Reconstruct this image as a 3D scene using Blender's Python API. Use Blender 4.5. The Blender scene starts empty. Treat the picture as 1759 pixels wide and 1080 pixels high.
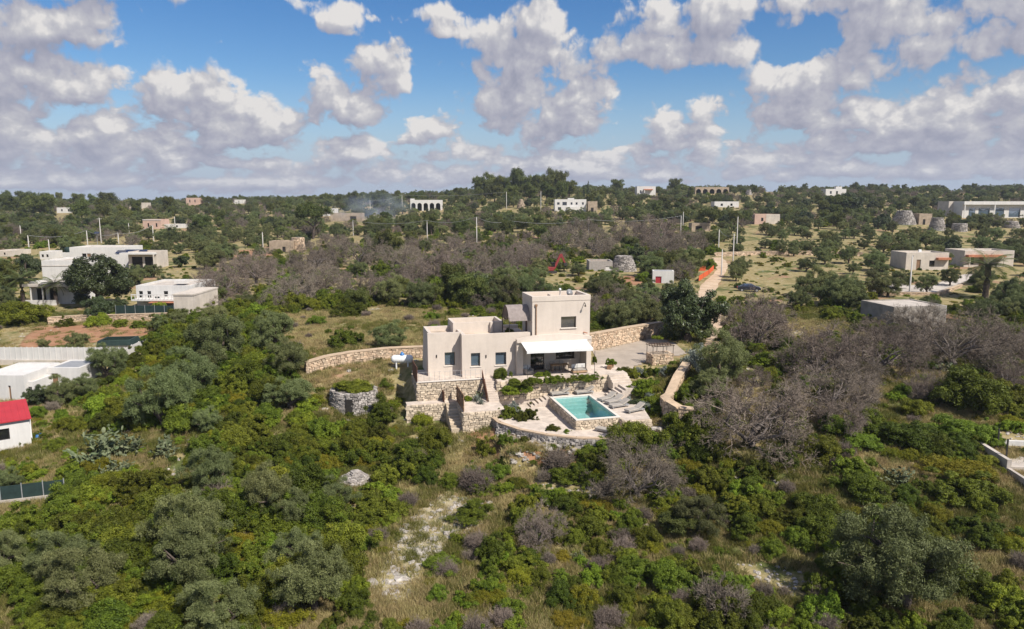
import bpy, math, random
import numpy as np
from mathutils import Vector
R = math.radians
random.seed(7); RNG = np.random.default_rng(7)
S = bpy.context.scene
COL = S.collection

# ------------------------------------------------------------------ camera
F, CX, CY, HZ, HC = 1256.0, 879.5, 540.0, 345.0, 17.0     # focal length and centre in photo pixels, eye height over the terrace
PITCH = math.atan((CY - HZ) / F)
cam = bpy.data.cameras.new('camera'); camo = bpy.data.objects.new('camera', cam); COL.objects.link(camo)
cam.sensor_width = 36; cam.lens = 36 * F / 1759; cam.clip_end = 20000; cam.clip_start = 0.5
camo.location = (0, 0, HC); camo.rotation_euler = (R(90) - PITCH, 0, 0)
S.camera = camo

# ------------------------------------------------------------------ light
SUN_DIR = Vector((1.07, -0.97, 1.6)).normalized()
sun = bpy.data.lights.new('sun', 'SUN'); suno = bpy.data.objects.new('sun', sun); COL.objects.link(suno)
sun.energy = 5.0; sun.angle = R(0.53); sun.color = (1, 0.945, 0.86)
suno.rotation_euler = SUN_DIR.to_track_quat('Z', 'Y').to_euler(); suno.location = (60, -40, 90)
S.view_settings.view_transform = 'Standard'; S.view_settings.look = 'None'
S.view_settings.exposure = 0.36; S.view_settings.gamma = 1; S.view_settings.use_curve_mapping = False
S.cycles.use_denoising = True; S.cycles.max_bounces = 6; S.cycles.diffuse_bounces = 2; S.cycles.glossy_bounces = 3
S.cycles.transmission_bounces = 4; S.cycles.transparent_max_bounces = 12; S.cycles.volume_bounces = 0
S.cycles.sample_clamp_indirect = 4.0

# ------------------------------------------------------------------ sky with cumulus
SKY_K = 0.085
def build_world():
    w = bpy.data.worlds.new('World'); S.world = w; w.use_nodes = True
    nt = w.node_tree; nt.nodes.clear()
    def N(tree, t, **k):
        n = tree.nodes.new(t)
        for a, b in k.items(): setattr(n, a, b)
        return n
    def math_(tree, op, a, b=None, c=None, clamp=False):
        n = N(tree, 'ShaderNodeMath', operation=op, use_clamp=clamp)
        for i, v in enumerate((a, b, c)):
            if v is None: continue
            if isinstance(v, (int, float)): n.inputs[i].default_value = v
            else: tree.links.new(v, n.inputs[i])
        return n.outputs[0]
    def vm(tree, op, a, b=None, c=None, out=0):
        n = N(tree, 'ShaderNodeVectorMath', operation=op)
        for i, v in enumerate((a, b, c)):
            if v is None: continue
            if isinstance(v, (tuple, list)): n.inputs[i].default_value = v
            else: tree.links.new(v, n.inputs[i])
        return n.outputs[out]
    # cloud field group: input = (azimuth, elevation, 0), output = density
    g = bpy.data.node_groups.new('cloud_field', 'ShaderNodeTree')
    g.interface.new_socket('P', in_out='INPUT', socket_type='NodeSocketVector')
    g.interface.new_socket('D', in_out='OUTPUT', socket_type='NodeSocketFloat')
    gi = N(g, 'NodeGroupInput'); go = N(g, 'NodeGroupOutput')
    P = gi.outputs[0]
    # cumulus masses: centre and half size (photo pixels used only to read off azimuth and elevation)
    blobs = [(180, 5, 170, 48), (70, 95, 150, 42), (200, 85, 60, 34), (40, 175, 150, 60), (130, 170, 110, 48), (60, 255, 75, 45),
             (30, 150, 70, 35), (210, 245, 60, 30), (320, 205, 75, 60), (400, 185, 60, 55), (460, 215, 85, 55), (400, 240, 130, 40), (545, 215, 40, 26), (540, 25, 22, 14),
             (610, 45, 55, 26), (665, 115, 60, 42), (690, 145, 38, 40), (590, 170, 65, 42), (640, 195, 70, 40), (545, 120, 14, 16), (315, 150, 34, 16),
             (765, 38, 46, 34), (850, 62, 60, 40), (930, 40, 60, 55), (900, 130, 90, 90), (950, 200, 110, 75), (870, 175, 75, 65), (1030, 140, 34, 24),
             (1190, 30, 155, 50), (1150, 90, 150, 42), (1020, 90, 45, 24), (1260, 95, 50, 30), (1335, 30, 45, 22), (1470, 60, 75, 110), (1560, 95, 120, 60), (1690, 80, 130, 75), (1400, 150, 100, 40),
             (1300, 150, 45, 32), (1350, 205, 90, 50), (1440, 210, 90, 48), (1190, 200, 34, 24), (1150, 225, 55, 38), (1200, 250, 80, 34), (1600, 220, 70, 60), (1690, 215, 110, 70),
             (1540, 235, 60, 40), (740, 235, 60, 34), (1340, 70, 22, 16), (820, 265, 70, 22), (960, 285, 160, 24), (300, 285, 180, 26), (620, 262, 110, 28), (1340, 280, 160, 26), (1640, 285, 160, 26), (80, 290, 160, 24),
             (1080, 275, 90, 26), (700, 300, 120, 20), (500, 290, 90, 24), (1480, 262, 90, 28), (250, 258, 250, 30), (1600, 262, 240, 30), (120, 315, 200, 20), (420, 318, 200, 18), (760, 308, 190, 20), (1080, 300, 170, 18), (1380, 300, 200, 18), (1680, 300, 200, 22)]
    # their outline as a sum of products of curves over azimuth and over elevation
    A0, A1, E0, E1, NA, NE, RK = -0.86, 0.86, -0.06, 0.46, 72, 40, 12
    ga = np.linspace(A0, A1, NA); ge = np.linspace(E0, E1, NE); AA, EE = np.meshgrid(ga, ge, indexing='ij'); acc = np.full(AA.shape, 9.0)
    for (px, py, rx, ry) in blobs:
        a = math.atan((px - CX) / F / math.cos(PITCH)); el = math.atan((CY - py) / F) - PITCH
        dx = (AA - a) / (rx * 0.98 / F); dy = (EE - el) / (ry * 1.05 / F); dy = np.maximum(dy, -1.35 * dy); L = np.sqrt(dx * dx + dy * dy)
        h = np.clip(0.5 + 0.5 * (acc - L) / 0.2, 0, 1); acc = acc * (1 - h) + L * h - 0.2 * h * (1 - h)
    M = np.clip((0.93 - acc) * 0.66, -0.55, 0.42)
    U, Sg, Vt = np.linalg.svd(M, full_matrices=False)
    sp0 = N(g, 'ShaderNodeSeparateXYZ'); g.links.new(P, sp0.inputs[0])
    ta = math_(g, 'MULTIPLY_ADD', sp0.outputs[0], 1 / (A1 - A0), -A0 / (A1 - A0), clamp=True); te = math_(g, 'MULTIPLY_ADD', sp0.outputs[1], 1 / (E1 - E0), -E0 / (E1 - E0), clamp=True)
    def curves(t, cols):
        n = N(g, 'ShaderNodeRGBCurve'); cb_ = N(g, 'ShaderNodeCombineXYZ')
        for i in range(3): g.links.new(t, cb_.inputs[i])
        g.links.new(cb_.outputs[0], n.inputs['Color']); sc, of = [], []
        for i in range(3):
            y = cols[:, i]; lo, hi = float(y.min()), float(y.max()); yn = (y - lo) / (hi - lo + 1e-9); c = n.mapping.curves[i]; m_ = len(y)
            c.points[0].location = (0, float(yn[0])); c.points[1].location = (1, float(yn[-1]))
            for j in range(1, m_ - 1): c.points.new(j / (m_ - 1), float(yn[j]))
            sc.append(hi - lo); of.append(lo)
        n.mapping.update()
        return vm(g, 'MULTIPLY_ADD', n.outputs[0], tuple(sc), tuple(of))
    blob = None
    for q in range(0, RK, 3):
        d_ = vm(g, 'DOT_PRODUCT', curves(ta, U[:, q:q + 3] * np.sqrt(Sg[q:q + 3])), curves(te, (Vt[q:q + 3] * np.sqrt(Sg[q:q + 3])[:, None]).T), out=1)
        blob = d_ if blob is None else math_(g, 'ADD', blob, d_)
    blob = math_(g, 'MINIMUM', math_(g, 'MAXIMUM', blob, -0.55), 0.42)
    # everywhere else: the same kind of cloud cover from noise alone
    sep = N(g, 'ShaderNodeSeparateXYZ'); g.links.new(P, sep.inputs[0])
    cover = N(g, 'ShaderNodeTexNoise'); cover.noise_dimensions = '2D'; cover.inputs['Scale'].default_value = 4.2; cover.inputs['Detail'].default_value = 2
    g.links.new(vm(g, 'MULTIPLY', P, (1, 1.9, 1)), cover.inputs['Vector'])
    gen = math_(g, 'MULTIPLY_ADD', cover.outputs[0], 2.2, -1.08)
    inx = math_(g, 'SMOOTHSTEP' if False else 'SUBTRACT', 0.80, math_(g, 'ABSOLUTE', sep.outputs[0]))
    iny = math_(g, 'SUBTRACT', 0.40, sep.outputs[1])
    inside = math_(g, 'MULTIPLY', math_(g, 'MINIMUM', inx, iny), 8.0, clamp=True)
    field = math_(g, 'ADD', math_(g, 'MULTIPLY', blob, inside), math_(g, 'MULTIPLY', gen, math_(g, 'SUBTRACT', 1.0, inside)))
    # billowing edges
    def tex(kind, sc, vec, det=0, rough=0.5):
        t = N(g, 'ShaderNodeTexNoise' if kind == 'n' else 'ShaderNodeTexVoronoi')
        if kind == 'n': t.noise_dimensions = '2D'; t.inputs['Detail'].default_value = det; t.inputs['Roughness'].default_value = rough
        else: t.voronoi_dimensions = '2D'; t.feature = 'F1'
        t.inputs['Scale'].default_value = sc; g.links.new(vec, t.inputs['Vector']); return t
    sx = N(g, 'ShaderNodeSeparateXYZ'); g.links.new(P, sx.inputs[0]); ec = math_(g, 'MAXIMUM', sx.outputs[1], -0.05)
    cq = N(g, 'ShaderNodeCombineXYZ'); g.links.new(math_(g, 'MULTIPLY', sx.outputs[0], 1.2), cq.inputs[0])
    g.links.new(math_(g, 'MULTIPLY', math_(g, 'LOGARITHM', math_(g, 'ADD', ec, 0.12), 2.71828), 0.34), cq.inputs[1])   # a cloud layer seen in perspective: flatter towards the horizon
    Pq = cq.outputs[0]; n1 = tex('n', 14, Pq, 7, 0.55)
    warp = vm(g, 'MULTIPLY_ADD', n1.outputs['Color'], (0.06, 0.06, 0), Pq)
    v1, v2, v3 = tex('v', 27, warp), tex('v', 60, warp), tex('v', 130, warp)
    d = math_(g, 'ADD', field, math_(g, 'MULTIPLY', math_(g, 'SUBTRACT', n1.outputs[0], 0.5), 1.25))
    for t, amp in ((v1, 0.34), (v2, 0.17), (v3, 0.09)): d = math_(g, 'MULTIPLY_ADD', math_(g, 'SUBTRACT', 0.42, t.outputs['Distance']), amp, d)
    g.links.new(d, go.inputs[0])

    tc = N(nt, 'ShaderNodeTexCoord'); sp = N(nt, 'ShaderNodeSeparateXYZ'); nt.links.new(tc.outputs['Generated'], sp.inputs[0])
    az = math_(nt, 'ARCTAN2', sp.outputs[0], sp.outputs[1]); el = math_(nt, 'ARCSINE', sp.outputs[2])
    cb = N(nt, 'ShaderNodeCombineXYZ'); nt.links.new(az, cb.inputs[0]); nt.links.new(el, cb.inputs[1])
    def field_at(off):
        n = N(nt, 'ShaderNodeGroup'); n.node_tree = g
        nt.links.new(vm(nt, 'ADD', cb.outputs[0], off), n.inputs[0]); return n.outputs[0]
    D0 = field_at((0, 0, 0)); D1 = field_at((0.006, 0.010, 0)); D2 = field_at((0.019, 0.032, 0))
    alpha = N(nt, 'ShaderNodeMapRange', interpolation_type='SMOOTHSTEP'); nt.links.new(D0, alpha.inputs[0])
    alpha.inputs[1].default_value = -0.06; alpha.inputs[2].default_value = 0.22
    sh = math_(nt, 'ADD', math_(nt, 'MULTIPLY', math_(nt, 'SUBTRACT', D0, D1), 0.7), math_(nt, 'MULTIPLY', math_(nt, 'SUBTRACT', D0, D2), 0.75))
    thick = math_(nt, 'MULTIPLY', D0, -0.22)
    sh = math_(nt, 'ADD', math_(nt, 'ADD', sh, thick), 0.50, clamp=True)
    ramp = N(nt, 'ShaderNodeValToRGB'); nt.links.new(sh, ramp.inputs[0])
    e = ramp.color_ramp.elements
    k = 0.70 / SKY_K
    e[0].position = 0.0; e[0].color = (0.365 * k, 0.38 * k, 0.48 * k, 1)
    e[1].position = 1.0; e[1].color = (0.86 * k, 0.835 * k, 0.82 * k, 1)
    m = e.new(0.42); m.color = (0.475 * k, 0.48 * k, 0.565 * k, 1)
    m = e.new(0.72); m.color = (0.60 * k, 0.60 * k, 0.645 * k, 1)
    sky = N(nt, 'ShaderNodeTexSky', sky_type='NISHITA'); sky.sun_disc = False
    sky.sun_elevation = math.asin(SUN_DIR.z); sky.sun_rotation = math.atan2(SUN_DIR.x, SUN_DIR.y)
    sky.altitude = 100; sky.air_density = 1.0; sky.dust_density = 0.4; sky.ozone_density = 2.5
    hs = N(nt, 'ShaderNodeHueSaturation'); hs.inputs['Hue'].default_value = 0.508; hs.inputs['Saturation'].default_value = 1.35; hs.inputs['Value'].default_value = 1.0
    nt.links.new(sky.outputs[0], hs.inputs['Color'])
    mix = N(nt, 'ShaderNodeMix', data_type='RGBA'); nt.links.new(alpha.outputs[0], mix.inputs[0])
    low = N(nt, 'ShaderNodeMapRange', interpolation_type='SMOOTHSTEP'); nt.links.new(el, low.inputs[0])
    low.inputs[1].default_value = 0.0; low.inputs[2].default_value = 0.17; low.inputs[3].default_value = 0.85; low.inputs[4].default_value = 0.0
    air = N(nt, 'ShaderNodeMix', data_type='RGBA'); nt.links.new(low.outputs[0], air.inputs[0]); nt.links.new(hs.outputs[0], air.inputs[6]); air.inputs[7].default_value = (0.42 * k, 0.53 * k, 0.72 * k, 1)
    nt.links.new(air.outputs[2], mix.inputs[6]); nt.links.new(ramp.outputs[0], mix.inputs[7])
    # far cloud banks melt into the hazy air along the horizon
    hz = N(nt, 'ShaderNodeMapRange', interpolation_type='SMOOTHSTEP'); nt.links.new(el, hz.inputs[0])
    hz.inputs[1].default_value = -0.02; hz.inputs[2].default_value = 0.10; hz.inputs[3].default_value = 0.50; hz.inputs[4].default_value = 0.0
    mix2 = N(nt, 'ShaderNodeMix', data_type='RGBA'); nt.links.new(hz.outputs[0], mix2.inputs[0])
    nt.links.new(mix.outputs[2], mix2.inputs[6]); mix2.inputs[7].default_value = (0.50 * k, 0.545 * k, 0.69 * k, 1)
    bg = N(nt, 'ShaderNodeBackground'); bg.inputs[1].default_value = SKY_K
    nt.links.new(mix2.outputs[2], bg.inputs[0])
    out = N(nt, 'ShaderNodeOutputWorld'); nt.links.new(bg.outputs[0], out.inputs[0])
    w.cycles.sampling_method = 'MANUAL'; w.cycles.sample_map_resolution = 512
build_world()

# ------------------------------------------------------------------ mesh helpers
def tag(o, label=None, cat=None, group=None, kind=None):
    if label: o['label'] = label
    if cat: o['category'] = cat
    if group: o['group'] = group
    if kind: o['kind'] = kind
    return o
def empty(name, loc=(0, 0, 0), rz=0, label=None, cat=None, group=None):
    o = bpy.data.objects.new(name, None); COL.objects.link(o); o.empty_display_size = 0.3
    o.location = loc; o.rotation_euler = (0, 0, rz)
    return tag(o, label, cat, group)
def link(name, mesh, parent=None, loc=None, rz=None, scale=None):
    o = bpy.data.objects.new(name, mesh); COL.objects.link(o)
    if parent: o.parent = parent
    if loc is not None: o.location = loc
    if rz is not None: o.rotation_euler = (0, 0, rz)
    if scale is not None: o.scale = scale
    return o
def np_mesh(name, V, Fs, mats, mi=None, tint=None, smooth=False):
    """V (n,3); Fs list of (m,k) face arrays; mi / tint: one array per face array"""
    me = bpy.data.meshes.new(name)
    V = np.asarray(V, np.float32)
    me.vertices.add(len(V)); me.vertices.foreach_set('co', V.ravel())
    loops = np.concatenate([np.asarray(f, np.int32).ravel() for f in Fs])
    tot = np.concatenate([np.full(len(f), f.shape[1], np.int32) for f in Fs])
    st = np.concatenate([[0], np.cumsum(tot)[:-1]]).astype(np.int32)
    me.loops.add(len(loops)); me.loops.foreach_set('vertex_index', loops)
    me.polygons.add(len(tot)); me.polygons.foreach_set('loop_start', st); me.polygons.foreach_set('loop_total', tot)
    if mi is not None: me.polygons.foreach_set('material_index', np.concatenate(mi).astype(np.int32))
    me.polygons.foreach_set('use_smooth', np.full(len(tot), smooth, bool))
    me.update(calc_edges=True)
    if tint is not None:
        a = me.attributes.new('tint', 'FLOAT', 'FACE'); a.data.foreach_set('value', np.concatenate(tint).astype(np.float32))
    for m in (mats if isinstance(mats, (list, tuple)) else [mats]): me.materials.append(m)
    return me
class MB:
    def __init__(s): s.v = []; s.f = []; s.t = []
    def box(s, x0, y0, z0, x1, y1, z1, batter=None, tint=0.5):
        b = len(s.v)
        s.v += [(x0, y0, z0), (x1, y0, z0), (x1, y1, z0), (x0, y1, z0), (x0, y0, z1), (x1, y0, z1), (x1, y1, z1), (x0, y1, z1)]
        for q in ((0, 3, 2, 1), (4, 5, 6, 7), (0, 1, 5, 4), (1, 2, 6, 5), (2, 3, 7, 6), (3, 0, 4, 7)): s.f.append(tuple(b + i for i in q)); s.t.append(tint)
        return s
    def hexa(s, pts, tint=0.5):
        b = len(s.v); s.v += [tuple(p) for p in pts]
        for q in ((0, 3, 2, 1), (4, 5, 6, 7), (0, 1, 5, 4), (1, 2, 6, 5), (2, 3, 7, 6), (3, 0, 4, 7)): s.f.append(tuple(b + i for i in q)); s.t.append(tint)
        return s
    def prism(s, poly, z0, z1):
        b = len(s.v); n = len(poly)
        s.v += [(x, y, z0) for x, y in poly] + [(x, y, z1) for x, y in poly]
        s.f.append(tuple(b + n - 1 - i for i in range(n))); s.f.append(tuple(b + n + i for i in range(n)))
        for i in range(n): j = (i + 1) % n; s.f.append((b + i, b + j, b + n + j, b + n + i))
        s.t += [0.5] * (n + 2); return s
    def tube(s, pts, rad, n=8, caps=True):
        pts = [Vector(p) for p in pts]; rad = rad if isinstance(rad, (list, tuple)) else [rad] * len(pts)
        b = len(s.v)
        for i, p in enumerate(pts):
            d = (pts[min(i + 1, len(pts) - 1)] - pts[max(i - 1, 0)]).normalized()
            a = d.cross(Vector((0, 0, 1)));  a = Vector((1, 0, 0)) if a.length < 1e-3 else a.normalized()
            c = a.cross(d)
            for k in range(n):
                t = 2 * math.pi * k / n; q = p + (a * math.cos(t) + c * math.sin(t)) * rad[i]; s.v.append(tuple(q))
        for i in range(len(pts) - 1):
            for k in range(n):
                j = (k + 1) % n; s.f.append((b + i * n + k, b + i * n + j, b + (i + 1) * n + j, b + (i + 1) * n + k)); s.t.append(0.5)
        if caps:
            s.f.append(tuple(b + n - 1 - k for k in range(n))); s.f.append(tuple(b + (len(pts) - 1) * n + k for k in range(n))); s.t += [0.5, 0.5]
        return s
    def lathe(s, prof, n=16, cx=0, cy=0):
        b = len(s.v)
        for r, z in prof:
            for k in range(n): t = 2 * math.pi * k / n; s.v.append((cx + r * math.cos(t), cy + r * math.sin(t), z))
        for i in range(len(prof) - 1):
            for k in range(n):
                j = (k + 1) % n; s.f.append((b + i * n + k, b + i * n + j, b + (i + 1) * n + j, b + (i + 1) * n + k)); s.t.append(0.5)
        s.f.append(tuple(b + (len(prof) - 1) * n + k for k in range(n))); s.t.append(0.5)
        return s
    def quad(s, *p): b = len(s.v); s.v += [tuple(q) for q in p]; s.f.append(tuple(range(b, b + len(p)))); s.t.append(0.5); return s
    def mesh(s, name, mat, smooth=False):
        me = bpy.data.meshes.new(name); me.from_pydata(s.v, [], s.f)
        if smooth: me.polygons.foreach_set('use_smooth', [True] * len(me.polygons))
        a = me.attributes.new('tint', 'FLOAT', 'FACE'); assert len(s.t) == len(me.polygons), (name, len(s.t), len(s.f), len(me.polygons)); a.data.foreach_set('value', s.t)
        if mat: me.materials.append(mat)
        me.update(); return me
    def build(s, name, mat, parent=None, smooth=False, loc=None, rz=None, bevel=0):
        o = link(name, s.mesh(name, mat, smooth), parent, loc, rz)
        if bevel:
            m = o.modifiers.new('bevel', 'BEVEL'); m.width = bevel; m.segments = 2; m.limit_method = 'ANGLE'
        return o

# ------------------------------------------------------------------ materials
MATS = {}
def mat_base(name):
    m = bpy.data.materials.new(name); m.use_nodes = True; nt = m.node_tree
    b = nt.nodes['Principled BSDF']; MATS[name] = m
    return m, nt, b
def pmat(name, col, rough=0.85, noise=0.12, scale=1.5, bump=0.0, bscale=30, spec=0.3, metal=0.0, col2=None, tint=0.0, coord='Object', obj_var=0.0, streak=0.0):
    """plain surface: two-scale mottling of the colour, optional tint per piece and fine relief"""
    m, nt, b = mat_base(name)
    b.inputs['Roughness'].default_value = rough; b.inputs['Metallic'].default_value = metal; b.inputs['Specular IOR Level'].default_value = spec
    tc = nt.nodes.new('ShaderNodeTexCoord')
    n1 = nt.nodes.new('ShaderNodeTexNoise'); n1.inputs['Scale'].default_value = scale; n1.inputs['Detail'].default_value = 6; n1.inputs['Roughness'].default_value = 0.65
    nt.links.new(tc.outputs[coord], n1.inputs['Vector'])
    c = np.array(col); c2 = np.array(col2) if col2 is not None else c * (1 - 2.4 * noise)
    rp = nt.nodes.new('ShaderNodeValToRGB'); e = rp.color_ramp.elements
    e[0].position = 0.3; e[0].color = (*np.clip(c2, 0, 1), 1); e[1].position = 0.68; e[1].color = (*np.clip(c if col2 is not None else c * (1 + noise * 0.5), 0, 1), 1)
    nt.links.new(n1.outputs[0], rp.inputs[0])
    out = rp.outputs[0]
    if tint:
        at = nt.nodes.new('ShaderNodeAttribute'); at.attribute_name = 'tint'
        mr = nt.nodes.new('ShaderNodeMapRange'); nt.links.new(at.outputs['Fac'], mr.inputs[0]); mr.inputs[3].default_value = 1 - tint; mr.inputs[4].default_value = 1 + tint
        h = nt.nodes.new('ShaderNodeHueSaturation'); nt.links.new(mr.outputs[0], h.inputs['Value']); nt.links.new(out, h.inputs['Color']); out = h.outputs[0]
    if streak:          # rain streaks and patches
        mp = nt.nodes.new('ShaderNodeMapping'); mp.inputs['Scale'].default_value = (2.6, 2.6, 0.22); nt.links.new(tc.outputs[coord], mp.inputs[0])
        n3 = nt.nodes.new('ShaderNodeTexNoise'); n3.inputs['Scale'].default_value = 1.0; n3.inputs['Detail'].default_value = 5; n3.inputs['Roughness'].default_value = 0.7; nt.links.new(mp.outputs[0], n3.inputs['Vector'])
        mr = nt.nodes.new('ShaderNodeMapRange'); nt.links.new(n3.outputs[0], mr.inputs[0]); mr.inputs[1].default_value = 0.35; mr.inputs[2].default_value = 0.62; mr.inputs[3].default_value = 1 - streak; mr.inputs[4].default_value = 1.0
        h = nt.nodes.new('ShaderNodeHueSaturation'); nt.links.new(mr.outputs[0], h.inputs['Value']); nt.links.new(out, h.inputs['Color']); out = h.outputs[0]
    if obj_var:
        oi = nt.nodes.new('ShaderNodeObjectInfo')
        mr = nt.nodes.new('ShaderNodeMapRange'); nt.links.new(oi.outputs['Random'], mr.inputs[0]); mr.inputs[3].default_value = 1 - obj_var; mr.inputs[4].default_value = 1 + obj_var
        h = nt.nodes.new('ShaderNodeHueSaturation'); nt.links.new(mr.outputs[0], h.inputs['Value']); nt.links.new(out, h.inputs['Color']); out = h.outputs[0]
    nt.links.new(out, b.inputs['Base Color'])
    if bump:
        n2 = nt.nodes.new('ShaderNodeTexNoise'); n2.inputs['Scale'].default_value = bscale; n2.inputs['Detail'].default_value = 4
        nt.links.new(tc.outputs[coord], n2.inputs['Vector'])
        bp = nt.nodes.new('ShaderNodeBump'); bp.inputs['Strength'].default_value = bump; bp.inputs['Distance'].default_value = 0.05
        nt.links.new(n2.outputs[0], bp.inputs['Height']); nt.links.new(bp.outputs[0], b.inputs['Normal'])
    return m
def leafmat(name, c1, c2, var=0.22, hue=0.02, trans=0.22, rough=0.6, spec=0.25, patch=None):
    m, nt, b = mat_base(name)
    at = nt.nodes.new('ShaderNodeAttribute'); at.attribute_name = 'tint'
    mx = nt.nodes.new('ShaderNodeMix'); mx.data_type = 'RGBA'; nt.links.new(at.outputs['Fac'], mx.inputs[0])
    mx.inputs[6].default_value = (*c1, 1); mx.inputs[7].default_value = (*c2, 1)
    oi = nt.nodes.new('ShaderNodeObjectInfo')
    h = nt.nodes.new('ShaderNodeHueSaturation'); nt.links.new(mx.outputs[2], h.inputs['Color'])
    a = nt.nodes.new('ShaderNodeMapRange'); nt.links.new(oi.outputs['Random'], a.inputs[0]); a.inputs[3].default_value = 1 - var; a.inputs[4].default_value = 1 + var
    nt.links.new(a.outputs[0], h.inputs['Value'])
    ml = nt.nodes.new('ShaderNodeMath'); ml.operation = 'MULTIPLY'; ml.inputs[1].default_value = 7.31; nt.links.new(oi.outputs['Random'], ml.inputs[0])
    fr = nt.nodes.new('ShaderNodeMath'); fr.operation = 'FRACT'; nt.links.new(ml.outputs[0], fr.inputs[0])
    a2 = nt.nodes.new('ShaderNodeMapRange'); nt.links.new(fr.outputs[0], a2.inputs[0]); a2.inputs[3].default_value = 0.5 - hue; a2.inputs[4].default_value = 0.5 + hue
    nt.links.new(a2.outputs[0], h.inputs['Hue'])
    nt.links.new(h.outputs[0], b.inputs['Base Color']); b.inputs['Roughness'].default_value = rough; b.inputs['Specular IOR Level'].default_value = spec
    if trans:
        tr = nt.nodes.new('ShaderNodeBsdfTranslucent'); nt.links.new(h.outputs[0], tr.inputs[0])
        ms = nt.nodes.new('ShaderNodeMixShader'); ms.inputs[0].default_value = trans
        nt.links.new(b.outputs[0], ms.inputs[1]); nt.links.new(tr.outputs[0], ms.inputs[2])
        nt.links.new(ms.outputs[0], nt.nodes['Material Output'].inputs[0])
    return m
def glass_mat(name, col, gloss=0.35, rough=0.03):
    m, nt, b = mat_base(name)
    b.inputs['Base Color'].default_value = (*col, 1); b.inputs['Roughness'].default_value = 0.15
    gl = nt.nodes.new('ShaderNodeBsdfGlossy'); gl.inputs['Roughness'].default_value = rough
    ms = nt.nodes.new('ShaderNodeMixShader'); ms.inputs[0].default_value = gloss
    nt.links.new(b.outputs[0], ms.inputs[1]); nt.links.new(gl.outputs[0], ms.inputs[2]); nt.links.new(ms.outputs[0], nt.nodes['Material Output'].inputs[0])
    return m

plaster = pmat('plaster', (0.605, 0.525, 0.45), 0.9, 0.045, 0.7, 0.12, 40, streak=0.06)
plaster_top = pmat('roof_screed', (0.58, 0.47, 0.37), 0.9, 0.16, 0.9, 0.1, 30)
white_paint = pmat('white_paint', (0.66, 0.635, 0.60), 0.8, 0.05, 0.5, 0.05, 30, streak=0.10)
cream_paint = pmat('cream_paint', (0.60, 0.53, 0.45), 0.85, 0.10, 0.5, 0.05, 30, streak=0.10)
pink_paint = pmat('pink_paint', (0.55, 0.38, 0.30), 0.85, 0.10, 0.5)
tan_stone = pmat('tan_stone', (0.42, 0.33, 0.24), 0.9, 0.18, 0.8, 0.3, 12)
grey_concrete = pmat('grey_concrete', (0.30, 0.28, 0.26), 0.9, 0.16, 0.6, 0.1, 20)
warm_concrete = pmat('warm_concrete', (0.36, 0.32, 0.275), 0.9, 0.18, 0.6, 0.1, 20, streak=0.10)
pale_concrete = pmat('pale_concrete', (0.52, 0.46, 0.40), 0.9, 0.14, 0.6, 0.1, 20)
paving = pmat('pale_paving', (0.60, 0.51, 0.43), 0.85, 0.14, 1.2, 0.1, 20)
stone_mix = pmat('warm_stone', (0.55, 0.46, 0.35), 0.9, 0.2, 2.2, 0.35, 14, tint=0.28, col2=(0.48, 0.385, 0.28))
stone_grey = pmat('grey_stone', (0.40, 0.365, 0.33), 0.9, 0.2, 2.2, 0.35, 14, tint=0.45, col2=(0.26, 0.23, 0.21))
stone_orange = pmat('orange_stone', (0.56, 0.45, 0.33), 0.9, 0.2, 2.0, 0.35, 14, tint=0.32, col2=(0.47, 0.32, 0.21))
mortar = pmat('mortar', (0.33, 0.26, 0.19), 0.95, 0.15, 3, 0.3, 20)
mortar_grey = pmat('dark_joint', (0.14, 0.125, 0.115), 0.95, 0.15, 3)
wall_cap = pmat('tan_coping', (0.52, 0.39, 0.27), 0.9, 0.12, 1.5, 0.1, 20)
rock_mat = pmat('limestone', (0.47, 0.43, 0.38), 0.92, 0.2, 1.6, 0.5, 6, obj_var=0.2, col2=(0.24, 0.21, 0.185))
corten = pmat('rusty_steel', (0.17, 0.075, 0.045), 0.8, 0.2, 3, col2=(0.09, 0.045, 0.03))
wood = pmat('brown_wood', (0.30, 0.18, 0.10), 0.75, 0.2, 4, col2=(0.17, 0.10, 0.06), tint=0.25)
pale_wood = pmat('pale_wood', (0.42, 0.28, 0.17), 0.7, 0.15, 4)
dark_metal = pmat('dark_metal', (0.06, 0.055, 0.05), 0.5, 0.1, 4, metal=0.3)
pale_metal = pmat('galvanised', (0.42, 0.42, 0.42), 0.5, 0.08, 2, metal=0.4)
white_metal = pmat('white_metal', (0.78, 0.78, 0.77), 0.35, 0.03, 2, spec=0.5)
awning_m = pmat('white_awning', (0.72, 0.72, 0.71), 0.8, 0.03, 2)
vault_m = pmat('grey_reed_sheet', (0.33, 0.28, 0.26), 0.85, 0.12, 3, col2=(0.24, 0.20, 0.185))
cushion = pmat('taupe_cushion', (0.36, 0.325, 0.285), 0.9, 0.06, 5)
blue_plastic = pmat('blue_plastic', (0.03, 0.16, 0.42), 0.4, 0.05, 3, spec=0.5)
red_roof = pmat('red_roof', (0.42, 0.035, 0.045), 0.6, 0.10, 1.2, col2=(0.34, 0.03, 0.04))
orange_tile = pmat('orange_tile', (0.50, 0.20, 0.11), 0.85, 0.15, 1)
green_net = pmat('green_net', (0.022, 0.042, 0.038), 0.8, 0.15, 2)
orange_net = pmat('orange_net', (0.62, 0.11, 0.035), 0.8, 0.12, 2)
turf = pmat('lawn_green', (0.07, 0.13, 0.025), 0.9, 0.15, 6)
solar_m = glass_mat('solar_cell', (0.015, 0.022, 0.05), 0.12, 0.1)
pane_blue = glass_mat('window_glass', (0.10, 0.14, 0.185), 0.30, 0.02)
pane_dark = glass_mat('dark_glass', (0.014, 0.014, 0.016), 0.12, 0.05)
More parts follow.
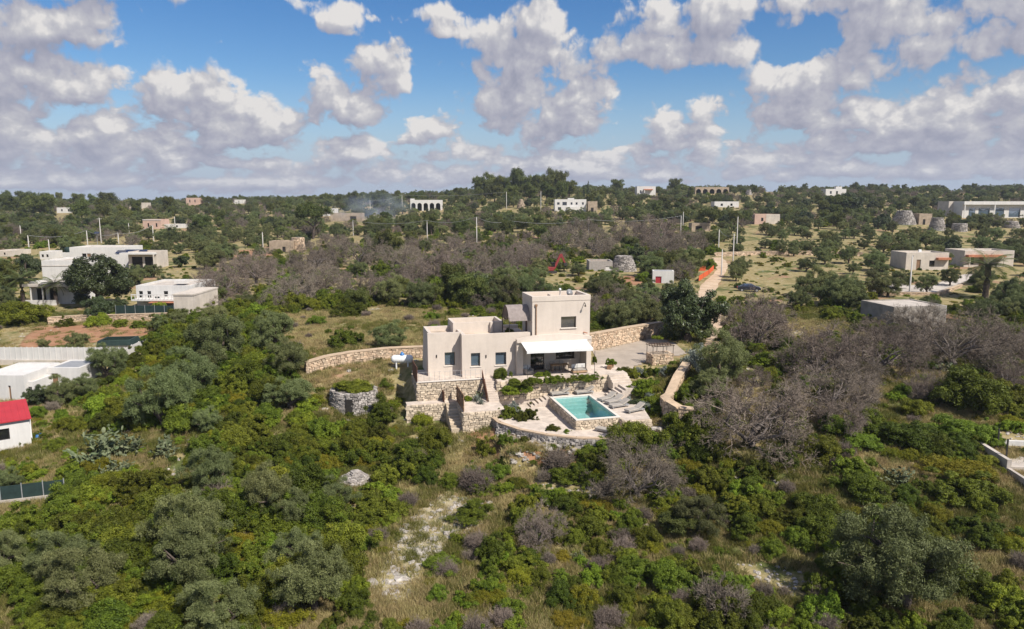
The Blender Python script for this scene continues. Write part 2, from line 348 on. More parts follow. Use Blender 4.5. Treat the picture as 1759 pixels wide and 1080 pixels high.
pane_grey = glass_mat('blind_glass', (0.06, 0.06, 0.068), 0.2, 0.03)
dark_in = pmat('dark_interior', (0.03, 0.027, 0.024), 0.9, 0.1, 2)  # near-black paint standing in for the shade inside rooms and openings
car_paint = pmat('navy_car_paint', (0.02, 0.024, 0.04), 0.25, 0.02, 2, spec=0.6)
tyre_m = pmat('tyre', (0.02, 0.02, 0.02), 0.9)
pole_m = pmat('concrete_pole', (0.50, 0.47, 0.43), 0.85, 0.08, 1)
wire_m = pmat('pale_cable', (0.30, 0.30, 0.30), 0.6)
pool_tile = pmat('pool_mosaic', (0.50, 0.60, 0.57), 0.5, 0.06, 3)
bark = pmat('bark', (0.13, 0.10, 0.08), 0.95, 0.25, 5, 0.4, 12)
bark_grey = pmat('dead_bark', (0.155, 0.13, 0.117), 0.95, 0.2, 5, 0.4, 12)

# ------------------------------------------------------------------ terrain
TH = R(14); OX, OY = 2.0, 70.8; CU, SU = math.cos(TH), math.sin(TH)
def W(u, v, z=0.0):                      # villa axes (u along the front, v to the back) to the world
    return (OX + u * CU - v * SU, OY + u * SU + v * CU, z)
CTRL = np.array([(-40, 20, -8), (0, 20, -8.5), (40, 20, -8.5), (-25, 35, -6.6), (0, 35, -7), (25, 35, -7), (-40, 36, -6), (42, 36, -6.5),
    (-30, 48, -5.5), (-12, 48, -5.7), (0, 48, -6), (12, 48, -5.9), (28, 48, -5.2), (7, 54, -4.9), (12, 56.5, -3.9), (15, 60, -2.8), (0, 56, -5), (-6, 58, -4.9), (-5, 62, -4.0),
    (-10, 64, -3.9), (-15, 62, -3.9), (-15, 68.5, -2.4), (-20, 66, -2.7), (-13, 71, -1.7), (-13, 75, -0.5), (-21, 74, -0.5), (-10, 80, 0.1), (-25, 90, 0.3), (0, 86, 0.2), (15, 86, 0.1), (0, 100, 0.3),
    (-41, 61, -4.2), (-45, 50, -5), (-49, 80, -2.3), (-60, 100, -1.2), (-62, 113, -0.9), (-75, 80, -2.4), (-75, 120, -0.8), (-30, 75, -1.7), (-30, 62, -3.4), (-40, 140, 0.2), (-100, 130, 0),
    (16, 75, -0.3), (20, 66, -1.4), (20, 58, -3), (30, 60, -3), (30, 75, -1.2), (45, 60, -3), (45, 80, -1), (25, 90, -0.2), (54, 99, -0.2), (45, 138, 0.2), (80, 120, 0), (100, 140, 0.5), (0, 140, 0.3), (40, 46, -4.8), (-100, 60, -4), (100, 60, -2.5),
    (100, 170, 1.2), (0, 170, 1.2), (-100, 170, 0.8), (0, -30, -10), (-90, 10, -8.5), (90, 10, -8.5)], float)
def _rbf():
    P = CTRL[:, :2]; n = len(P)
    D = np.sqrt(((P[:, None] - P[None]) ** 2).sum(-1) + 9)
    A = np.zeros((n + 1, n + 1)); A[:n, :n] = D; A[:n, n] = 1; A[n, :n] = 1
    return np.linalg.solve(A, np.append(CTRL[:, 2], 0))
RBF = _rbf()
def sstep(a, b, x): t = np.clip((x - a) / (b - a), 0, 1); return t * t * (3 - 2 * t)
def wav(x, y, s, ph): return np.sin(x / s + ph + 1.3 * np.sin(y / s * 0.8 + ph * 2)) * np.cos(y / s * 1.1 - ph + 1.1 * np.sin(x / s * 0.7))
PADS = [(-10.9, 11.0, 1.2, 10, -0.06, 1.5), (9.6, 13.0, -6, 0.5, -0.9, 1.6), (7.5, 22.0, 1.0, 13.0, -0.05, 2.0), (8.4, 11.5, -11.0, -6.5, -2.1, 1.5), (-5.2, 8.2, -2.6, 0.2, -2.9, 0.8), (-5.0, 7.4, -12.6, -2.4, -3.2, 0.9), (-13.0, -7.8, -1.6, -0.2, -2.6, 0.8), (-13.2, -7.9, -4.5, -2.1, -3.8, 1.0), (-8.0, -4.0, -5.2, -0.8, -3.9, 0.7)]
def hgt(x, y):
    x = np.atleast_1d(np.asarray(x, float)); y = np.atleast_1d(np.asarray(y, float)); shp = x.shape
    x = x.ravel(); y = y.ravel()
    near = np.empty_like(x)
    for i in range(0, len(x), 20000):
        xx, yy = np.clip(x[i:i + 20000], -115, 115), np.clip(y[i:i + 20000], -30, 185)
        near[i:i + 20000] = np.sqrt((xx[:, None] - CTRL[:, 0]) ** 2 + (yy[:, None] - CTRL[:, 1]) ** 2 + 9) @ RBF[:-1] + RBF[-1]
    a = np.clip(x / np.maximum(y, 60), -1.2, 1.2)
    crest = np.interp(a, [-1, -0.7, -0.45, -0.25, -0.08, 0.02, 0.10, 0.2, 0.4, 0.7, 1], [13, 13.5, 14.0, 16.5, 21.0, 25.5, 25.0, 24.0, 24.5, 25.0, 24])
    yy = np.array([120, 150, 200, 260, 300, 362, 430, 520, 600, 680, 900, 1500, 4000]); zz = np.array([0.0, 0.015, 0.085, 0.19, 0.28, 0.45, 0.64, 0.86, 1.0, 1.0, 0.72, 0.3, -0.3])
    prof = sum(np.interp(y + d, yy, zz) for d in (-24, -12, 0, 12, 24)) / 5
    far = 0.3 + crest * prof + wav(x, y, 37, 0.4) * 0.55 * sstep(120, 260, y)
    k = sstep(115, 180, y)
    z = near * (1 - k) + far * k
    z = z + (wav(x, y, 5.3, 1.0) * 0.12 + wav(x, y, 2.1, 2.0) * 0.06) * np.where(y < 220, 1, 0.5)
    dx, dy = x - OX, y - OY; u = dx * CU + dy * SU; v = -dx * SU + dy * CU
    for (u0, u1, v0, v1, lv, fo) in PADS:
        d = np.maximum(np.maximum(u0 - u, u - u1), np.maximum(v0 - v, v - v1))
        t = 1 - sstep(0, fo, d); z = z * (1 - t) + lv * t
    return z.reshape(shp)
def h1(x, y): return float(hgt(x, y)[0])
cP, sP = math.cos(PITCH), math.sin(PITCH)
def ray(px, py):
    a, b = (px - CX) / F, -(py - CY) / F
    return np.array([a, cP + b * sP, -sP + b * cP])
_T = np.concatenate([np.arange(20, 130, 0.25), np.arange(130, 400, 1.0), np.arange(400, 1200, 3.0)])
def G(px, py):
    """the ground point seen at a photo pixel: where that thing stands"""
    d = ray(px, py); X, Y, Z = d[0] * _T, d[1] * _T, HC + d[2] * _T
    below = np.nonzero(Z < hgt(X, Y))[0]
    i = below[0] if len(below) else len(_T) - 60
    return float(X[i]), float(Y[i]), h1(X[i], Y[i])
def proj(x, y, z):
    f = y * cP - (z - HC) * sP; u = y * sP + (z - HC) * cP
    return CX + F * x / f, CY - F * u / f

def ground_material():
    m, nt, b = mat_base('dry_ground'); b.inputs['Roughness'].default_value = 0.95; b.inputs['Specular IOR Level'].default_value = 0.1
    tc = nt.nodes.new('ShaderNodeTexCoord')
    def noise(scale, det=6, rough=0.6, off=0):
        mp = nt.nodes.new('ShaderNodeMapping'); mp.inputs['Location'].default_value = (off, off * 0.7, 0); nt.links.new(tc.outputs['Object'], mp.inputs[0])
        n = nt.nodes.new('ShaderNodeTexNoise'); n.inputs['Scale'].default_value = scale; n.inputs['Detail'].default_value = det; n.inputs['Roughness'].default_value = rough
        nt.links.new(mp.outputs[0], n.inputs['Vector']); return n.outputs[0]
    def ramp(fac, stops):
        r = nt.nodes.new('ShaderNodeValToRGB'); nt.links.new(fac, r.inputs[0]); e = r.color_ramp.elements
        e[0].position, e[0].color = stops[0][0], (*stops[0][1], 1); e[1].position, e[1].color = stops[-1][0], (*stops[-1][1], 1)
        for p, c in stops[1:-1]: k = e.new(p); k.color = (*c, 1)
        return r.outputs[0]
    def mix(f, a, c):
        x = nt.nodes.new('ShaderNodeMix'); x.data_type = 'RGBA'; nt.links.new(f, x.inputs[0]); nt.links.new(a, x.inputs[6]); nt.links.new(c, x.inputs[7]); return x.outputs[2]
    def step(f, a, c):
        r = nt.nodes.new('ShaderNodeMapRange'); r.interpolation_type = 'SMOOTHSTEP'; nt.links.new(f, r.inputs[0]); r.inputs[1].default_value = a; r.inputs[2].default_value = c; return r.outputs[0]
    grass = ramp(noise(0.9, 8, 0.7), [(0.25, (0.13, 0.115, 0.04)), (0.42, (0.22, 0.18, 0.08)), (0.56, (0.31, 0.25, 0.13)), (0.75, (0.38, 0.31, 0.18))])
    green = ramp(noise(1.6, 8, 0.7, 9), [(0.3, (0.05, 0.07, 0.02)), (0.7, (0.13, 0.14, 0.045))])
    soil = ramp(noise(1.2, 8, 0.7, 17), [(0.3, (0.24, 0.13, 0.075)), (0.7, (0.38, 0.25, 0.16))])
    rock = ramp(noise(3.5, 8, 0.7, 5), [(0.3, (0.22, 0.19, 0.16)), (0.7, (0.46, 0.42, 0.37))])
    c = mix(step(noise(0.13, 6, 0.7, 31), 0.50, 0.62), grass, green)
    c = mix(step(noise(0.11, 5, 0.65, 71), 0.56, 0.66), c, soil)
    c = mix(step(noise(0.55, 6, 0.7, 53), 0.62, 0.68), c, rock)
    nt.links.new(c, b.inputs['Base Color'])
    bp = nt.nodes.new('ShaderNodeBump'); bp.inputs['Strength'].default_value = 0.5; bp.inputs['Distance'].default_value = 0.12
    nt.links.new(noise(5, 6, 0.7), bp.inputs['Height']); nt.links.new(bp.outputs[0], b.inputs['Normal'])
    return m
def build_ground():
    def grow(a, step, k, end):
        o = [a]
        while o[-1] < end: o.append(o[-1] + step); step *= k
        return o
    xs = grow(48, 0.8, 1.045, 6000); xs = [-x for x in xs[::-1]] + list(np.arange(-47.4, 47.5, 0.6)) + xs
    ys = list(np.arange(-300, 20, 20)) + list(np.arange(20, 112, 0.6)) + grow(112, 0.7, 1.035, 9000)
    X, Y = np.meshgrid(xs, ys); Z = hgt(X, Y)
    ny, nx = X.shape; V = np.stack([X, Y, Z], -1).reshape(-1, 3)
    i = np.arange(ny * nx).reshape(ny, nx)
    Fq = np.stack([i[:-1, :-1], i[:-1, 1:], i[1:, 1:], i[1:, :-1]], -1).reshape(-1, 4)
    o = link('ground', np_mesh('ground', V, [Fq], ground_material(), smooth=True)); tag(o, 'dry grassy hillside with red soil and limestone patches', kind='structure')
build_ground()
def sheet(name, poly, mat, lift=0.05, step=1.0, label=None, kind='structure', flat=None):
    """a sheet draped over the ground inside a polygon (world x, y)"""
    P = np.array(poly, float); x0, y0 = P.min(0); x1, y1 = P.max(0)
    xs = np.arange(x0, x1 + step, step); ys = np.arange(y0, y1 + step, step)
    X, Y = np.meshgrid(xs, ys)
    cxs, cys = (X[:-1, :-1] + step / 2), (Y[:-1, :-1] + step / 2)
    ins = inpoly(cxs.ravel(), cys.ravel(), poly).reshape(cxs.shape)
    V = np.stack([X, Y, (hgt(X, Y) if flat is None else np.full(X.shape, flat)) + lift], -1).reshape(-1, 3)
    i = np.arange(X.size).reshape(X.shape)
    Fq = np.stack([i[:-1, :-1], i[:-1, 1:], i[1:, 1:], i[1:, :-1]], -1)[ins]
    o = link(name, np_mesh(name, V, [Fq.reshape(-1, 4)], mat, smooth=True)); return tag(o, label, kind=kind)
def inpoly(x, y, poly):
    x = np.asarray(x, float); y = np.asarray(y, float); r = np.zeros(x.shape, bool); n = len(poly)
    for i in range(n):
        (xa, ya), (xb, yb) = poly[i][:2], poly[(i + 1) % n][:2]
        c = ((ya > y) != (yb > y)) & (x < (xb - xa) * (y - ya) / ((yb - ya) + 1e-12) + xa); r ^= c
    return r
def strip(name, pts, mat, lift=0.05, label=None, nsub=6):
    """a road strip: (x, y, half width) stations, draped"""
    V = []; st = []
    for (xa, ya, wa), (xb, yb, wb) in zip(pts[:-1], pts[1:]):
        for k in range(nsub): t = k / nsub; st.append((xa + (xb - xa) * t, ya + (yb - ya) * t, wa + (wb - wa) * t))
    st.append(pts[-1]); m = 6
    for i, (x, y, w) in enumerate(st):
        a, b2 = st[max(i - 1, 0)], st[min(i + 1, len(st) - 1)]
        d = np.array([b2[0] - a[0], b2[1] - a[1]]); d /= np.linalg.norm(d); nrm = np.array([d[1], -d[0]])
        for k in range(m + 1):
            t = -1 + 2 * k / m; q = np.array([x, y]) + nrm * t * w * (1 + 0.10 * math.sin(i * 1.7 + k)); V.append((q[0], q[1], h1(q[0], q[1]) + lift))
    i = np.arange(len(V)).reshape(len(st), m + 1)
    Fq = np.stack([i[:-1, :-1], i[:-1, 1:], i[1:, 1:], i[1:, :-1]], -1).reshape(-1, 4)
    return tag(link(name, np_mesh(name, V, [Fq], mat, smooth=True)), label, kind='structure')

track_m = pmat('dirt_track', (0.57, 0.44, 0.315), 0.95, 0.14, 0.5, 0.3, 6, col2=(0.39, 0.27, 0.17))
drive_m = pmat('gravel_drive', (0.40, 0.335, 0.27), 0.95, 0.1, 0.6, 0.3, 14)
soil_m = pmat('red_soil', (0.36, 0.20, 0.115), 0.95, 0.2, 0.8, 0.4, 8, col2=(0.25, 0.12, 0.06))
def px_road(name, pts, mat, lift, label):
    st = []
    for (xl, xr, py) in pts:
        a = G(xl, py); b = G(xr, py); st.append(((a[0] + b[0]) / 2, (a[1] + b[1]) / 2, abs(b[0] - a[0]) / 2))
    return strip(name, st, mat, lift, label)
px_road('dirt_road', [(1213, 1240, 600), (1214, 1240, 570), (1208, 1238, 540), (1193, 1224, 513), (1206, 1233, 490), (1222, 1240, 476), (1231, 1249, 464), (1228, 1252, 455), (1222, 1242, 443)], track_m, 0.06, 'pale dirt road climbing past the villa')
px_road('dirt_road', [(1168, 1176, 437), (1155, 1169, 418), (1153, 1166, 408), (1158, 1166, 400)], track_m, 0.06, 'far bend of the pale dirt road')
sheet('driveway', [W(7.0, 0.3)[:2], W(9.8, -1.0)[:2], W(12.5, 2.0)[:2], W(19.5, 5.5)[:2], W(21, 12)[:2], (18.5, 91.0), (9.2, 82.2)], drive_m, 0.045, 0.5, 'gravel forecourt beside the villa')
px_soil = lambda pts, nm, lab: sheet(nm, [G(*p)[:2] for p in pts], soil_m, 0.04, 0.5 if pts[0][1] > 520 else 2.0, lab)
path_m = pmat('stony_track', (0.44, 0.375, 0.27), 0.95, 0.2, 0.9, 0.6, 5, col2=(0.26, 0.22, 0.10))
sheet('stony_path', [G(*p)[:2] for p in ((628, 1036), (655, 985), (690, 930), (725, 880), (768, 845), (790, 850), (770, 880), (850, 872), (846, 892), (790, 918), (752, 950), (722, 1000), (692, 1044))], path_m, 0.05, 0.35, 'tan stony track winding up towards the pool')
px_soil([(795, 742), (850, 738), (900, 772), (985, 785), (1010, 770), (990, 800), (900, 800), (840, 790), (800, 765)], 'soil_slope', 'reddish soil slope below the rubble wall')
px_soil([(70, 770), (160, 765), (190, 800), (120, 830), (60, 810)], 'soil_yard', 'red soil beside the red-roofed house')
px_soil([(60, 562), (240, 553), (262, 575), (150, 590), (30, 600)], 'soil_yard', 'bare soil behind the white fence')
px_soil([(850, 492), (905, 494), (905, 503), (850, 502)], 'soil_patch', 'orange soil behind the villa')
px_soil([(1056, 474), (1115, 474), (1120, 490), (1070, 490)], 'soil_patch', 'building site soil near the trullo')
px_soil([(360, 432), (450, 428), (470, 440), (380, 446)], 'soil_patch', 'red soil between far olive trees')

# ------------------------------------------------------------------ stone work: each stone a block with uneven corners
_CUBE = np.array([(-1, -1, -1), (1, -1, -1), (1, 1, -1), (-1, 1, -1), (-1, -1, 1), (1, -1, 1), (1, 1, 1), (-1, 1, 1)], float) * 0.5
_CF = np.array([(0, 3, 2, 1), (4, 5, 6, 7), (0, 1, 5, 4), (1, 2, 6, 5), (2, 3, 7, 6), (3, 0, 4, 7)])
class Stones:
    def __init__(s): s.C = []; s.S = []; s.A = []
    def add(s, c, size, ang): s.C.append(c); s.S.append(size); s.A.append(ang)
    def wall(s, p0, p1, z0a, z1a, z0b=None, z1b=None, cl=0.34, ch=0.2, depth=0.22, lean=0.0):
        """courses of stones on the face of a wall from p0 to p1; bottom/top heights at both ends; the face looks to the right of p0>p1"""
        z0b = z0a if z0b is None else z0b; z1b = z1a if z1b is None else z1b
        p0 = np.array(p0[:2], float); p1 = np.array(p1[:2], float); L = np.linalg.norm(p1 - p0); d = (p1 - p0) / L; nrm = np.array([d[1], -d[0]]); ang = math.atan2(d[1], d[0])
        H = max(z1a - z0a, z1b - z0b); rows = max(1, round(H / ch))
        for r in range(rows):
            x = -random.random() * cl
            while x < L:
                w = cl * random.uniform(0.55, 1.5); xc = min(max(x + w / 2, 0.05), L - 0.05); t = xc / L
                za, zb = z0a + (z0b - z0a) * t, z1a + (z1b - z1a) * t; hh = (zb - za) / rows
                z = za + hh * (r + 0.5 + random.uniform(-0.16, 0.16))
                q = p0 + d * xc + nrm * (random.uniform(-0.03, 0.035) - lean * (z - za))
                s.add((q[0], q[1], z), (w * 0.93, depth, hh * random.uniform(0.78, 1.05)), ang + random.uniform(-0.06, 0.06)); x += w
        return s
    def ring(s, c, r0, r1, z0, z1, cl=0.4, ch=0.22, depth=0.3, a0=0, a1=2 * math.pi, skip=None):
        rows = max(1, round((z1 - z0) / ch))
        for k in range(rows):
            r = r0 + (r1 - r0) * (k + 0.5) / rows; z = z0 + (z1 - z0) * (k + 0.5) / rows
            a = a0 + random.random() * 0.2
            while a < a1:
                w = cl * random.uniform(0.6, 1.45); am = a + w / 2 / r
                if not (skip and skip(am, z)):
                    rr = r + random.uniform(-0.06, 0.06)
                    s.add((c[0] + rr * math.cos(am), c[1] + rr * math.sin(am), z + random.uniform(-0.04, 0.04)), (w * 0.93, depth, (z1 - z0) / rows * random.uniform(0.8, 1.08)), am + math.pi / 2)
                a += w / r
        return s
    def mesh(s, name, mat, origin=(0, 0, 0), rz=0.0):
        n = len(s.C); C = np.array(s.C, float) - np.array(origin); Sz = np.array(s.S, float); A = np.array(s.A, float)
        V = (_CUBE[None] * (1 + RNG.uniform(-0.22, 0.10, (n, 8, 3)))) * Sz[:, None, :]
        ca, sa = np.cos(A)[:, None], np.sin(A)[:, None]
        x = V[..., 0] * ca - V[..., 1] * sa; y = V[..., 0] * sa + V[..., 1] * ca
        V = np.stack([x, y, V[..., 2]], -1) + C[:, None, :]
        if rz:
            c2, s2 = math.cos(-rz), math.sin(-rz); V = np.stack([V[..., 0] * c2 - V[..., 1] * s2, V[..., 0] * s2 + V[..., 1] * c2, V[..., 2]], -1)
        Fq = (_CF[None] + 8 * np.arange(n)[:, None, None]).reshape(-1, 4)
        return np_mesh(name, V.reshape(-1, 3), [Fq], mat, tint=[np.repeat(RNG.random(n), 6)])
def stone_part(st, parent, mat, name='stones'):
    o = link(name, st.mesh(name, mat, tuple(parent.location), parent.rotation_euler.z), parent); o['kind'] = 'stuff'; return o

def drystone(label, pts, height, thick, mat, core_m, cap=None, name='drystone_wall', cl=0.36, ch=0.2, cat='wall', base=None, sink=0.3, both=False):
    """a free-standing wall along world points that follows the ground"""
    root = empty(name, (pts[0][0], pts[0][1], h1(*pts[0][:2])), 0, label, cat)
    o = np.array(root.location); st = Stones(); core = MB(); capb = MB()
    def n_of(a, b): d = np.array([b[0] - a[0], b[1] - a[1]]); d /= np.linalg.norm(d); return np.array([d[1], -d[0]])
    hs = height if isinstance(height, (list, tuple)) else [height] * len(pts)
    zs = [h1(*p[:2]) if base is None else base for p in pts]
    for i in range(len(pts) - 1):
        a, b = np.array(pts[i][:2], float), np.array(pts[i + 1][:2], float); n = n_of(a, b)
        za, zb = zs[i], zs[i + 1]; ta, tb = za + hs[i], zb + hs[i + 1]
        st.wall(a + n * thick / 2, b + n * thick / 2, za - sink, ta, zb - sink, tb, cl, ch)
        if both: st.wall(b - n * thick / 2, a - n * thick / 2, zb - sink, tb, za - sink, ta, cl, ch)
        q = [a + n * thick / 2, b + n * thick / 2, b - n * thick / 2, a - n * thick / 2]
        zl = [za - sink, zb - sink, zb - sink, za - sink]; zt = [ta - 0.02, tb - 0.02, tb - 0.02, ta - 0.02]
        core.hexa([(*(q[k] - o[:2]), zl[k] - o[2]) for k in range(4)] + [(*(q[k] - o[:2]), zt[k] - o[2]) for k in range(4)])
        if cap:
            w = thick / 2 + 0.16; q = [a + n * w, b + n * w, b - n * w, a - n * w]; zt = [ta, tb, tb, ta]
            capb.hexa([(*(q[k] - o[:2]), zt[k] - o[2]) for k in range(4)] + [(*(q[k] - o[:2]), zt[k] - o[2] + 0.1) for k in range(4)])
    core.build('core', core_m, root); stone_part(st, root, mat)
    if cap: capb.build('coping', cap, root)
    return root

# ------------------------------------------------------------------ villa
def holed_wall(u0, u1, z0, z1, holes, v0, t, batter=0.0, axis='u'):
    """wall slab with real openings; its face at v0 leans back by batter per metre"""
    b = MB(); us = sorted({u0, u1, *[h[0] for h in holes], *[h[1] for h in holes]}); zs = sorted({z0, z1, *[h[2] for h in holes], *[h[3] for h in holes]})
    def P(u, v, z): return (u, v, z) if axis == 'u' else (v, u, z)
    solid = lambda i, j: 0 <= i < len(us) - 1 and 0 <= j < len(zs) - 1 and not any(h[0] <= us[i] and us[i + 1] <= h[1] and h[2] <= zs[j] and zs[j + 1] <= h[3] for h in holes)
    for i in range(len(us) - 1):
        for j in range(len(zs) - 1):
            if not solid(i, j): continue
            a, c, d, e = us[i], us[i + 1], zs[j], zs[j + 1]; f = lambda z: v0 + batter * z
            b.quad(P(a, f(d), d), P(c, f(d), d), P(c, f(e), e), P(a, f(e), e)); b.quad(P(c, v0 + t, d), P(a, v0 + t, d), P(a, v0 + t, e), P(c, v0 + t, e))
            if not solid(i - 1, j): b.quad(P(a, v0 + t, d), P(a, f(d), d), P(a, f(e), e), P(a, v0 + t, e))
            if not solid(i + 1, j): b.quad(P(c, f(d), d), P(c, v0 + t, d), P(c, v0 + t, e), P(c, f(e), e))
            if not solid(i, j - 1): b.quad(P(a, v0 + t, d), P(c, v0 + t, d), P(c, f(d), d), P(a, f(d), d))
            if not solid(i, j + 1): b.quad(P(a, f(e), e), P(c, f(e), e), P(c, v0 + t, e), P(a, v0 + t, e))
    return b
villa = empty('villa', W(0, 0, 0), TH, 'beige plastered villa with a two-storey tower and white awning above the pool', 'villa')
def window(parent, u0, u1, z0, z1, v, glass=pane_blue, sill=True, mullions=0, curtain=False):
    f = MB(); w = 0.06
    f.box(u0, v, z0, u1, v + 0.07, z0 + w).box(u0, v, z1 - w, u1, v + 0.07, z1).box(u0, v, z0 + w, u0 + w, v + 0.07, z1 - w).box(u1 - w, v, z0 + w, u1, v + 0.07, z1 - w)
    for k in range(mullions): m = u0 + (u1 - u0) * (k + 1) / (mullions + 1); f.box(m - 0.03, v + 0.005, z0 + w, m + 0.03, v + 0.065, z1 - w)
    o = f.build('window', dark_metal, parent)
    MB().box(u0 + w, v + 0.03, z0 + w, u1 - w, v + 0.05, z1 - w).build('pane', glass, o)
    if sill: MB().box(u0 - 0.08, v - 0.34, z0 - 0.07, u1 + 0.08, v, z0 - 0.002).build('sill', pale_sill, o)
    return o
pale_sill = pmat('pale_sill', (0.68, 0.62, 0.55), 0.8, 0.05)
def sconce(u, v, z):
    MB().box(u - 0.05, v - 0.09, z - 0.14, u + 0.05, v, z + 0.14).build('wall_lamp', dark_metal, villa, bevel=0.01)
# left wing
wA = [(-8.45, -7.42, 0.95, 2.27)]; wB = [(-6.05, -5.13, 1.0, 2.32), (-3.6, -2.5, 1.0, 2.27)]
holed_wall(-10.1, -6.75, -0.3, 4.22, wA, 1.7, 0.45, 0.035).build('wall', plaster, villa)
MB().hexa([(-10.1, 2.16, -0.3), (-9.7, 2.16, -0.3), (-9.7, 6.2, -0.3), (-10.1, 6.2, -0.3), (-9.96, 2.16, 4.21), (-9.65, 2.16, 4.21), (-9.65, 6.2, 4.21), (-9.96, 6.2, 4.21)]).build('wall', plaster, villa)
MB().box(-9.69, 5.85, -0.3, -7.2, 6.19, 4.2).build('wall', plaster, villa)
MB().box(-9.64, 2.16, 3.55, -6.9, 5.84, 3.75).build('roof', plaster_top, villa)
# middle wing
holed_wall(-6.93, -0.02, -0.3, 4.15, wB, 0.5, 0.45, 0.03).build('wall', plaster, villa)
MB().hexa([(-6.93, 0.96, -0.3), (-6.55, 0.96, -0.3), (-6.55, 6.2, -0.3), (-6.93, 6.2, -0.3), (-6.86, 0.96, 4.14), (-6.5, 0.96, 4.14), (-6.5, 4.0, 4.14), (-6.86, 4.0, 4.14)]).build('wall', plaster, villa)
MB().box(-6.5, 0.96, 3.5, 0.08, 7.0, 3.68).build('roof', plaster_top, villa)
rb = MB(); rb.box(-7.2, 4.05, 3.0, -2.0, 4.3, 4.78).box(-7.2, 4.3, 3.0, -6.95, 7.4, 4.78).box(-2.25, 4.3, 3.0, -2.0, 7.4, 4.78).box(-6.95, 7.15, 3.0, -2.25, 7.4, 4.78).box(-3.4, 3.75, 3.7, -3.15, 4.05, 4.77)
rb.build('parapet', plaster, villa)
MB().box(-6.94, 4.31, 4.0, -2.26, 7.14, 4.2).build('roof', plaster_top, villa)
MB().box(-6.8, 6.0, -0.3, 0.1, 6.4, 4.0).build('wall', plaster, villa)
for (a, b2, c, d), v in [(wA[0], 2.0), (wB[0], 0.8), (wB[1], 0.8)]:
    window(villa, a, b2, c, d, v); MB().box(a - 0.2, v + 0.6, c - 0.3, b2 + 0.2, v + 0.64, d + 0.2).build('room_shade_sheet', dark_in, villa)  # near-black sheet behind the pane paints in the unlit room
for u, v in ((-9.25, 1.78), (-4.55, 0.57)): sconce(u, v, 1.95)
# tower
tw = [(3.08, 4.67, 4.47, 5.6)]
holed_wall(0.1, 6.12, 3.2, 7.2, tw, 0.4, 0.35).build('wall', plaster, villa)
holed_wall(0.76, 4.2, 3.2, 7.2, [(2.3, 3.1, 3.7, 5.8)], 0.1, 0.3, axis='v').build('wall', plaster, villa)
MB().box(5.8, 0.76, -0.3, 6.1, 4.2, 7.2).box(0.41, 3.9, -0.3, 5.79, 4.18, 7.2).build('wall', plaster, villa)
b = MB(); b.box(0.06, 0.36, 7.2, 6.16, 0.70, 7.72).box(0.06, 0.70, 7.2, 0.40, 4.24, 7.72).box(5.82, 0.70, 7.2, 6.16, 4.24, 7.72).box(0.40, 3.90, 7.2, 5.82, 4.24, 7.72)
b.build('parapet', plaster, villa, bevel=0.02)
MB().box(0.41, 0.71, 7.15, 5.81, 3.89, 7.3).build('roof', plaster_top, villa)
window(villa, *tw[0], 0.62, glass=pane_grey); MB().box(2.9, 1.2, 4.2, 4.9, 1.24, 5.9).build('room_shade_sheet', dark_in, villa)
MB().box(2.3, 1.6, 7.3, 2.45, 2.6, 7.68).build('roof_upstand', plaster, villa)
MB().lathe([(0.07, 7.3), (0.07, 8.05), (0.13, 8.06), (0.13, 8.2), (0.05, 8.28)], 12, 3.45, 2.0).build('flue_pipe', white_metal, villa, smooth=True)
dsh = MB()
dsh.lathe([(0.02, 0.0), (0.16, 0.02), (0.30, 0.08), (0.40, 0.16)], 18); dish = dsh.build('satellite_dish', pale_metal, villa, smooth=True); dish.location = (4.35, 1.9, 7.75); dish.rotation_euler = (R(70), 0, R(20))
MB().tube([(4.35, 1.95, 7.3), (4.35, 1.95, 7.75)], 0.03, 6).build('dish_mast', pale_metal, villa)
MB().tube([(0.48, 0.33, 3.9), (0.48, 0.33, 6.75)], 0.06, 8).box(0.36, 0.26, 6.75, 0.60, 0.39, 6.95).build('downpipe', wood, villa)
MB().tube([(5.5, 0.38, 6.95), (5.5, 0.1, 6.85), (5.45, -0.05, 6.7)], 0.04, 6).box(5.38, -0.12, 6.6, 5.52, 0.02, 6.74).build('floodlight', dark_metal, villa)
MB().tube([(5.45, 0.39, 3.95), (5.75, 0.05, 3.9)], 0.05, 6).build('rain_spout', orange_tile, villa)
MB().box(0.16, 2.32, 3.7, 0.24, 3.08, 5.78).build('door', corten, villa)
# porch: arched fascia, pillars, recessed wall with glazing
n = 18; fa = MB(); top = []
us = [-1.6 + 7.72 * k / n for k in range(n + 1)]
for u in us: top.append(3.58 + 0.38 * max(0.0, math.sin(math.pi * (u + 1.6) / 7.72)) ** 0.8)
for k in range(n): fa.hexa([(us[k], -0.2, 3.27), (us[k + 1], -0.2, 3.27), (us[k + 1], 0.38, 3.27), (us[k], 0.38, 3.27), (us[k], -0.2, top[k]), (us[k + 1], -0.2, top[k + 1]), (us[k + 1], 0.38, top[k + 1]), (us[k], 0.38, top[k])])
fa.build('fascia', plaster, villa)
MB().box(-0.02, 0.0, 3.0, 5.6, 2.0, 3.24).build('porch_ceiling', plaster, villa)
MB().box(5.62, -0.15, -0.3, 6.12, 2.1, 3.24).build('pillar', plaster, villa)
MB().box(-1.58, 0.0, -0.3, -0.92, 0.5, 3.24).build('pillar', plaster, villa)
holed_wall(-0.9, 5.6, -0.3, 3.2, [(-0.75, 1.75, 0.0, 2.3), (3.0, 5.0, 1.0, 2.25)], 1.75, 0.3).build('wall', plaster, villa)
window(villa, -0.75, 1.75, 0.0, 2.3, 1.85, pane_dark, False, 2); window(villa, 3.0, 5.0, 1.0, 2.25, 1.85, pane_dark, True, 1)
MB().box(-0.9, 2.4, 0, 5.5, 2.45, 3.0).build('room_shade_sheet', dark_in, villa)
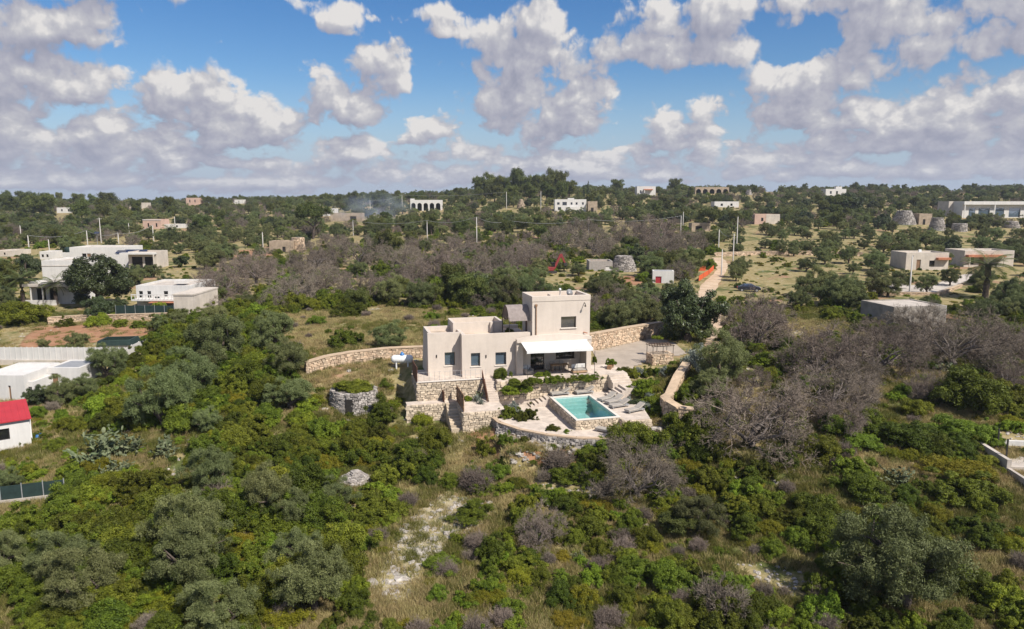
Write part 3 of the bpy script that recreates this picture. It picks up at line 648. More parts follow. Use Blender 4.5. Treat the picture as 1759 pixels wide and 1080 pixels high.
# awning
aw = empty('awning', (0, 0, 0)); aw.parent = villa
fb = MB(); nn = 12
for k in range(nn):
    a, c = -1.15 + 6.7 * k / nn, -1.15 + 6.7 * (k + 1) / nn; s1, s2 = 0.012 * math.sin(k * 2.1), 0.012 * math.sin((k + 1) * 2.1)
    fb.hexa([(a, -2.2, 2.80 + s1), (c, -2.2, 2.80 + s2), (c, -0.22, 3.20), (a, -0.22, 3.20), (a, -2.2, 2.83 + s1), (c, -2.2, 2.83 + s2), (c, -0.22, 3.23), (a, -0.22, 3.23)])
    fb.hexa([(a, -2.225, 2.58 + 0.02 * math.sin(k)), (c, -2.225, 2.58 + 0.02 * math.sin(k + 1)), (c, -2.205, 2.58 + 0.02 * math.sin(k + 1)), (a, -2.205, 2.58 + 0.02 * math.sin(k)), (a, -2.225, 2.84), (c, -2.225, 2.84), (c, -2.205, 2.84), (a, -2.205, 2.84)])
fb.build('fabric', awning_m, aw)
MB().box(-1.2, -0.42, 3.21, 5.6, -0.21, 3.30).build('cassette', white_metal, aw)
for u in (-0.9, 5.3): MB().tube([(u, -0.25, 3.0), (u + (0.3 if u < 0 else -0.3), -1.3, 2.85), (u, -2.18, 2.76)], 0.035, 6).build('folding_arm', dark_metal, aw)
# barrel-vaulted canopy on the roof terrace
can = empty('roof_canopy', (0, 0, 0)); can.parent = villa
prof = []
for k in range(15): t = math.pi * (0.06 + 0.88 * k / 14); prof.append((2.4 - 1.5 * math.cos(t), 4.95 + 1.72 * math.sin(t)))
vs = MB()
for k in range(14):
    (v0, z0), (v1, z1) = prof[k], prof[k + 1]
    for j in range(22):
        a = -2.15 + 2.22 * j / 22; c = -2.15 + 2.22 * (j + 0.86) / 22
        vs.hexa([(a, v0, z0), (c, v0, z0), (c, v1, z1), (a, v1, z1), (a, v0, z0 + 0.03), (c, v0, z0 + 0.03), (c, v1, z1 + 0.03), (a, v1, z1 + 0.03)], tint=random.random())
    vs.hexa([(-2.15, v0, z0 - 0.02), (0.07, v0, z0 - 0.02), (0.07, v1, z1 - 0.02), (-2.15, v1, z1 - 0.02), (-2.15, v0, z0), (0.07, v0, z0), (0.07, v1, z1), (-2.15, v1, z1)])
vs.build('vault_sheet', vault_m, can)
for u in (-2.1, -0.1):
    MB().tube([(u, v, z - 0.05) for v, z in prof], 0.035, 6).build('rib', dark_metal, can)
for u, v in ((-2.1, prof[0][0]), (-2.1, prof[-1][0])): MB().tube([(u, v, 3.68), (u, v, prof[0][1])], 0.04, 6).build('post', dark_metal, can)

# terrace with stone retaining face
ter = empty('terrace', W(-11.4, -0.6, -1.8), TH, 'pale paved terrace on a honey-coloured stone retaining wall under the villa', 'terrace')
def rel(root_u, root_v, root_z):
    return lambda u, v, z=0.0: (u - root_u, v - root_v, z - root_z)
def prismL(root, ru, rv, rz, poly, z0, z1, name, mat):
    return MB().prism([(u - ru, v - rv) for u, v in poly], z0 - rz, z1 - rz).build(name, mat, root)
TP = [(-11.4, -0.6), (-3.95, -0.6), (-3.95, -1.7), (9.4, -1.7), (9.4, 2.6), (6.6, 2.6), (6.6, 4.6), (-11.4, 4.6)]
prismL(ter, -11.4, -0.6, -1.8, TP, -2.6, 0.0, 'paving', paving)
st = Stones(); st.wall(W(-11.4, -0.63), W(-4.95, -0.63), -2.2, -0.08).wall(W(-11.43, 3.5), W(-11.43, -0.6), -0.9, -0.06, -2.2, -0.06).wall(W(-3.95, -1.74), W(7.2, -1.74), -2.0, -0.1, cl=0.45, ch=0.26)
stone_part(st, ter, stone_mix)
MB().box(-0.08, -0.12, 1.8, 6.5, 0.1, 1.86).build('coping', pale_sill, ter)
rail = empty('terrace_railing', W(-11.3, -0.5, 0), TH, 'slender wire railing along the front edge of the terrace', 'railing')
for k in range(14): MB().box(k * 0.5 - 0.012, -0.012, 0, k * 0.5 + 0.012, 0.012, 0.95).build('post', pale_metal, rail)
for z in (0.93, 0.5): MB().tube([(0, 0, z), (6.5, 0, z)], 0.009, 4).build('wire', pale_metal, rail)
def panel_thing(name, label, cat, u, v, z, du, dv, dz_end, h, mat, boards=0, t=0.05):
    """upright panel from (u,v,z) along (du,dv); bottom end drops by dz_end"""
    root = empty(name, W(u, v, z), TH, label, cat); L = math.hypot(du, dv); d = (du / L, dv / L); nrm = (-d[1] * t, d[0] * t)
    nb = boards or 1
    for k in range(nb):
        a, c = L * k / nb, L * (k + (0.9 if boards else 1)) / nb; za, zc = dz_end * a / L, dz_end * c / L
        q = [(d[0] * a, d[1] * a), (d[0] * c, d[1] * c), (d[0] * c + nrm[0], d[1] * c + nrm[1]), (d[0] * a + nrm[0], d[1] * a + nrm[1])]; zz = (za, zc, zc, za)
        MB().hexa([(*q[i], zz[i]) for i in range(4)] + [(*q[i], zz[i] + h) for i in range(4)], tint=random.random()).build('board' if boards else 'panel', mat, root)
    if boards:
        for f in (0.25, 0.75):
            q = [(nrm[0], nrm[1]), (d[0] * L + nrm[0], d[1] * L + nrm[1]), (d[0] * L + nrm[0] * 2, d[1] * L + nrm[1] * 2), (nrm[0] * 2, nrm[1] * 2)]; zz = (0, dz_end, dz_end, 0)
            MB().hexa([(*q[i], zz[i] + h * f) for i in range(4)] + [(*q[i], zz[i] + h * f + 0.08) for i in range(4)]).build('crosspiece', mat, root)
    return root
panel_thing('screen_panel', 'dark rusty screen panel at the tank end of the terrace', 'screen', -11.42, -0.55, -0.1, -0.05, 3.4, 0.0, 1.55, corten)
panel_thing('stair_screen', 'rusty steel panel beside the upper garden stairs', 'screen', -5.12, -2.7, -1.8, 0.0, 2.3, 1.7, 0.95, corten)
panel_thing('wooden_screen', 'brown wooden board screen standing on the stair landing', 'screen', -7.8, -5.2, -1.8, 0.0, 3.9, 0.0, 1.55, wood, boards=13)
panel_thing('gate_panel', 'small rusty gate panel at the head of the lower stairs', 'gate', -9.05, -1.75, -1.8, 0.0, 1.0, 0.0, 1.0, corten)
# path, landing, stairs
pth = empty('garden_path', W(-12.5, -1.7, -3.6), TH, 'narrow pale path on a rough stone wall below the terrace', 'path')
prismL(pth, -12.5, -1.7, -3.6, [(-12.6, -1.7), (-7.9, -1.7), (-7.9, -0.66), (-12.6, -0.66)], -4.4, -1.8, 'paving', paving)
st = Stones(); st.wall(W(-12.6, -1.74), W(-9.0, -1.74), -4.1, -1.86); stone_part(st, pth, stone_mix)
lnd = empty('stair_landing', W(-7.85, -5.35, -3.6), TH, 'square stone-faced landing at the foot of the terrace stairs', 'landing')
prismL(lnd, -7.85, -5.35, -3.6, [(-7.85, -5.35), (-4.0, -5.35), (-4.0, -0.66), (-7.85, -0.66)], -4.6, -1.8, 'paving', paving)
st = Stones(); st.wall(W(-7.87, -5.39), W(-4.0, -5.39), -4.4, -1.84).wall(W(-7.89, -0.9), W(-7.89, -5.35), -2.2, -1.84, -4.4, -1.84); stone_part(st, lnd, stone_mix)
def stairs(name, label, u, v, z, du, dv, n, run, rise, width, mat=paving, tread_m=None):
    """n steps climbing from (u,v,z) towards (du,dv); width to the left of that direction"""
    root = empty(name, W(u, v, z), TH, label, 'stairs'); px_, py_ = -dv, du
    for k in range(n):
        a, c = run * k, run * (k + 1); q = [(du * a, dv * a), (du * a + px_ * width, dv * a + py_ * width), (du * c + px_ * width, dv * c + py_ * width), (du * c, dv * c)]
        if du * py_ - dv * px_ > 0: q = [q[0], q[3], q[2], q[1]]
        MB().hexa([(x, y, -0.6) for x, y in q] + [(x, y, rise * (k + 1)) for x, y in q], tint=random.random()).build('step', mat, root, bevel=0.012)
    return root
stairs('stairs', 'pale stone stairs rising from the landing to the terrace', -3.95, -2.62, -1.8, 0, 1, 10, 0.2, 0.178, 1.0)
stairs('stairs', 'shaded stone stairs dropping beside the stair landing wall', -7.92, -5.1, -3.55, 0, 1, 9, 0.37, 0.19, 1.05, stone_mix)
stairs('stairs', 'short stone stairs from the lower deck to the pool deck', -0.95, -1.78, -2.5, 1, 0, 5, 0.38, 0.158, -1.25)
stairs('stairs', 'narrow stone stairs from the poolside up to the right landing', 6.5, -3.1, -1.7, 1, 0, 5, 0.34, 0.2, -1.9)
stairs('stairs', 'broad pale steps down from the villa forecourt', 9.3, -3.2, -0.7, 0, 1, 4, 0.36, 0.17, 2.0)
prismL(empty('upper_landing', W(8.2, -5.0, -1.6), TH, 'small pale landing between broad and narrow steps', 'landing'), 8.2, -5.0, -1.6, [(8.2, -5.0), (9.6, -5.0), (9.6, -3.2), (8.2, -3.2)], -1.9, -0.7, 'paving', paving)
# pool decks
dk = empty('pool_deck', W(5.3, -11.4, -3.2), TH, 'pale stone sunbathing deck around the right side of the pool', 'deck')
prismL(dk, 5.3, -11.4, -3.2, [(1.0, -1.75), (1.0, -3.0), (5.0, -3.0), (5.0, -11.4), (7.5, -11.4), (8.2, -8.5), (8.2, -1.75)], -3.6, -1.7, 'paving', paving)
st = Stones(); st.wall(W(5.0, -11.43), W(7.5, -11.43), -3.6, -1.8); stone_part(st, dk, stone_mix)
ld = empty('lower_deck', W(-4.9, -4.8, -3.2), TH, 'pale paved lower deck left of and in front of the pool', 'deck')
prismL(ld, -4.9, -4.8, -3.2, [(-5.0, -4.9), (-3.9, -1.8), (0.98, -1.8), (0.98, -10.64), (5.2, -10.64), (5.3, -12.5), (2.8, -13.3), (0.3, -12.4), (-1.7, -11.0), (-3.6, -9.0), (-4.8, -6.8)], -3.4, -2.5, 'paving', paving)
pool = empty('swimming_pool', W(1.0, -10.6, -2.5), TH, 'raised rectangular swimming pool with turquoise water and stone-clad sides', 'pool')
st = Stones(); st.wall(W(0.98, -3.0), W(0.98, -10.6), -2.7, -1.68, cl=0.3, ch=0.17).wall(W(1.0, -10.64), W(5.0, -10.64), -2.7, -1.68, cl=0.3, ch=0.17).wall(W(5.02, -10.6), W(5.02, -11.4), -2.7, -1.7, cl=0.3, ch=0.17); stone_part(st, pool, stone_mix)
c = MB(); w_ = 0.2
c.box(-0.06, -0.1, 0.83, 4.06, w_, 0.91).box(-0.06, 7.6 - w_, 0.83, 4.06, 7.66, 0.91).box(-0.06, w_, 0.83, w_, 7.6 - w_, 0.91).box(4 - w_, w_, 0.83, 4.06, 7.6 - w_, 0.91); c.build('coping', pale_sill, pool, bevel=0.01)
c = MB(); c.box(0.0, 0.0, -0.9, 4, 0.17, 0.829).box(0, 7.43, -0.9, 4, 7.6, 0.829).box(0, 0.17, -0.9, 0.17, 7.43, 0.829).box(3.83, 0.17, -0.9, 4, 7.43, 0.829).box(0.17, 0.17, -0.9, 3.83, 7.43, -0.55)
c.build('basin', pool_tile, pool)
for k in range(3): MB().box(0.175, 6.35 + 0.36 * k, -0.54, 3.825, 7.42, -0.05 + 0.24 * k).build('pool_step', pool_tile, pool)
def water_mat():
    m, nt, b = mat_base('pool_water')
    tr = nt.nodes.new('ShaderNodeBsdfTransparent'); tr.inputs[0].default_value = (0.62, 0.86, 0.87, 1)
    gl = nt.nodes.new('ShaderNodeBsdfGlossy'); gl.inputs['Roughness'].default_value = 0.02
    fr = nt.nodes.new('ShaderNodeFresnel'); fr.inputs[0].default_value = 1.33
    tc = nt.nodes.new('ShaderNodeTexCoord'); n = nt.nodes.new('ShaderNodeTexNoise'); n.inputs['Scale'].default_value = 2.5; n.inputs['Detail'].default_value = 3; nt.links.new(tc.outputs['Object'], n.inputs['Vector'])
    bp = nt.nodes.new('ShaderNodeBump'); bp.inputs['Strength'].default_value = 0.22; bp.inputs['Distance'].default_value = 0.05; nt.links.new(n.outputs[0], bp.inputs['Height'])
    nt.links.new(bp.outputs[0], gl.inputs['Normal']); nt.links.new(bp.outputs[0], fr.inputs['Normal'])
    ms = nt.nodes.new('ShaderNodeMixShader'); nt.links.new(fr.outputs[0], ms.inputs[0]); nt.links.new(tr.outputs[0], ms.inputs[1]); nt.links.new(gl.outputs[0], ms.inputs[2])
    nt.links.new(ms.outputs[0], nt.nodes['Material Output'].inputs[0]); return m
MB().quad((0.171, 0.171, 0.70), (3.829, 0.171, 0.70), (3.829, 7.429, 0.70), (0.171, 7.429, 0.70)).build('water', water_mat(), pool)
# rubble wall below the lower deck
arc = [(-5.15, -5.2), (-5.0, -6.9), (-3.8, -9.2), (-1.9, -11.2), (0.3, -12.65), (2.9, -13.5), (5.4, -12.8)]
rw = empty('rubble_wall', (*W(-3, -10)[:2], -4.6), TH, 'curved grey drystone rubble wall holding up the lower pool deck', 'wall')
st = Stones()
for a, b2 in zip(arc[:-1], arc[1:]): st.wall(W(*a), W(*b2), -5.3, -2.55, cl=0.3, ch=0.2, depth=0.35, lean=-0.0)
for a, b2 in zip(arc[1:4], arc[2:5]):
    for k in range(90): t = random.random(); o_ = random.random() * 1.1; p = W(a[0] + (b2[0] - a[0]) * t - o_ * 0.75, a[1] + (b2[1] - a[1]) * t - o_ * 0.75); z = -2.75 - o_ * 1.5; st.add((p[0], p[1], max(z, h1(p[0], p[1]) + 0.02)), (random.uniform(0.15, 0.4),) * 2 + (random.uniform(0.12, 0.28),), random.random() * 3)
stone_part(st, rw, stone_grey)
c = MB()
for a, b2 in zip(arc[:-1], arc[1:]):
    L = math.hypot(b2[0] - a[0], b2[1] - a[1]); nx, ny = (b2[1] - a[1]) / L, -(b2[0] - a[0]) / L
    q = [(a[0] + nx * 0.15, a[1] + ny * 0.15), (b2[0] + nx * 0.15, b2[1] + ny * 0.15), (b2[0] - nx * 0.25, b2[1] - ny * 0.25), (a[0] - nx * 0.25, a[1] - ny * 0.25)]
    c.hexa([(u + 3, v + 10, 2.04) for u, v in q] + [(u + 3, v + 10, 2.16) for u, v in q])
c.build('coping', wall_cap, rw)
# loungers
def lounger(u, v, z, rz, label):
    t = empty('sun_lounger', W(u, v, z), TH + rz, label, 'sun lounger', 'sun loungers around the pool')
    f = MB(); f.box(-0.95, -0.32, 0.16, 0.95, 0.32, 0.22); f.build('frame', pale_metal, t)
    for x, y in ((-0.85, -0.28), (-0.85, 0.28), (0.8, -0.28), (0.8, 0.28)): MB().box(x - 0.03, y - 0.03, 0, x + 0.03, y + 0.03, 0.16).build('leg', pale_metal, t)
    MB().box(-1.0, -0.35, 0.22, 0.25, 0.35, 0.36).build('mattress', cushion, t, bevel=0.05)
    MB().hexa([(0.26, -0.35, 0.22), (1.0, -0.35, 0.62), (1.0, 0.35, 0.62), (0.26, 0.35, 0.22), (0.20, -0.35, 0.36), (0.93, -0.35, 0.75), (0.93, 0.35, 0.75), (0.20, 0.35, 0.36)]).build('backrest', cushion, t, bevel=0.05)
    MB().box(0.5, -0.02, 0.22, 0.54, 0.02, 0.46).build('support_strut', pale_metal, t)
lounger(2.2, -2.15, -1.7, R(6), 'sun lounger behind the pool nearer the left stairs')
lounger(4.7, -2.2, -1.7, R(8), 'sun lounger behind the pool beside the right stairs')
lounger(5.95, -5.1, -1.7, R(24), 'sun lounger beside the pool closest to the narrow stairs')
lounger(6.25, -6.1, -1.7, R(26), 'second sun lounger from the narrow stairs beside the pool')
lounger(6.2, -7.5, -1.7, R(14), 'third sun lounger from the narrow stairs beside the pool')
lounger(7.0, -9.2, -1.7, R(20), 'last sun lounger on the deck, beside the front pool corner')
lounger(3.3, -11.9, -2.5, R(-50), 'lone sun lounger on the lower deck in front of the pool')
# porch furniture
def chair(u, v, rz, label):
    t = empty('dining_chair', W(u, v, 0), TH + rz, label, 'chair', 'porch dining chairs')
    for x in (-0.2, 0.2):
        for y in (-0.2, 0.2): MB().box(x - 0.02, y - 0.02, 0, x + 0.02, y + 0.02, 0.44).build('leg', dark_metal, t)
    MB().box(-0.24, -0.24, 0.44, 0.24, 0.24, 0.50).build('seat', cushion, t, bevel=0.02); MB().hexa([(-0.23, 0.2, 0.5), (0.23, 0.2, 0.5), (0.23, 0.25, 0.5), (-0.23, 0.25, 0.5), (-0.23, 0.27, 0.9), (0.23, 0.27, 0.9), (0.23, 0.31, 0.9), (-0.23, 0.31, 0.9)]).build('backrest', cushion, t)
t = empty('porch_table', W(3.0, 0.5, 0), TH, 'wooden dining table under the awning', 'table')
MB().box(-0.9, -0.4, 0.70, 0.9, 0.4, 0.76).build('tabletop', pale_wood, t, bevel=0.01)
for x in (-0.8, 0.8):
    for y in (-0.32, 0.32): MB().box(x - 0.03, y - 0.03, 0, x + 0.03, y + 0.03, 0.70).build('leg', pale_wood, t)
chair(2.5, 1.15, 0, 'porch chair behind the table, nearer the sliding door'); chair(3.5, 1.15, 0.1, 'porch chair behind the table, nearer the window'); chair(1.7, 0.5, 1.5, 'porch chair at the sliding door end of the table')
t = empty('porch_sofa', W(4.75, -0.5, 0), TH, 'low wooden sofa with pale cushions at the right end of the porch', 'sofa')
MB().box(-0.75, -0.35, 0.1, 0.75, 0.4, 0.3).build('frame', pale_wood, t); MB().box(-0.72, -0.33, 0.3, 0.72, 0.3, 0.45).build('seat_cushion', cushion, t, bevel=0.04); MB().box(-0.72, 0.28, 0.45, 0.72, 0.42, 0.85).build('back_cushion', white_paint, t, bevel=0.04)
t = empty('armchair', W(-0.4, 0.1, 0), TH + 0.3, 'pale armchair beside the left porch pillar', 'armchair')
MB().box(-0.4, -0.4, 0.1, 0.4, 0.4, 0.42).build('seat', cushion, t, bevel=0.04); MB().box(-0.4, 0.28, 0.42, 0.4, 0.42, 0.85).build('backrest', white_paint, t, bevel=0.03)
for x in (-0.36, 0.36): MB().box(x - 0.05, -0.38, 0.42, x + 0.05, 0.3, 0.6).build('armrest', cushion, t)
for u, lab in ((-0.9, 'thin dark post at the armchair end of the porch edge'), (2.5, 'thin dark post midway along the porch edge'), (4.15, 'thin dark post by the porch sofa')):
    tag(MB().lathe([(0.06, 0), (0.022, 0.03), (0.022, 1.25), (0.04, 1.3)], 8).build('garden_post', dark_metal, None, loc=W(u, -1.55, 0)), lab, 'post', 'thin posts along the porch edge')
o = MB().lathe([(0.06, 0), (0.025, 0.03), (0.025, 2.3), (0.04, 2.35)], 8).build('tall_post', dark_metal, None, loc=W(6.0, -1.5, 0)); tag(o, 'tall thin post wrapped by a climber under the awning corner', 'post')
t = empty('flower_trough', W(8.6, 0.8, 0), TH + 1.0, 'long brown planter at the edge of the gravel forecourt', 'planter')
MB().box(-0.9, -0.2, 0, 0.9, 0.2, 0.35).build('box', wood, t); MB().box(-0.85, -0.16, 0.34, 0.85, 0.16, 0.37).build('earth', soil_m, t)
t = empty('gas_tank', (-11.6, 75.6, h1(-11.6, 75.6)), R(4), 'white horizontal gas tank with blue cap beside the villa', 'tank')
tb = MB()
pf = [(-1.15, 0.05), (-1.12, 0.25), (-1.0, 0.38), (-0.8, 0.44), (0.8, 0.44), (1.0, 0.38), (1.12, 0.25), (1.15, 0.05)]
tb.tube([(x, 0, 0.95) for x, r in pf], [r for x, r in pf], 18); tb.build('vessel', white_metal, t, smooth=True)
for x in (-0.6, 0.6): MB().box(x - 0.06, -0.32, -0.1, x + 0.06, 0.32, 0.62).build('saddle', white_metal, t)
MB().lathe([(0.24, 1.36), (0.24, 1.52), (0.12, 1.58), (0.08, 1.72)], 12).build('valve_cap', blue_plastic, t, smooth=True)
# garden walls
drystone('low honey stone wall curving across the field left of the villa', [(-21.3, 73.6), (-19.4, 75.2), (-17.3, 76.3), (-13.5, 78), (-9.4, 79.2), (-6.0, 79.8)], 1.15, 0.5, stone_orange, mortar, wall_cap)
drystone('tall honey stone wall behind the gravel forecourt', [(7.6, 82.0), (9.4, 83.1), (14.0, 87.3), (19.1, 92.4)], [1.9, 1.9, 1.9, 1.7], 0.5, stone_orange, mortar, wall_cap)
drystone('curved retaining wall with a broad tan coping right of the garden', [(18.4, 74.8), (16.2, 69.7), (14.65, 66.1), (13.75, 63.9), (13.75, 62.4), (14.5, 61.4), (15.7, 61.2)], [0.7, 1.0, 1.3, 1.6, 1.7, 1.7, 1.6], 0.55, stone_orange, mortar, wall_cap, both=True)
t = empty('stone_barbecue', G(1133, 624), TH, 'square stone garden kitchen under a metal pergola', 'garden kitchen'); bx = t.location
st = Stones(); q = [(-1.1, -0.7), (1.1, -0.7), (1.1, 0.7), (-1.1, 0.7)]
wq = [(bx.x + a * CU - b2 * SU, bx.y + a * SU + b2 * CU) for a, b2 in q]
for i in range(4): st.wall(wq[i], wq[(i + 1) % 4], bx.z - 0.2, bx.z + 1.15)
stone_part(st, t, stone_orange); MB().box(-1.0, -0.6, -0.2, 1.0, 0.6, 1.12).build('core', mortar, t)
for x in (-1.15, 0, 1.15):
    for y in (-0.75, 0.75): MB().tube([(x, y, -0.2), (x, y, 1.95)], 0.035, 6).build('post', dark_metal, t)
for y in (-0.75, 0, 0.75): MB().box(-1.3, y - 0.03, 1.95, 1.3, y + 0.03, 2.02).build('beam', dark_metal, t)
for k in range(9): MB().box(-1.2 + k * 0.3 - 0.02, -0.85, 2.02, -1.2 + k * 0.3 + 0.02, 0.85, 2.06).build('slat', wood, t)

# ------------------------------------------------------------------ plants: shapes
def leaves(C, Nn, L, Wd, rng):
    """pointed leaves at C facing about Nn"""
    n = len(C); Nn = Nn / (np.linalg.norm(Nn, axis=1, keepdims=True) + 1e-9)
    t = np.cross(Nn, rng.normal(size=(n, 3))); t /= np.linalg.norm(t, axis=1, keepdims=True) + 1e-9
    b = np.cross(Nn, t); L = np.asarray(L).reshape(-1, 1); Wd = np.asarray(Wd).reshape(-1, 1)
    V = np.stack([C - t * L + b * Wd, C - t * L - b * Wd, C + t * L], 1).reshape(-1, 3)
    return V, np.arange(3 * n).reshape(n, 3)
def foliage(rng, lobes, n, leaf, asp=0.45, sub=6, subr=0.5, shell=0.35, up=0.35, zmin=0.03, jit=0.55):
    """lobes (k,4) centre + radius > sub-clumps on their surface > leaves around each sub-clump"""
    lobes = np.asarray(lobes, float); k = len(lobes)
    d = rng.normal(size=(k, sub, 3)); d /= np.linalg.norm(d, axis=2, keepdims=True); d[..., 2] = np.where(d[..., 2] < -0.35, -d[..., 2], d[..., 2])
    sc = lobes[:, None, :3] + d * lobes[:, None, 3:] * 0.72; sr = lobes[:, None, 3] * subr * rng.uniform(0.65, 1.25, (k, sub))
    sc = sc.reshape(-1, 3); sr = sr.ravel(); tn = np.clip(rng.normal(0.5, 0.24, len(sr)), 0, 1)
    w = sr ** 2; idx = rng.choice(len(sr), n, p=w / w.sum())
    dd = rng.normal(size=(n, 3)); dd /= np.linalg.norm(dd, axis=1, keepdims=True)
    C = sc[idx] + dd * sr[idx, None] * (1 - shell * rng.random((n, 1)) ** 1.5)
    keep = C[:, 2] > zmin; C, dd, idx = C[keep], dd[keep], idx[keep]; n = len(C)
    Nn = dd + rng.normal(size=(n, 3)) * jit + np.array([0, 0, up])
    L = leaf * rng.uniform(0.65, 1.35, n)
    V, Fq = leaves(C, Nn, L, L * asp, rng)
    return V, Fq, np.clip(tn[idx] + rng.normal(0, 0.13, n), 0, 1)
def dome(rng, k, rx, ry, rz, zc, r0, r1, inner=0.55, outer=0.85, bottom=-0.15, lump=0.22):
    d = rng.normal(size=(k * 3, 3)); d /= np.linalg.norm(d, axis=1, keepdims=True); d = d[d[:, 2] > bottom][:k]
    f = 1 + lump * np.sin(3.1 * d[:, 0] + 5 * rng.random()) * np.sin(2.7 * d[:, 1] + 5 * rng.random()) + lump * 0.5 * np.sin(6 * d[:, 0] + 4 * d[:, 2] + 6 * rng.random())
    s = rng.uniform(inner, outer, len(d)) * f
    return np.column_stack([d[:, 0] * s * rx, d[:, 1] * s * ry, zc + d[:, 2] * s * rz, rng.uniform(r0, r1, len(d))])
def tubes(paths, n=6):
    """paths: list of (points, radii)"""
    b = MB()
    for p, r in paths: b.tube(p, r, n, caps=False)
    V = np.array(b.v); Fq = np.array(b.f); return V, Fq
def limb_paths(rng, h, spread, nl, r0, crook=0.12, fork=True, base_h=0.3):
    P = []; base = np.array([0, 0, -0.25]); t1 = np.array([rng.normal() * 0.08, rng.normal() * 0.08, h * base_h])
    P.append(([base, base * 0 + t1 * 0.5 + rng.normal(size=3) * 0.03, t1], [r0 * 1.35, r0, r0 * 0.85])); ends = []
    for k in range(nl):
        a = 2 * math.pi * (k + rng.random() * 0.6) / nl; e = np.array([math.cos(a) * spread * rng.uniform(0.5, 0.9), math.sin(a) * spread * rng.uniform(0.5, 0.9), h * rng.uniform(0.6, 0.85)])
        m = t1 * 0.5 + e * 0.5 + np.array([math.cos(a), math.sin(a), 0.3]) * spread * 0.10 + rng.normal(size=3) * crook
        P.append(([t1 * 0.9, m, e], [r0 * 0.6, r0 * 0.38, r0 * 0.16])); ends.append(e)
        if fork:
            for q in range(2):
                e2 = m + (e - m) * rng.uniform(0.5, 1.0) + rng.normal(size=3) * spread * 0.28; e2[2] = max(e2[2], h * 0.4); P.append(([m, (m + e2) / 2 + rng.normal(size=3) * crook * 0.6, e2], [r0 * 0.3, r0 * 0.2, r0 * 0.08])); ends.append(e2)
    return P, np.array(ends)
def twigs(rng, starts, dirs, lens, w0, levels, kids, spread, ribbon=True, shrink=0.62, upb=0.12):
    """bare branch systems: every twig a tapering ribbon that forks at each level"""
    Vs, Fs = [], []; base = 0; p, d, l = starts, dirs, lens; w = w0
    for lev in range(levels):
        n = len(p); d = d / (np.linalg.norm(d, axis=1, keepdims=True) + 1e-9); e = p + d * l[:, None]
        s = np.cross(d, rng.normal(size=(n, 3))); s /= np.linalg.norm(s, axis=1, keepdims=True) + 1e-9
        Vs.append(np.stack([p - s * w, p + s * w, e + s * w * 0.6, e - s * w * 0.6], 1).reshape(-1, 3)); Fs.append(np.arange(4 * n).reshape(n, 4) + base); base += 4 * n
        t = rng.uniform(0.35, 1.0, (n, kids)); t[:, 0] = 1
        p2 = (p[:, None] + (d * l[:, None])[:, None] * t[..., None]).reshape(-1, 3)
        d = (d[:, None] + rng.normal(size=(n, kids, 3)) * spread).reshape(-1, 3); d[:, 2] += upb
        l = np.repeat(l * shrink, kids) * rng.uniform(0.7, 1.25, n * kids); p = p2; w *= 0.76
    V = np.concatenate(Vs); Fq = np.concatenate(Fs)
    return V, Fq
class Plant:
    """crown and trunk geometry, as separate meshes for trees one can tell apart and joined for far masses"""
    def __init__(s, name, crown, trunk, cm, tm, height, width):
        s.cm, s.tm, s.height, s.width = cm, tm, height, width
        Vc, Fc, Tc = crown; s.crown = np_mesh(name + '_crown', Vc, [Fc], cm, tint=[Tc]); s.trunk = s._j = None; s.name = name; s.data = (crown, trunk)
        if trunk is not None: s.trunk = np_mesh(name + '_trunk', trunk[0], [trunk[1]], tm, smooth=True)
    @property
    def joined(s):
        if s.trunk is None: return s.crown
        if s._j is None:
            (Vc, Fc, Tc), (Vt, Ft) = s.data
            s._j = np_mesh(s.name, np.concatenate([Vc, Vt]), [Fc, Ft + len(Vc)], [s.cm, s.tm], mi=[np.zeros(len(Fc)), np.ones(len(Ft))], tint=[Tc, np.full(len(Ft), 0.5)])
        return s._j
lf_mastic = leafmat('mastic_leaf', (0.056, 0.077, 0.007), (0.178, 0.210, 0.020), 0.44, 0.026, 0.30)
lf_bright = leafmat('fresh_leaf', (0.092, 0.136, 0.010), (0.235, 0.298, 0.026), 0.32, 0.018, 0.35)
lf_yellow = leafmat('spurge_leaf', (0.140, 0.140, 0.009), (0.270, 0.250, 0.020), 0.24, 0.03, 0.3)
lf_olive = leafmat('olive_leaf', (0.080, 0.097, 0.030), (0.218, 0.240, 0.096), 0.34, 0.024, 0.25)
lf_dark = leafmat('carob_leaf', (0.030, 0.045, 0.013), (0.088, 0.112, 0.040), 0.15, 0.012, 0.15, 0.45, 0.4)
lf_pine = leafmat('pine_needle', (0.050, 0.068, 0.014), (0.145, 0.162, 0.038), 0.24, 0.022, 0.15)
lf_dry = leafmat('bare_twig', (0.142, 0.112, 0.089), (0.255, 0.210, 0.170), 0.20, 0.012, 0.0, 0.95, 0.1)
lf_palm = leafmat('palm_leaf', (0.060, 0.085, 0.022), (0.160, 0.170, 0.060), 0.15, 0.015, 0.2)
lf_cactus = leafmat('cactus_pad', (0.075, 0.100, 0.045), (0.190, 0.205, 0.115), 0.15, 0.01, 0.0, 0.6)
lf_silver = leafmat('silver_leaf', (0.14, 0.16, 0.13), (0.30, 0.33, 0.28), 0.12, 0.01, 0.15)
lf_grass = leafmat('dry_grass', (0.25, 0.205, 0.075), (0.48, 0.39, 0.20), 0.25, 0.02, 0.25, 0.9, 0.1)
lf_herb = leafmat('green_grass', (0.095, 0.105, 0.020), (0.215, 0.205, 0.060), 0.25, 0.025, 0.25, 0.9, 0.1)
PL = {}
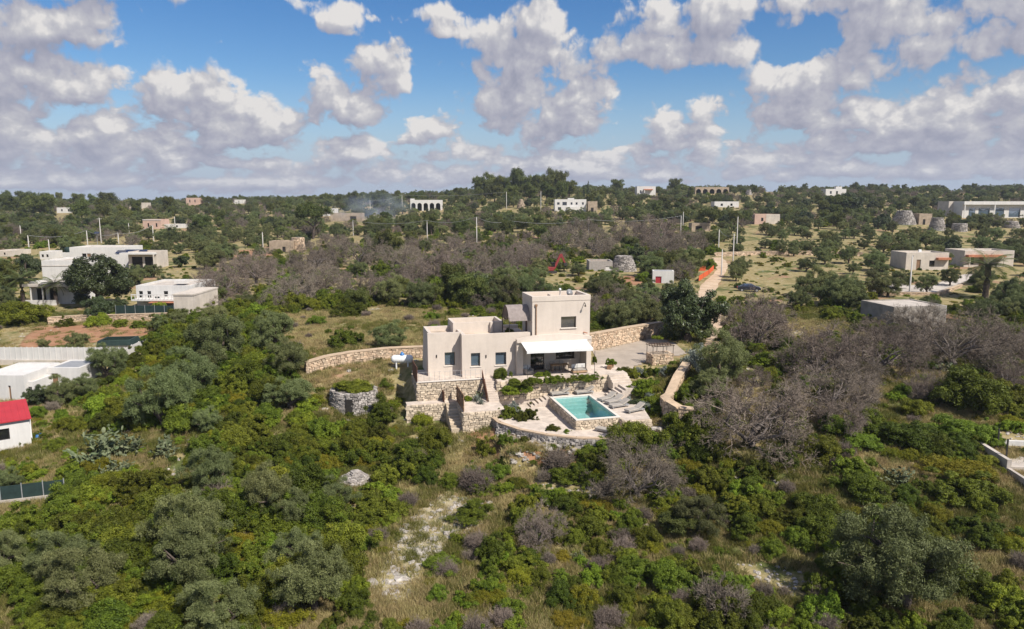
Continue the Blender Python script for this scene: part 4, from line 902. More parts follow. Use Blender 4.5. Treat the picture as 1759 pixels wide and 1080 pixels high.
def make_plants():
    rg = np.random.default_rng(21)
    def ft(V): return np.clip(rg.normal(0.5, 0.25, V), 0, 1)
    # shrubs, nominal radius 1
    for key, m, leaf, n, k in (('mastic', lf_mastic, 0.031, 32000, 52), ('bright', lf_bright, 0.043, 22000, 42), ('yellow', lf_yellow, 0.029, 24000, 56)):
        PL[key] = []
        for i in range(3):
            hz = rg.uniform(0.75, 1.05) if key != 'yellow' else rg.uniform(0.55, 0.7); f = rg.uniform(0.8, 1.2)
            lob = dome(rg, k, f, 1 / f, hz, 0.12, 0.17, 0.34, 0.45, 0.85, -0.1, 0.28)
            PL[key].append(Plant(key + '_shrub', foliage(rg, lob, n, leaf, 0.5, 7, 0.5, 0.6), None, m, bark, hz * 1.1, 1.0))
    for i in range(3):      # thickets: several domes grown together, of uneven height
        lob = []
        for q in range(5):
            a = rg.uniform(0, 6.28); o = rg.uniform(0.25, 0.72); r_ = rg.uniform(0.38, 0.62); l = dome(rg, 16, r_, r_ * rg.uniform(0.8, 1.2), r_ * rg.uniform(0.9, 1.7), 0.1 + 0.15 * rg.random(), 0.11, 0.24, 0.45, 0.95, -0.25, 0.4); l[:, 0] += math.cos(a) * o; l[:, 1] += math.sin(a) * o; lob.append(l)
        PL['mastic'].append(Plant('mastic_thicket', foliage(rg, np.concatenate(lob), 42000, 0.024 + 0.004 * i, 0.5, 7, 0.5, 0.7), None, lf_mastic, bark, 1.0, 1.0))
    PL['silver'] = [Plant('silver_shrub', foliage(rg, dome(rg, 30, 1, 1, 0.9, 0.1, 0.15, 0.3), 5000, 0.06, 0.35, 6), None, lf_silver, bark, 1.0, 1.0)]
    # olives, nominal crown radius 1 unit = scaled later; height 2
    PL['olive'] = []
    for i in range(3):
        P, E_ = limb_paths(rg, 1.45, 0.8, 5, 0.10, 0.08, base_h=0.22)
        lob = np.concatenate([dome(rg, 44, rg.uniform(0.85, 1.05), rg.uniform(0.85, 1.05), 0.82, 0.86, 0.13, 0.27, 0.5, 0.95, -0.75, 0.32), np.column_stack([E_, np.full(len(E_), 0.2)])])
        c = foliage(rg, lob, 52000, 0.025, 0.30, 8, 0.55, 0.85, 0.25, 0.10, 0.9)
        PL['olive'].append(Plant('olive', c, tubes(P), lf_olive, bark, 1.75, 1.0))
    # dead olives: bare twig domes
    PL['dead'] = []; PL['drybush'] = []
    for i in range(3):
        P, E_ = limb_paths(rg, 1.0, 0.72, 7, 0.075, 0.1, base_h=0.2)
        s = np.concatenate([E_, E_ * np.array([1.1, 1.1, 0.6])]); d = s - np.array([0, 0, 0.30]); st_ = s; dd = d + rg.normal(size=(len(st_), 3)) * 0.3
        Vt, Ft = twigs(rg, st_, dd, np.full(len(st_), 0.34) * rg.uniform(0.7, 1.2, len(st_)), 0.009, 6, 4, 0.55, shrink=0.66, upb=0.06)
        if len(Ft) > 42000: sel = np.concatenate([np.arange(2000), rg.choice(np.arange(2000, len(Ft)), 40000, replace=False)]); Ft2 = Ft[sel]; Vt = Vt[Ft2].reshape(-1, 3); Ft = np.arange(len(Vt)).reshape(-1, 4)
        PL['dead'].append(Plant('bare_olive', (Vt, Ft, ft(len(Ft))), tubes(P), lf_dry, bark_grey, 1.65, 1.1))
    for i in range(3):
        k = 46; a = rg.uniform(0, 6.28, k); r = rg.uniform(0.1, 0.5, k); s = np.column_stack([np.cos(a) * r * 0.5, np.sin(a) * r * 0.5, np.zeros(k)]); d = np.column_stack([np.cos(a) * r * 1.6, np.sin(a) * r * 1.6, np.ones(k)])
        Vt, Ft = twigs(rg, s, d, rg.uniform(0.3, 0.5, k), 0.012, 5, 4, 0.5, shrink=0.68)
        PL['drybush'].append(Plant('dry_bush', (Vt, Ft, ft(len(Ft))), None, lf_dry, bark, 1.0, 1.0))
    # pines
    PL['pine'] = []; PL['umbrella'] = []; PL['carob'] = []
    for i in range(3):
        P, E_ = limb_paths(rg, 1.4, 0.45, 4, 0.07, 0.05, base_h=0.35)
        PL['pine'].append(Plant('pine', foliage(rg, dome(rg, 44, 0.85, 0.85, 0.9, 1.0, 0.22, 0.36, 0.3, 0.82, -0.9, 0.22), 17000, 0.046, 0.3, 7, 0.55, 0.8, 0.5, 0.15, 0.7), tubes(P), lf_pine, bark, 2.2, 1.0))
        P, E_ = limb_paths(rg, 1.3, 0.7, 5, 0.07, 0.05, base_h=0.5)
        PL['umbrella'].append(Plant('umbrella_pine', foliage(rg, dome(rg, 46, 1.0, 1.0, 0.42, 1.2, 0.20, 0.32, 0.3, 0.88, -0.35, 0.12), 17000, 0.05, 0.3, 6, 0.5, 0.7, 0.5, 0.5, 0.7), tubes(P), lf_pine, bark, 1.75, 1.0))
        P, E_ = limb_paths(rg, 1.4, 0.6, 4, 0.12, 0.05, base_h=0.3)
        PL['carob'].append(Plant('carob', foliage(rg, dome(rg, 52, 0.95, 0.95, 0.9, 0.86, 0.18, 0.32, 0.5, 0.88, -0.85, 0.24), 32000, 0.034, 0.5, 7, 0.5, 0.5, 0.4, 0.12), tubes(P), lf_dark, bark, 1.95, 1.0))
    lob = [(rg.normal() * 0.05, rg.normal() * 0.05, z, 0.24 * (1 - (z / 3.2) ** 1.6) + 0.06) for z in np.linspace(0.25, 3.0, 22)]
    PL['cypress'] = [Plant('cypress', foliage(rg, lob, 6000, 0.05, 0.3, 8, 0.5, 0.6, 0.5, 0.1), tubes([([(0, 0, -0.2), (0, 0, 1.0), (0, 0, 2.6)], [0.06, 0.05, 0.02])]), lf_dark, bark, 3.1, 0.4)]
    # palms: arching fronds of leaflets
    def palm(nf, trunk_h, L):
        Vs, Fs, base = [], [], 0
        for k in range(nf):
            a = 2.4 * k; el = 1.25 - 1.75 * (k / nf) + rg.normal() * 0.1; ss = np.linspace(0, 1, 26)
            cur = el - 1.25 * ss ** 1.4; r = np.cumsum(np.cos(cur)) / 26 * L; z = np.cumsum(np.sin(cur)) / 26 * L + trunk_h
            ctr = np.column_stack([np.cos(a) * r, np.sin(a) * r, z]); side = np.array([-math.sin(a), math.cos(a), 0]); fw = np.array([math.cos(a), math.sin(a), 0])
            for sg in (-1, 1):
                ll = L * 0.27 * np.sin(np.pi * np.clip(ss * 0.92 + 0.08, 0, 1)) ** 0.7
                tip = ctr + (side * sg * 0.8 + fw * 0.5) * ll[:, None] - np.array([0, 0, 0.28]) * ll[:, None]
                w = fw * 0.03 * L / 2
                Vs.append(np.stack([ctr - w, ctr + w, tip + w * 0.2, tip - w * 0.2], 1).reshape(-1, 3)); Fs.append(np.arange(4 * 26).reshape(26, 4) + base); base += 104
        V, Fq = np.concatenate(Vs), np.concatenate(Fs)
        zs = np.linspace(-0.2, trunk_h, 8)
        return (V, Fq, ft(len(Fq))), tubes([([(0.04 * math.sin(z), 0, z) for z in zs], [0.19 + 0.03 * (i % 2) for i in range(8)])], 8)
    c, t = palm(34, 2.6, 1.9); PL['palm'] = [Plant('palm', c, t, lf_palm, bark, 3.6, 1.6)]
    c, t = palm(26, 0.35, 1.5); PL['lowpalm'] = [Plant('low_palm', c, t, lf_palm, bark, 1.4, 1.3)]
    # prickly pear: chained flat pads
    th = np.linspace(0, 2 * math.pi, 9)[:-1]
    def pads(npad):
        Vs, Fs, Ts, base = [], [], [], 0; tips = [(np.array([rg.normal() * 0.32, rg.normal() * 0.32, 0.0]), np.array([0, 0, 1.0])) for _ in range(26)]
        for k in range(npad):
            p, d = tips[rg.integers(max(0, len(tips) - 110), len(tips))]; d = d + rg.normal(size=3) * 0.5; d[2] = abs(d[2]) + 0.1; d /= np.linalg.norm(d); n_ = np.cross(d, rg.normal(size=3)); n_ /= np.linalg.norm(n_); s_ = np.cross(d, n_); L = rg.uniform(0.09, 0.15)
            ring = p + d * L * 0.95 + np.outer(np.cos(th), d) * L + np.outer(np.sin(th), s_) * L * 0.62
            c0 = p + d * L * 0.95; Vs.append(np.concatenate([ring, [c0 + n_ * 0.02], [c0 - n_ * 0.02]]))
            for j in range(8): Fs.append((base + j, base + (j + 1) % 8, base + 8)); Fs.append((base + (j + 1) % 8, base + j, base + 9))
            Ts += [np.clip(rg.normal(0.5, 0.25), 0, 1)] * 16; base += 10; tips.append((p + d * L * 1.8, d))
        return np.concatenate(Vs), np.array(Fs), np.array(Ts)
    PL['cactus'] = [Plant('prickly_pear', pads(330), None, lf_cactus, bark, 1.2, 1.0) for _ in range(2)]
    # agave rosette
    k = 34; a = np.arange(k) * 2.4; el = np.linspace(1.4, 0.15, k); d = np.column_stack([np.cos(a) * np.cos(el), np.sin(a) * np.cos(el), np.sin(el)]); s_ = np.column_stack([-np.sin(a), np.cos(a), 0 * a])
    p = np.zeros((k, 3)) + [0, 0, 0.05]; V = np.stack([p - s_ * 0.05, p + s_ * 0.05, p + d * 0.5 + s_ * 0.07, p + d * 1.0, p + d * 0.5 - s_ * 0.07], 1).reshape(-1, 3)
    PL['agave'] = [Plant('agave', (V, np.arange(5 * k).reshape(k, 5), ft(k)), None, lf_silver, bark, 1.0, 1.0)]
    # grass tufts
    def tuft(n, h, spread, lean):
        a = rg.uniform(0, 6.28, n); r = spread * np.sqrt(rg.random(n)); p = np.column_stack([np.cos(a) * r, np.sin(a) * r, np.full(n, -0.03)])
        tip = p + np.column_stack([rg.normal(size=n) * lean, rg.normal(size=n) * lean, h * rg.uniform(0.5, 1.15, n)]); b_ = rg.uniform(0, 6.28, n); w = np.column_stack([np.cos(b_), np.sin(b_), 0 * b_]) * 0.016
        V = np.stack([p - w, p + w, tip], 1).reshape(-1, 3); return V, np.arange(3 * n).reshape(n, 3), ft(n)
    PL['grass'] = [Plant('dry_grass', tuft(120, 0.32, 0.45, 0.15), None, lf_grass, bark, 0.4, 0.5) for _ in range(3)]
    PL['herb'] = [Plant('green_grass', tuft(110, 0.34, 0.45, 0.16), None, lf_herb, bark, 0.35, 0.5) for _ in range(3)]
    # rocks
    PL['rock'] = []
    for i in range(4):
        u_, v_ = 9, 6; Vs = [(0, 0, 0.55)]; nz = rg.normal(size=3) * 2
        for j in range(1, v_):
            for q in range(u_):
                t1, t2 = math.pi * j / v_, 2 * math.pi * (q + 0.3 * (j % 2)) / u_; x, y, z = math.sin(t1) * math.cos(t2), math.sin(t1) * math.sin(t2), math.cos(t1)
                f = 1 + 0.28 * math.sin(3 * x + nz[0]) * math.sin(3 * y + nz[1]) + rg.uniform(-0.16, 0.16); Vs.append((x * f, y * f * 0.8, z * f * 0.55))
        Vs.append((0, 0, -0.5)); fs = []
        for q in range(u_): fs.append((0, 1 + q, 1 + (q + 1) % u_, 0)); fs.append((len(Vs) - 1, 1 + (v_ - 2) * u_ + (q + 1) % u_, 1 + (v_ - 2) * u_ + q, len(Vs) - 1))
        tri = np.array([f[:3] for f in fs]); qd = np.array([(1 + j * u_ + q, 1 + (j + 1) * u_ + q, 1 + (j + 1) * u_ + (q + 1) % u_, 1 + j * u_ + (q + 1) % u_) for j in range(v_ - 2) for q in range(u_)])
        class _R: pass
        r = _R(); r.crown = r.joined = np_mesh('rock', np.array(Vs), [tri, qd], rock_mat); r.trunk = None; r.height, r.width = 0.6, 1.0; PL['rock'].append(r)
make_plants()

# geometry nodes: one mass made of many small plants
STUFF_COL = {}
def stuff_mass(name, label, kinds, pts, rot, scl, idx):
    """one object: plants standing at the vertices of a point mesh"""
    if not len(pts): return
    key = '_'.join(kinds)
    if key not in STUFF_COL:
        c = bpy.data.collections.new('kinds_' + key); j = 0
        for kd in kinds:
            for p in PL[kd]:
                o = bpy.data.objects.new('kind_%s_%03d' % (key, j), p.joined); c.objects.link(o); j += 1
        STUFF_COL[key] = (c, j)
    c, nvar = STUFF_COL[key]
    me = bpy.data.meshes.new(name); me.vertices.add(len(pts)); me.vertices.foreach_set('co', np.asarray(pts, np.float32).ravel())
    a = me.attributes.new('spin', 'FLOAT', 'POINT'); a.data.foreach_set('value', np.asarray(rot, np.float32))
    a = me.attributes.new('size', 'FLOAT_VECTOR', 'POINT'); a.data.foreach_set('vector', np.asarray(scl, np.float32).ravel())
    a = me.attributes.new('pick', 'INT', 'POINT'); a.data.foreach_set('value', np.asarray(idx, np.int32))
    o = link(name, me); tag(o, label, kind='stuff')
    g = bpy.data.node_groups.new(name, 'GeometryNodeTree')
    g.interface.new_socket('Geometry', in_out='INPUT', socket_type='NodeSocketGeometry'); g.interface.new_socket('Geometry', in_out='OUTPUT', socket_type='NodeSocketGeometry')
    N = g.nodes.new; gi, go = N('NodeGroupInput'), N('NodeGroupOutput'); mp = N('GeometryNodeMeshToPoints'); ip = N('GeometryNodeInstanceOnPoints'); ci = N('GeometryNodeCollectionInfo')
    ci.inputs['Collection'].default_value = c; ci.inputs['Separate Children'].default_value = True; ci.inputs['Reset Children'].default_value = True
    def attr(nm, ty): n = N('GeometryNodeInputNamedAttribute'); n.data_type = ty; n.inputs['Name'].default_value = nm; return n.outputs[0]
    cx = N('ShaderNodeCombineXYZ'); g.links.new(attr('spin', 'FLOAT'), cx.inputs[2]); e2r = N('FunctionNodeEulerToRotation'); g.links.new(cx.outputs[0], e2r.inputs[0])
    ip.inputs['Pick Instance'].default_value = True
    g.links.new(gi.outputs[0], mp.inputs['Mesh']); g.links.new(mp.outputs[0], ip.inputs['Points']); g.links.new(ci.outputs[0], ip.inputs['Instance'])
    g.links.new(attr('pick', 'INT'), ip.inputs['Instance Index']); g.links.new(e2r.outputs[0], ip.inputs['Rotation']); g.links.new(attr('size', 'FLOAT_VECTOR'), ip.inputs['Scale'])
    g.links.new(ip.outputs[0], go.inputs[0])
    md = o.modifiers.new('plants', 'NODES'); md.node_group = g
    return o

# ------------------------------------------------------------------ other buildings
PROT = []        # what stays in view: (x0, y0, x1, y1, distance) read off the photo
LM = []          # landmarks used to say where a plant stands: (px, py, phrase)
FOOT = []        # footprints plants keep clear of: (x, y, radius)
def at_px(px0, px1, pyb):
    x, y, z = G((px0 + px1) / 2, pyb); f = y * cP - (z - HC) * sP
    return x, y, z, (px1 - px0) * f / F, f / F
def house(label, px0, px1, pyb, pyt, depth, mat=white_paint, wins=(), doors=(), yaw=0.0, roof_m=None, name='house', cat='house', lm=None, sub=(), arches=0, rim=0.35, door_m=wood, loc=None, w=None, h=None, glass=pane_dark):
    """flat-roofed block: front wall with real openings, side and back walls, sunken roof, windows with panes"""
    if loc is None:
        x, y, z, w, m = at_px(px0, px1, pyb); h = (pyb - pyt) * m
    else: x, y, z = loc
    root = empty(name, (x, y, z), yaw, label, cat); t = 0.3
    zw = lambda q: (-w / 2 + q[0] * w, -w / 2 + q[1] * w, q[2] * h, q[3] * h)
    W_ = [zw(q) for q in wins]; D_ = [zw(q) for q in doors]
    if arches:
        b = MB(); bw = w / arches; r = bw * 0.36; sp = h * 0.72 - r
        b.box(-w / 2, 0, h * 0.72, w / 2, t, h)
        for k in range(arches):
            c = -w / 2 + bw * (k + 0.5)
            b.box(c - bw / 2, 0, -1, c - r, t, h * 0.72 - 0.002); b.box(c + r, 0, -1, c + bw / 2, t, h * 0.72 - 0.002)
            for j in range(8):
                a0, a1 = math.pi * j / 8, math.pi * (j + 1) / 8; p0 = (c - r * math.cos(a0), sp + r * math.sin(a0)); p1 = (c - r * math.cos(a1), sp + r * math.sin(a1)); zt = h * 0.72 - 0.001
                b.hexa([(p0[0], 0, p0[1]), (p1[0], 0, p1[1]), (p1[0], t, p1[1]), (p0[0], t, p0[1]), (p0[0], 0, zt), (p1[0], 0, zt), (p1[0], t, zt), (p0[0], t, zt)])
        b.build('arcade', mat, root)
        MB().box(-w / 2 + t, 2.0, -1, w / 2 - t, 2.3, h - rim).build('wall', dark_in if arches > 4 else mat, root)  # shade behind a long arcade is painted as a near-black back wall
    else: holed_wall(-w / 2, w / 2, -1.2, h, W_ + D_, 0.0, t).build('wall', mat, root)
    MB().box(-w / 2, t, -1.2, -w / 2 + t, depth, h).build('wall', mat, root); MB().box(w / 2 - t, t, -1.2, w / 2, depth, h).build('wall', mat, root)
    MB().box(-w / 2 + t, depth - t, -1.2, w / 2 - t, depth, h).build('wall', mat, root)
    MB().box(-w / 2 + t, t, h - rim - 0.15, w / 2 - t, depth - t, h - rim).build('roof', roof_m or pale_concrete, root)
    for (a, c, d, e) in W_: window(root, a, c, d, e, 0.12, glass, False); 
    for (a, c, d, e) in D_: MB().box(a, 0.14, d, c, 0.2, e).build('door', door_m, root)  # in dark_in the panel is no door leaf but painted shade of an opening
    for (x0, x1, y0, y1, z0, z1, mm, nm) in sub: MB().box(-w / 2 + x0 * w, y0, z0 * h, -w / 2 + x1 * w, y1, z1 * h).build(nm, mm, root)
    if not D_ and not W_ and not arches: pass
    if loc is None: PROT.append((px0 - 1, pyt, px1 + 1, pyb - 0.35 * (pyb - pyt), y))
    if lm: LM.append(((px0 + px1) / 2, pyb, lm))
    FOOT.append((x, y + depth / 2, max(w, depth) * 0.5)); 
    return root, w, h
two = lambda z0=0.3, z1=0.7, *c: [(a - 0.045, a + 0.045, z0, z1) for a in c]
# far houses
house('long low white house among dark trees at the left skyline', 98, 127, 366, 357, 6, white_paint, two(0.3, 0.7, 0.3, 0.7), lm='low white skyline house')
house('cream farmhouse half hidden on the left skyline', 223, 251, 358, 348, 7, cream_paint, two(0.3, 0.7, 0.25, 0.6), lm='cream skyline farmhouse')
house('pinkish square house with pale roof on the skyline', 320, 342, 353, 340, 8, pink_paint, two(0.4, 0.75, 0.3, 0.7), lm='pinkish skyline house')
house('tiny white cottage on the skyline between trees', 403, 418, 350, 343, 6, white_paint, two(0.3, 0.7, 0.5), lm='tiny white cottage')
house('pink and white house with a terracotta roof edge at far left', 246, 277, 393, 377, 8, pink_paint, two(0.2, 0.6, 0.3, 0.75), roof_m=orange_tile, lm='pink house at far left', sub=[(0, 1.02, -0.15, 0.0, 0.92, 1.0, white_paint, 'cornice')])
house('low white outbuilding beside the pink far house', 280, 320, 392, 385, 5, white_paint, two(0.3, 0.7, 0.6), lm='low white outbuilding')
house('cream low house at the far left edge', -12, 22, 441, 431, 8, cream_paint, two(0.3, 0.7, 0.6), lm='cream edge house')
house('small white block house behind the solar roof compound', 69, 89, 446, 432, 5, white_paint, [(0.15, 0.35, 0.3, 0.65), (0.55, 0.75, 0.3, 0.65)], lm='small white block house')
house('small cream house above smoke at the skyline', 537, 547, 362, 352, 6, cream_paint, two(0.4, 0.7, 0.5), lm='small cream house')
house('white flat-roofed house beside the drifting smoke', 547, 576, 371, 358, 7, white_paint, two(0.3, 0.7, 0.3, 0.6), lm='smoke-side white house')
house('tan stone farm ruin with one dark arch', 568, 622, 380, 366, 6, tan_stone, doors=[(0.62, 0.82, 0, 0.62)], door_m=dark_in, lm='tan farm ruin')
house('white villa with five dark arches on the slope', 705, 758, 362, 343.5, 9, white_paint, arches=5, lm='white arcaded villa', sub=[(0.0, 0.12, 0.5, 3, 1.0, 1.12, white_paint, 'roof_turret')])
house('white two-storey villa with square windows on the slope', 953, 1007, 363, 342.5, 10, white_paint, [(0.07, 0.15, 0.55, 0.75), (0.24, 0.38, 0.5, 0.78), (0.5, 0.56, 0.55, 0.75), (0.66, 0.72, 0.55, 0.75), (0.86, 0.92, 0.55, 0.75), (0.1, 0.2, 0.1, 0.35), (0.62, 0.72, 0.08, 0.35)], lm='white two-storey villa', sub=[(0.4, 0.75, -1.6, -0.02, 0.0, 0.38, white_paint, 'terrace_block'), (0.42, 0.62, 2, 4, 1.0, 1.1, white_paint, 'stair_head')])
house('cream stone ruin beside the two-storey white villa', 1010, 1026, 364, 346, 6, tan_stone, doors=[(0.3, 0.6, 0, 0.4)], door_m=dark_in, lm='cream ruin')
house('white hilltop house with a red tiled porch roof', 1094, 1126, 337, 320, 9, white_paint, two(0.3, 0.6, 0.2), lm='red-porched hilltop house', sub=[(0.35, 0.82, -2.2, -0.01, 0.62, 0.72, orange_tile, 'porch_roof'), (0.36, 0.40, -2.1, -1.9, -0.3, 0.62, white_paint, 'porch_post'), (0.78, 0.82, -2.1, -1.9, -0.3, 0.62, white_paint, 'porch_post')])
house('long tan hilltop building with a row of dark arches', 1194, 1252, 333, 321.5, 9, tan_stone, arches=5, lm='arched hilltop building')
house('low white shed roof house under the arched building', 1227, 1269, 356, 346, 7, white_paint, two(0.25, 0.65, 0.3, 0.7), lm='low white shed house')
house('pink single-storey house with pale side on the right slope', 1296, 1339, 385, 368, 8, pink_paint, two(0.3, 0.65, 0.3, 0.75), roof_m=cream_paint, lm='pink slope house', sub=[(0.45, 1.001, -0.06, -0.01, -0.1, 1.0, cream_paint, 'side_bay')])
house('small white house on the right skyline', 1418, 1453, 337, 325, 8, white_paint, two(0.3, 0.7, 0.25, 0.55), lm='white crest house', sub=[(0.55, 0.85, 2, 5, 1.0, 1.35, white_paint, 'roof_room')])
house('flat pale house on the skyline behind the hill trees', 1316, 1333, 329, 322, 6, cream_paint, two(0.3, 0.7, 0.5), lm='flat pale skyline house')
house('tumbledown stone shed under the umbrella pine', 1188, 1220, 397, 383, 5, tan_stone, doors=[(0.2, 0.55, 0, 0.62)], door_m=dark_in, lm='tumbledown stone shed')
house('cream hut on the far right crest', 1630, 1650, 326, 319, 6, cream_paint, two(0.3, 0.7, 0.5), lm='cream crest hut')
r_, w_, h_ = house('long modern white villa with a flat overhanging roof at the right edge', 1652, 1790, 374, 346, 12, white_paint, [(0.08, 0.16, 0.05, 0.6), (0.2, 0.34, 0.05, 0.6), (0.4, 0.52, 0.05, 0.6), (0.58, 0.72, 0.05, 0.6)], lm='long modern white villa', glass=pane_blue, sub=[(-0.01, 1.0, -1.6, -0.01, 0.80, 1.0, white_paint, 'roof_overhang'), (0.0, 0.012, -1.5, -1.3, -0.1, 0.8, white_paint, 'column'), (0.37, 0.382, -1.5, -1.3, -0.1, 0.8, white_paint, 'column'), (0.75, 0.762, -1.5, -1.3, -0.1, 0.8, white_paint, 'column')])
house('cream wing beside the long modern white villa', 1628, 1651, 372, 346, 9, cream_paint, two(0.3, 0.6, 0.4), lm='cream villa wing')
# orange roofed house on the right
house('low peach house with an orange tiled roof edge on the right', 1655, 1740, 459, 431, 8, cream_paint, [(0.1, 0.2, 0.15, 0.6)], doors=[(0.3, 0.4, 0, 0.62)], lm='low peach house', sub=[(0.02, 0.78, -1.2, -0.01, 0.62, 0.75, orange_tile, 'tiled_eave'), (0.05, 0.07, -1.15, -0.95, -0.2, 0.62, cream_paint, 'porch_post'), (0.74, 0.76, -1.15, -0.95, -0.2, 0.62, cream_paint, 'porch_post')])
house('peach annexe with dish beside the low peach house', 1555, 1628, 464, 434, 7, cream_paint, [(0.55, 0.68, 0.2, 0.55)], doors=[(0.25, 0.35, 0, 0.6)], lm='peach annexe', sub=[(0.7, 1.0, -1.0, -0.01, 0.6, 0.72, orange_tile, 'tiled_eave'), (0.4, 0.46, 2, 2.3, 1.0, 1.15, white_metal, 'satellite_dish')])
sheet('paved_drive', [G(*p)[:2] for p in ((1495, 499), (1530, 488), (1600, 492), (1640, 476), (1670, 470), (1672, 480), (1640, 492), (1600, 506), (1510, 506))], pale_concrete, 0.07, 0.7, 'pale paved drive loop before the peach house')
drystone('low tan garden wall edging the paved drive', [G(*p)[:2] for p in ((1495, 507), (1545, 508), (1610, 508), (1650, 494))], 0.5, 0.3, stone_orange, mortar, wall_cap, 'garden_wall')
# grey concrete building among the bare trees
r_, w_, h_ = house('grey concrete flat-roofed garage among bare trees on the right', 1528, 1628, 566, 526, 7, warm_concrete, doors=[(0.12, 0.3, 0, 0.5)], roof_m=pale_concrete, lm='grey concrete garage', yaw=R(10), rim=0.1, door_m=dark_metal)
MB().box(w_ / 2 + 0.005, 0.0, -1.2, w_ / 2 + 0.06, 7.0, h_).build('rendered_side', white_paint, r_)
t = empty('slatted_pergola', G(1655, 560), R(16), 'low slatted dark pergola beside the grey garage', 'pergola')
for k in range(9): MB().box(-1.6, k * 0.5, 0.9, 1.6, k * 0.5 + 0.12, 1.0).build('slat', wood, t)
for x in (-1.5, 1.5):
    for y in (0.1, 4.0): MB().box(x - 0.06, y, -0.3, x + 0.06, y + 0.12, 0.9).build('post', wood, t)
# left compound
r_, wA_, hA_ = house('long off-white house with solar panels on its roof in the left compound', 122, 216, 458, 425, 9, white_paint, [(0.22, 0.30, 0.3, 0.68)], doors=[(0.31, 0.38, 0.1, 0.68)], lm='solar panel house', sub=[])
sl = empty('solar_array', (0, 0, 0)); sl.parent = r_; sl.location = (wA_ * 0.5 + 1.2, -1.6, hA_ * 0.70)
for i in range(7):
    for j in range(2):
        f = MB(); a = -2.8 + i * 1.05; y0, y1 = j * 1.0, j * 1.0 + 0.96; zz = lambda y: y * 0.42
        f.hexa([(a, y0, zz(y0)), (a + 1.0, y0, zz(y0)), (a + 1.0, y1, zz(y1)), (a, y1, zz(y1)), (a, y0, zz(y0) + 0.04), (a + 1.0, y0, zz(y0) + 0.04), (a + 1.0, y1, zz(y1) + 0.04), (a, y1, zz(y1) + 0.04)]); f.build('solar_panel', solar_m, sl)
MB().box(-3.2, -0.3, -hA_ * 0.70 - 1, 4.8, 2.2, -0.25).build('annexe_block', white_paint, sl)
house('open porch wing with a sloping pale roof beside the solar house', 222, 270, 462, 433, 6, cream_paint, doors=[(0.12, 0.5, 0, 0.7), (0.58, 0.92, 0, 0.7)], door_m=dark_in, lm='open porch wing', sub=[(-0.2, 1.02, -1.4, 0.0, 0.86, 0.95, white_paint, 'porch_roof'), (0.98, 1.02, -1.4, -1.2, -0.2, 0.86, cream_paint, 'porch_post')])
house('lower white flat-roofed block in front of the solar house', 75, 150, 492, 448, 9, white_paint, [(0.45, 0.8, 0.32, 0.4)], lm='lower white block', sub=[(0, 1.0, -0.08, -0.01, 0.78, 0.80, cream_paint, 'string_course')])
tt = empty('water_tank', G(120, 448), 0, 'dark green water tank on the roof beside the solar house', 'tank'); tt.location.z += 2.6
MB().lathe([(0.9, -0.3), (1.0, -0.2), (1.0, 0.7), (0.8, 0.95), (0.3, 1.05)], 18).build('vessel', green_net, tt, smooth=True); MB().box(-1.1, -1.1, -3.5, 1.1, 1.1, -0.3).build('plinth', white_paint, tt)
house('white porch house with dark openings behind the two palms', 54, 132, 522, 484, 7, white_paint, doors=[(0.14, 0.34, 0.12, 0.72), (0.42, 0.6, 0.12, 0.72)], door_m=dark_in, lm='white porch house', sub=[(-0.04, 1.0, -1.5, -0.01, 0.82, 0.93, pale_concrete, 'porch_roof'), (0.11, 0.13, -1.4, -1.2, -0.2, 0.82, white_paint, 'porch_post'), (0.37, 0.39, -1.4, -1.2, -0.2, 0.82, white_paint, 'porch_post'), (0.0, 0.66, -1.45, -1.3, -0.2, 0.22, white_paint, 'porch_parapet')])
r_, w_, h_ = house('white terrace house with balustrades right of the big dark tree', 236, 330, 528, 490, 10, white_paint, [(0.05, 0.12, 0.45, 0.75), (0.2, 0.27, 0.45, 0.75), (0.5, 0.58, 0.5, 0.75)], doors=[(0.33, 0.42, 0.0, 0.5)], lm='white balustrade house', door_m=green_net, sub=[(0.0, 1.0, -1.8, -0.01, 0.36, 0.42, white_paint, 'balcony_slab'), (0.0, 1.0, -1.8, -1.7, 0.62, 0.66, white_paint, 'handrail'), (0.35, 0.8, -2.6, -0.01, 0.30, 0.33, orange_tile, 'porch_roof'), (0.55, 0.75, 3, 5, 1.0, 1.14, white_paint, 'roof_block')])
for k in range(16): MB().box(-w_ / 2 + w_ * k / 15.2, -1.78, h_ * 0.42, -w_ / 2 + w_ * k / 15.2 + 0.1, -1.7, h_ * 0.62).build('baluster', white_paint, r_)
house('tall cream stair block at the right end of the left compound', 300, 336, 543, 506, 9, cream_paint, doors=[(0.3, 0.5, 0, 0.35)], door_m=white_paint, lm='cream stair block', sub=[(-0.02, 1.02, -0.1, 9.1, 0.96, 1.03, cream_paint, 'cornice')])
drystone('tan boundary wall along the front of the left compound', [G(*p)[:2] for p in ((84, 557), (140, 553), (200, 552), (298, 549))], 1.0, 0.3, stone_orange, mortar, wall_cap, 'boundary_wall')
fn = empty('netting_fence', G(250, 546), 0, 'dark green netting fence in front of the white balustrade house', 'fence')
for k in range(7): MB().box(-4.5 + k * 1.5 - 0.03, -0.03, 0, -4.5 + k * 1.5 + 0.03, 0.03, 2.0).build('post', pale_metal, fn)
for k in range(6): MB().box(-4.46 + k * 1.5, -0.012, 0.1, -3.04 + k * 1.5, 0.012, 1.9).build('net_panel', green_net, fn)
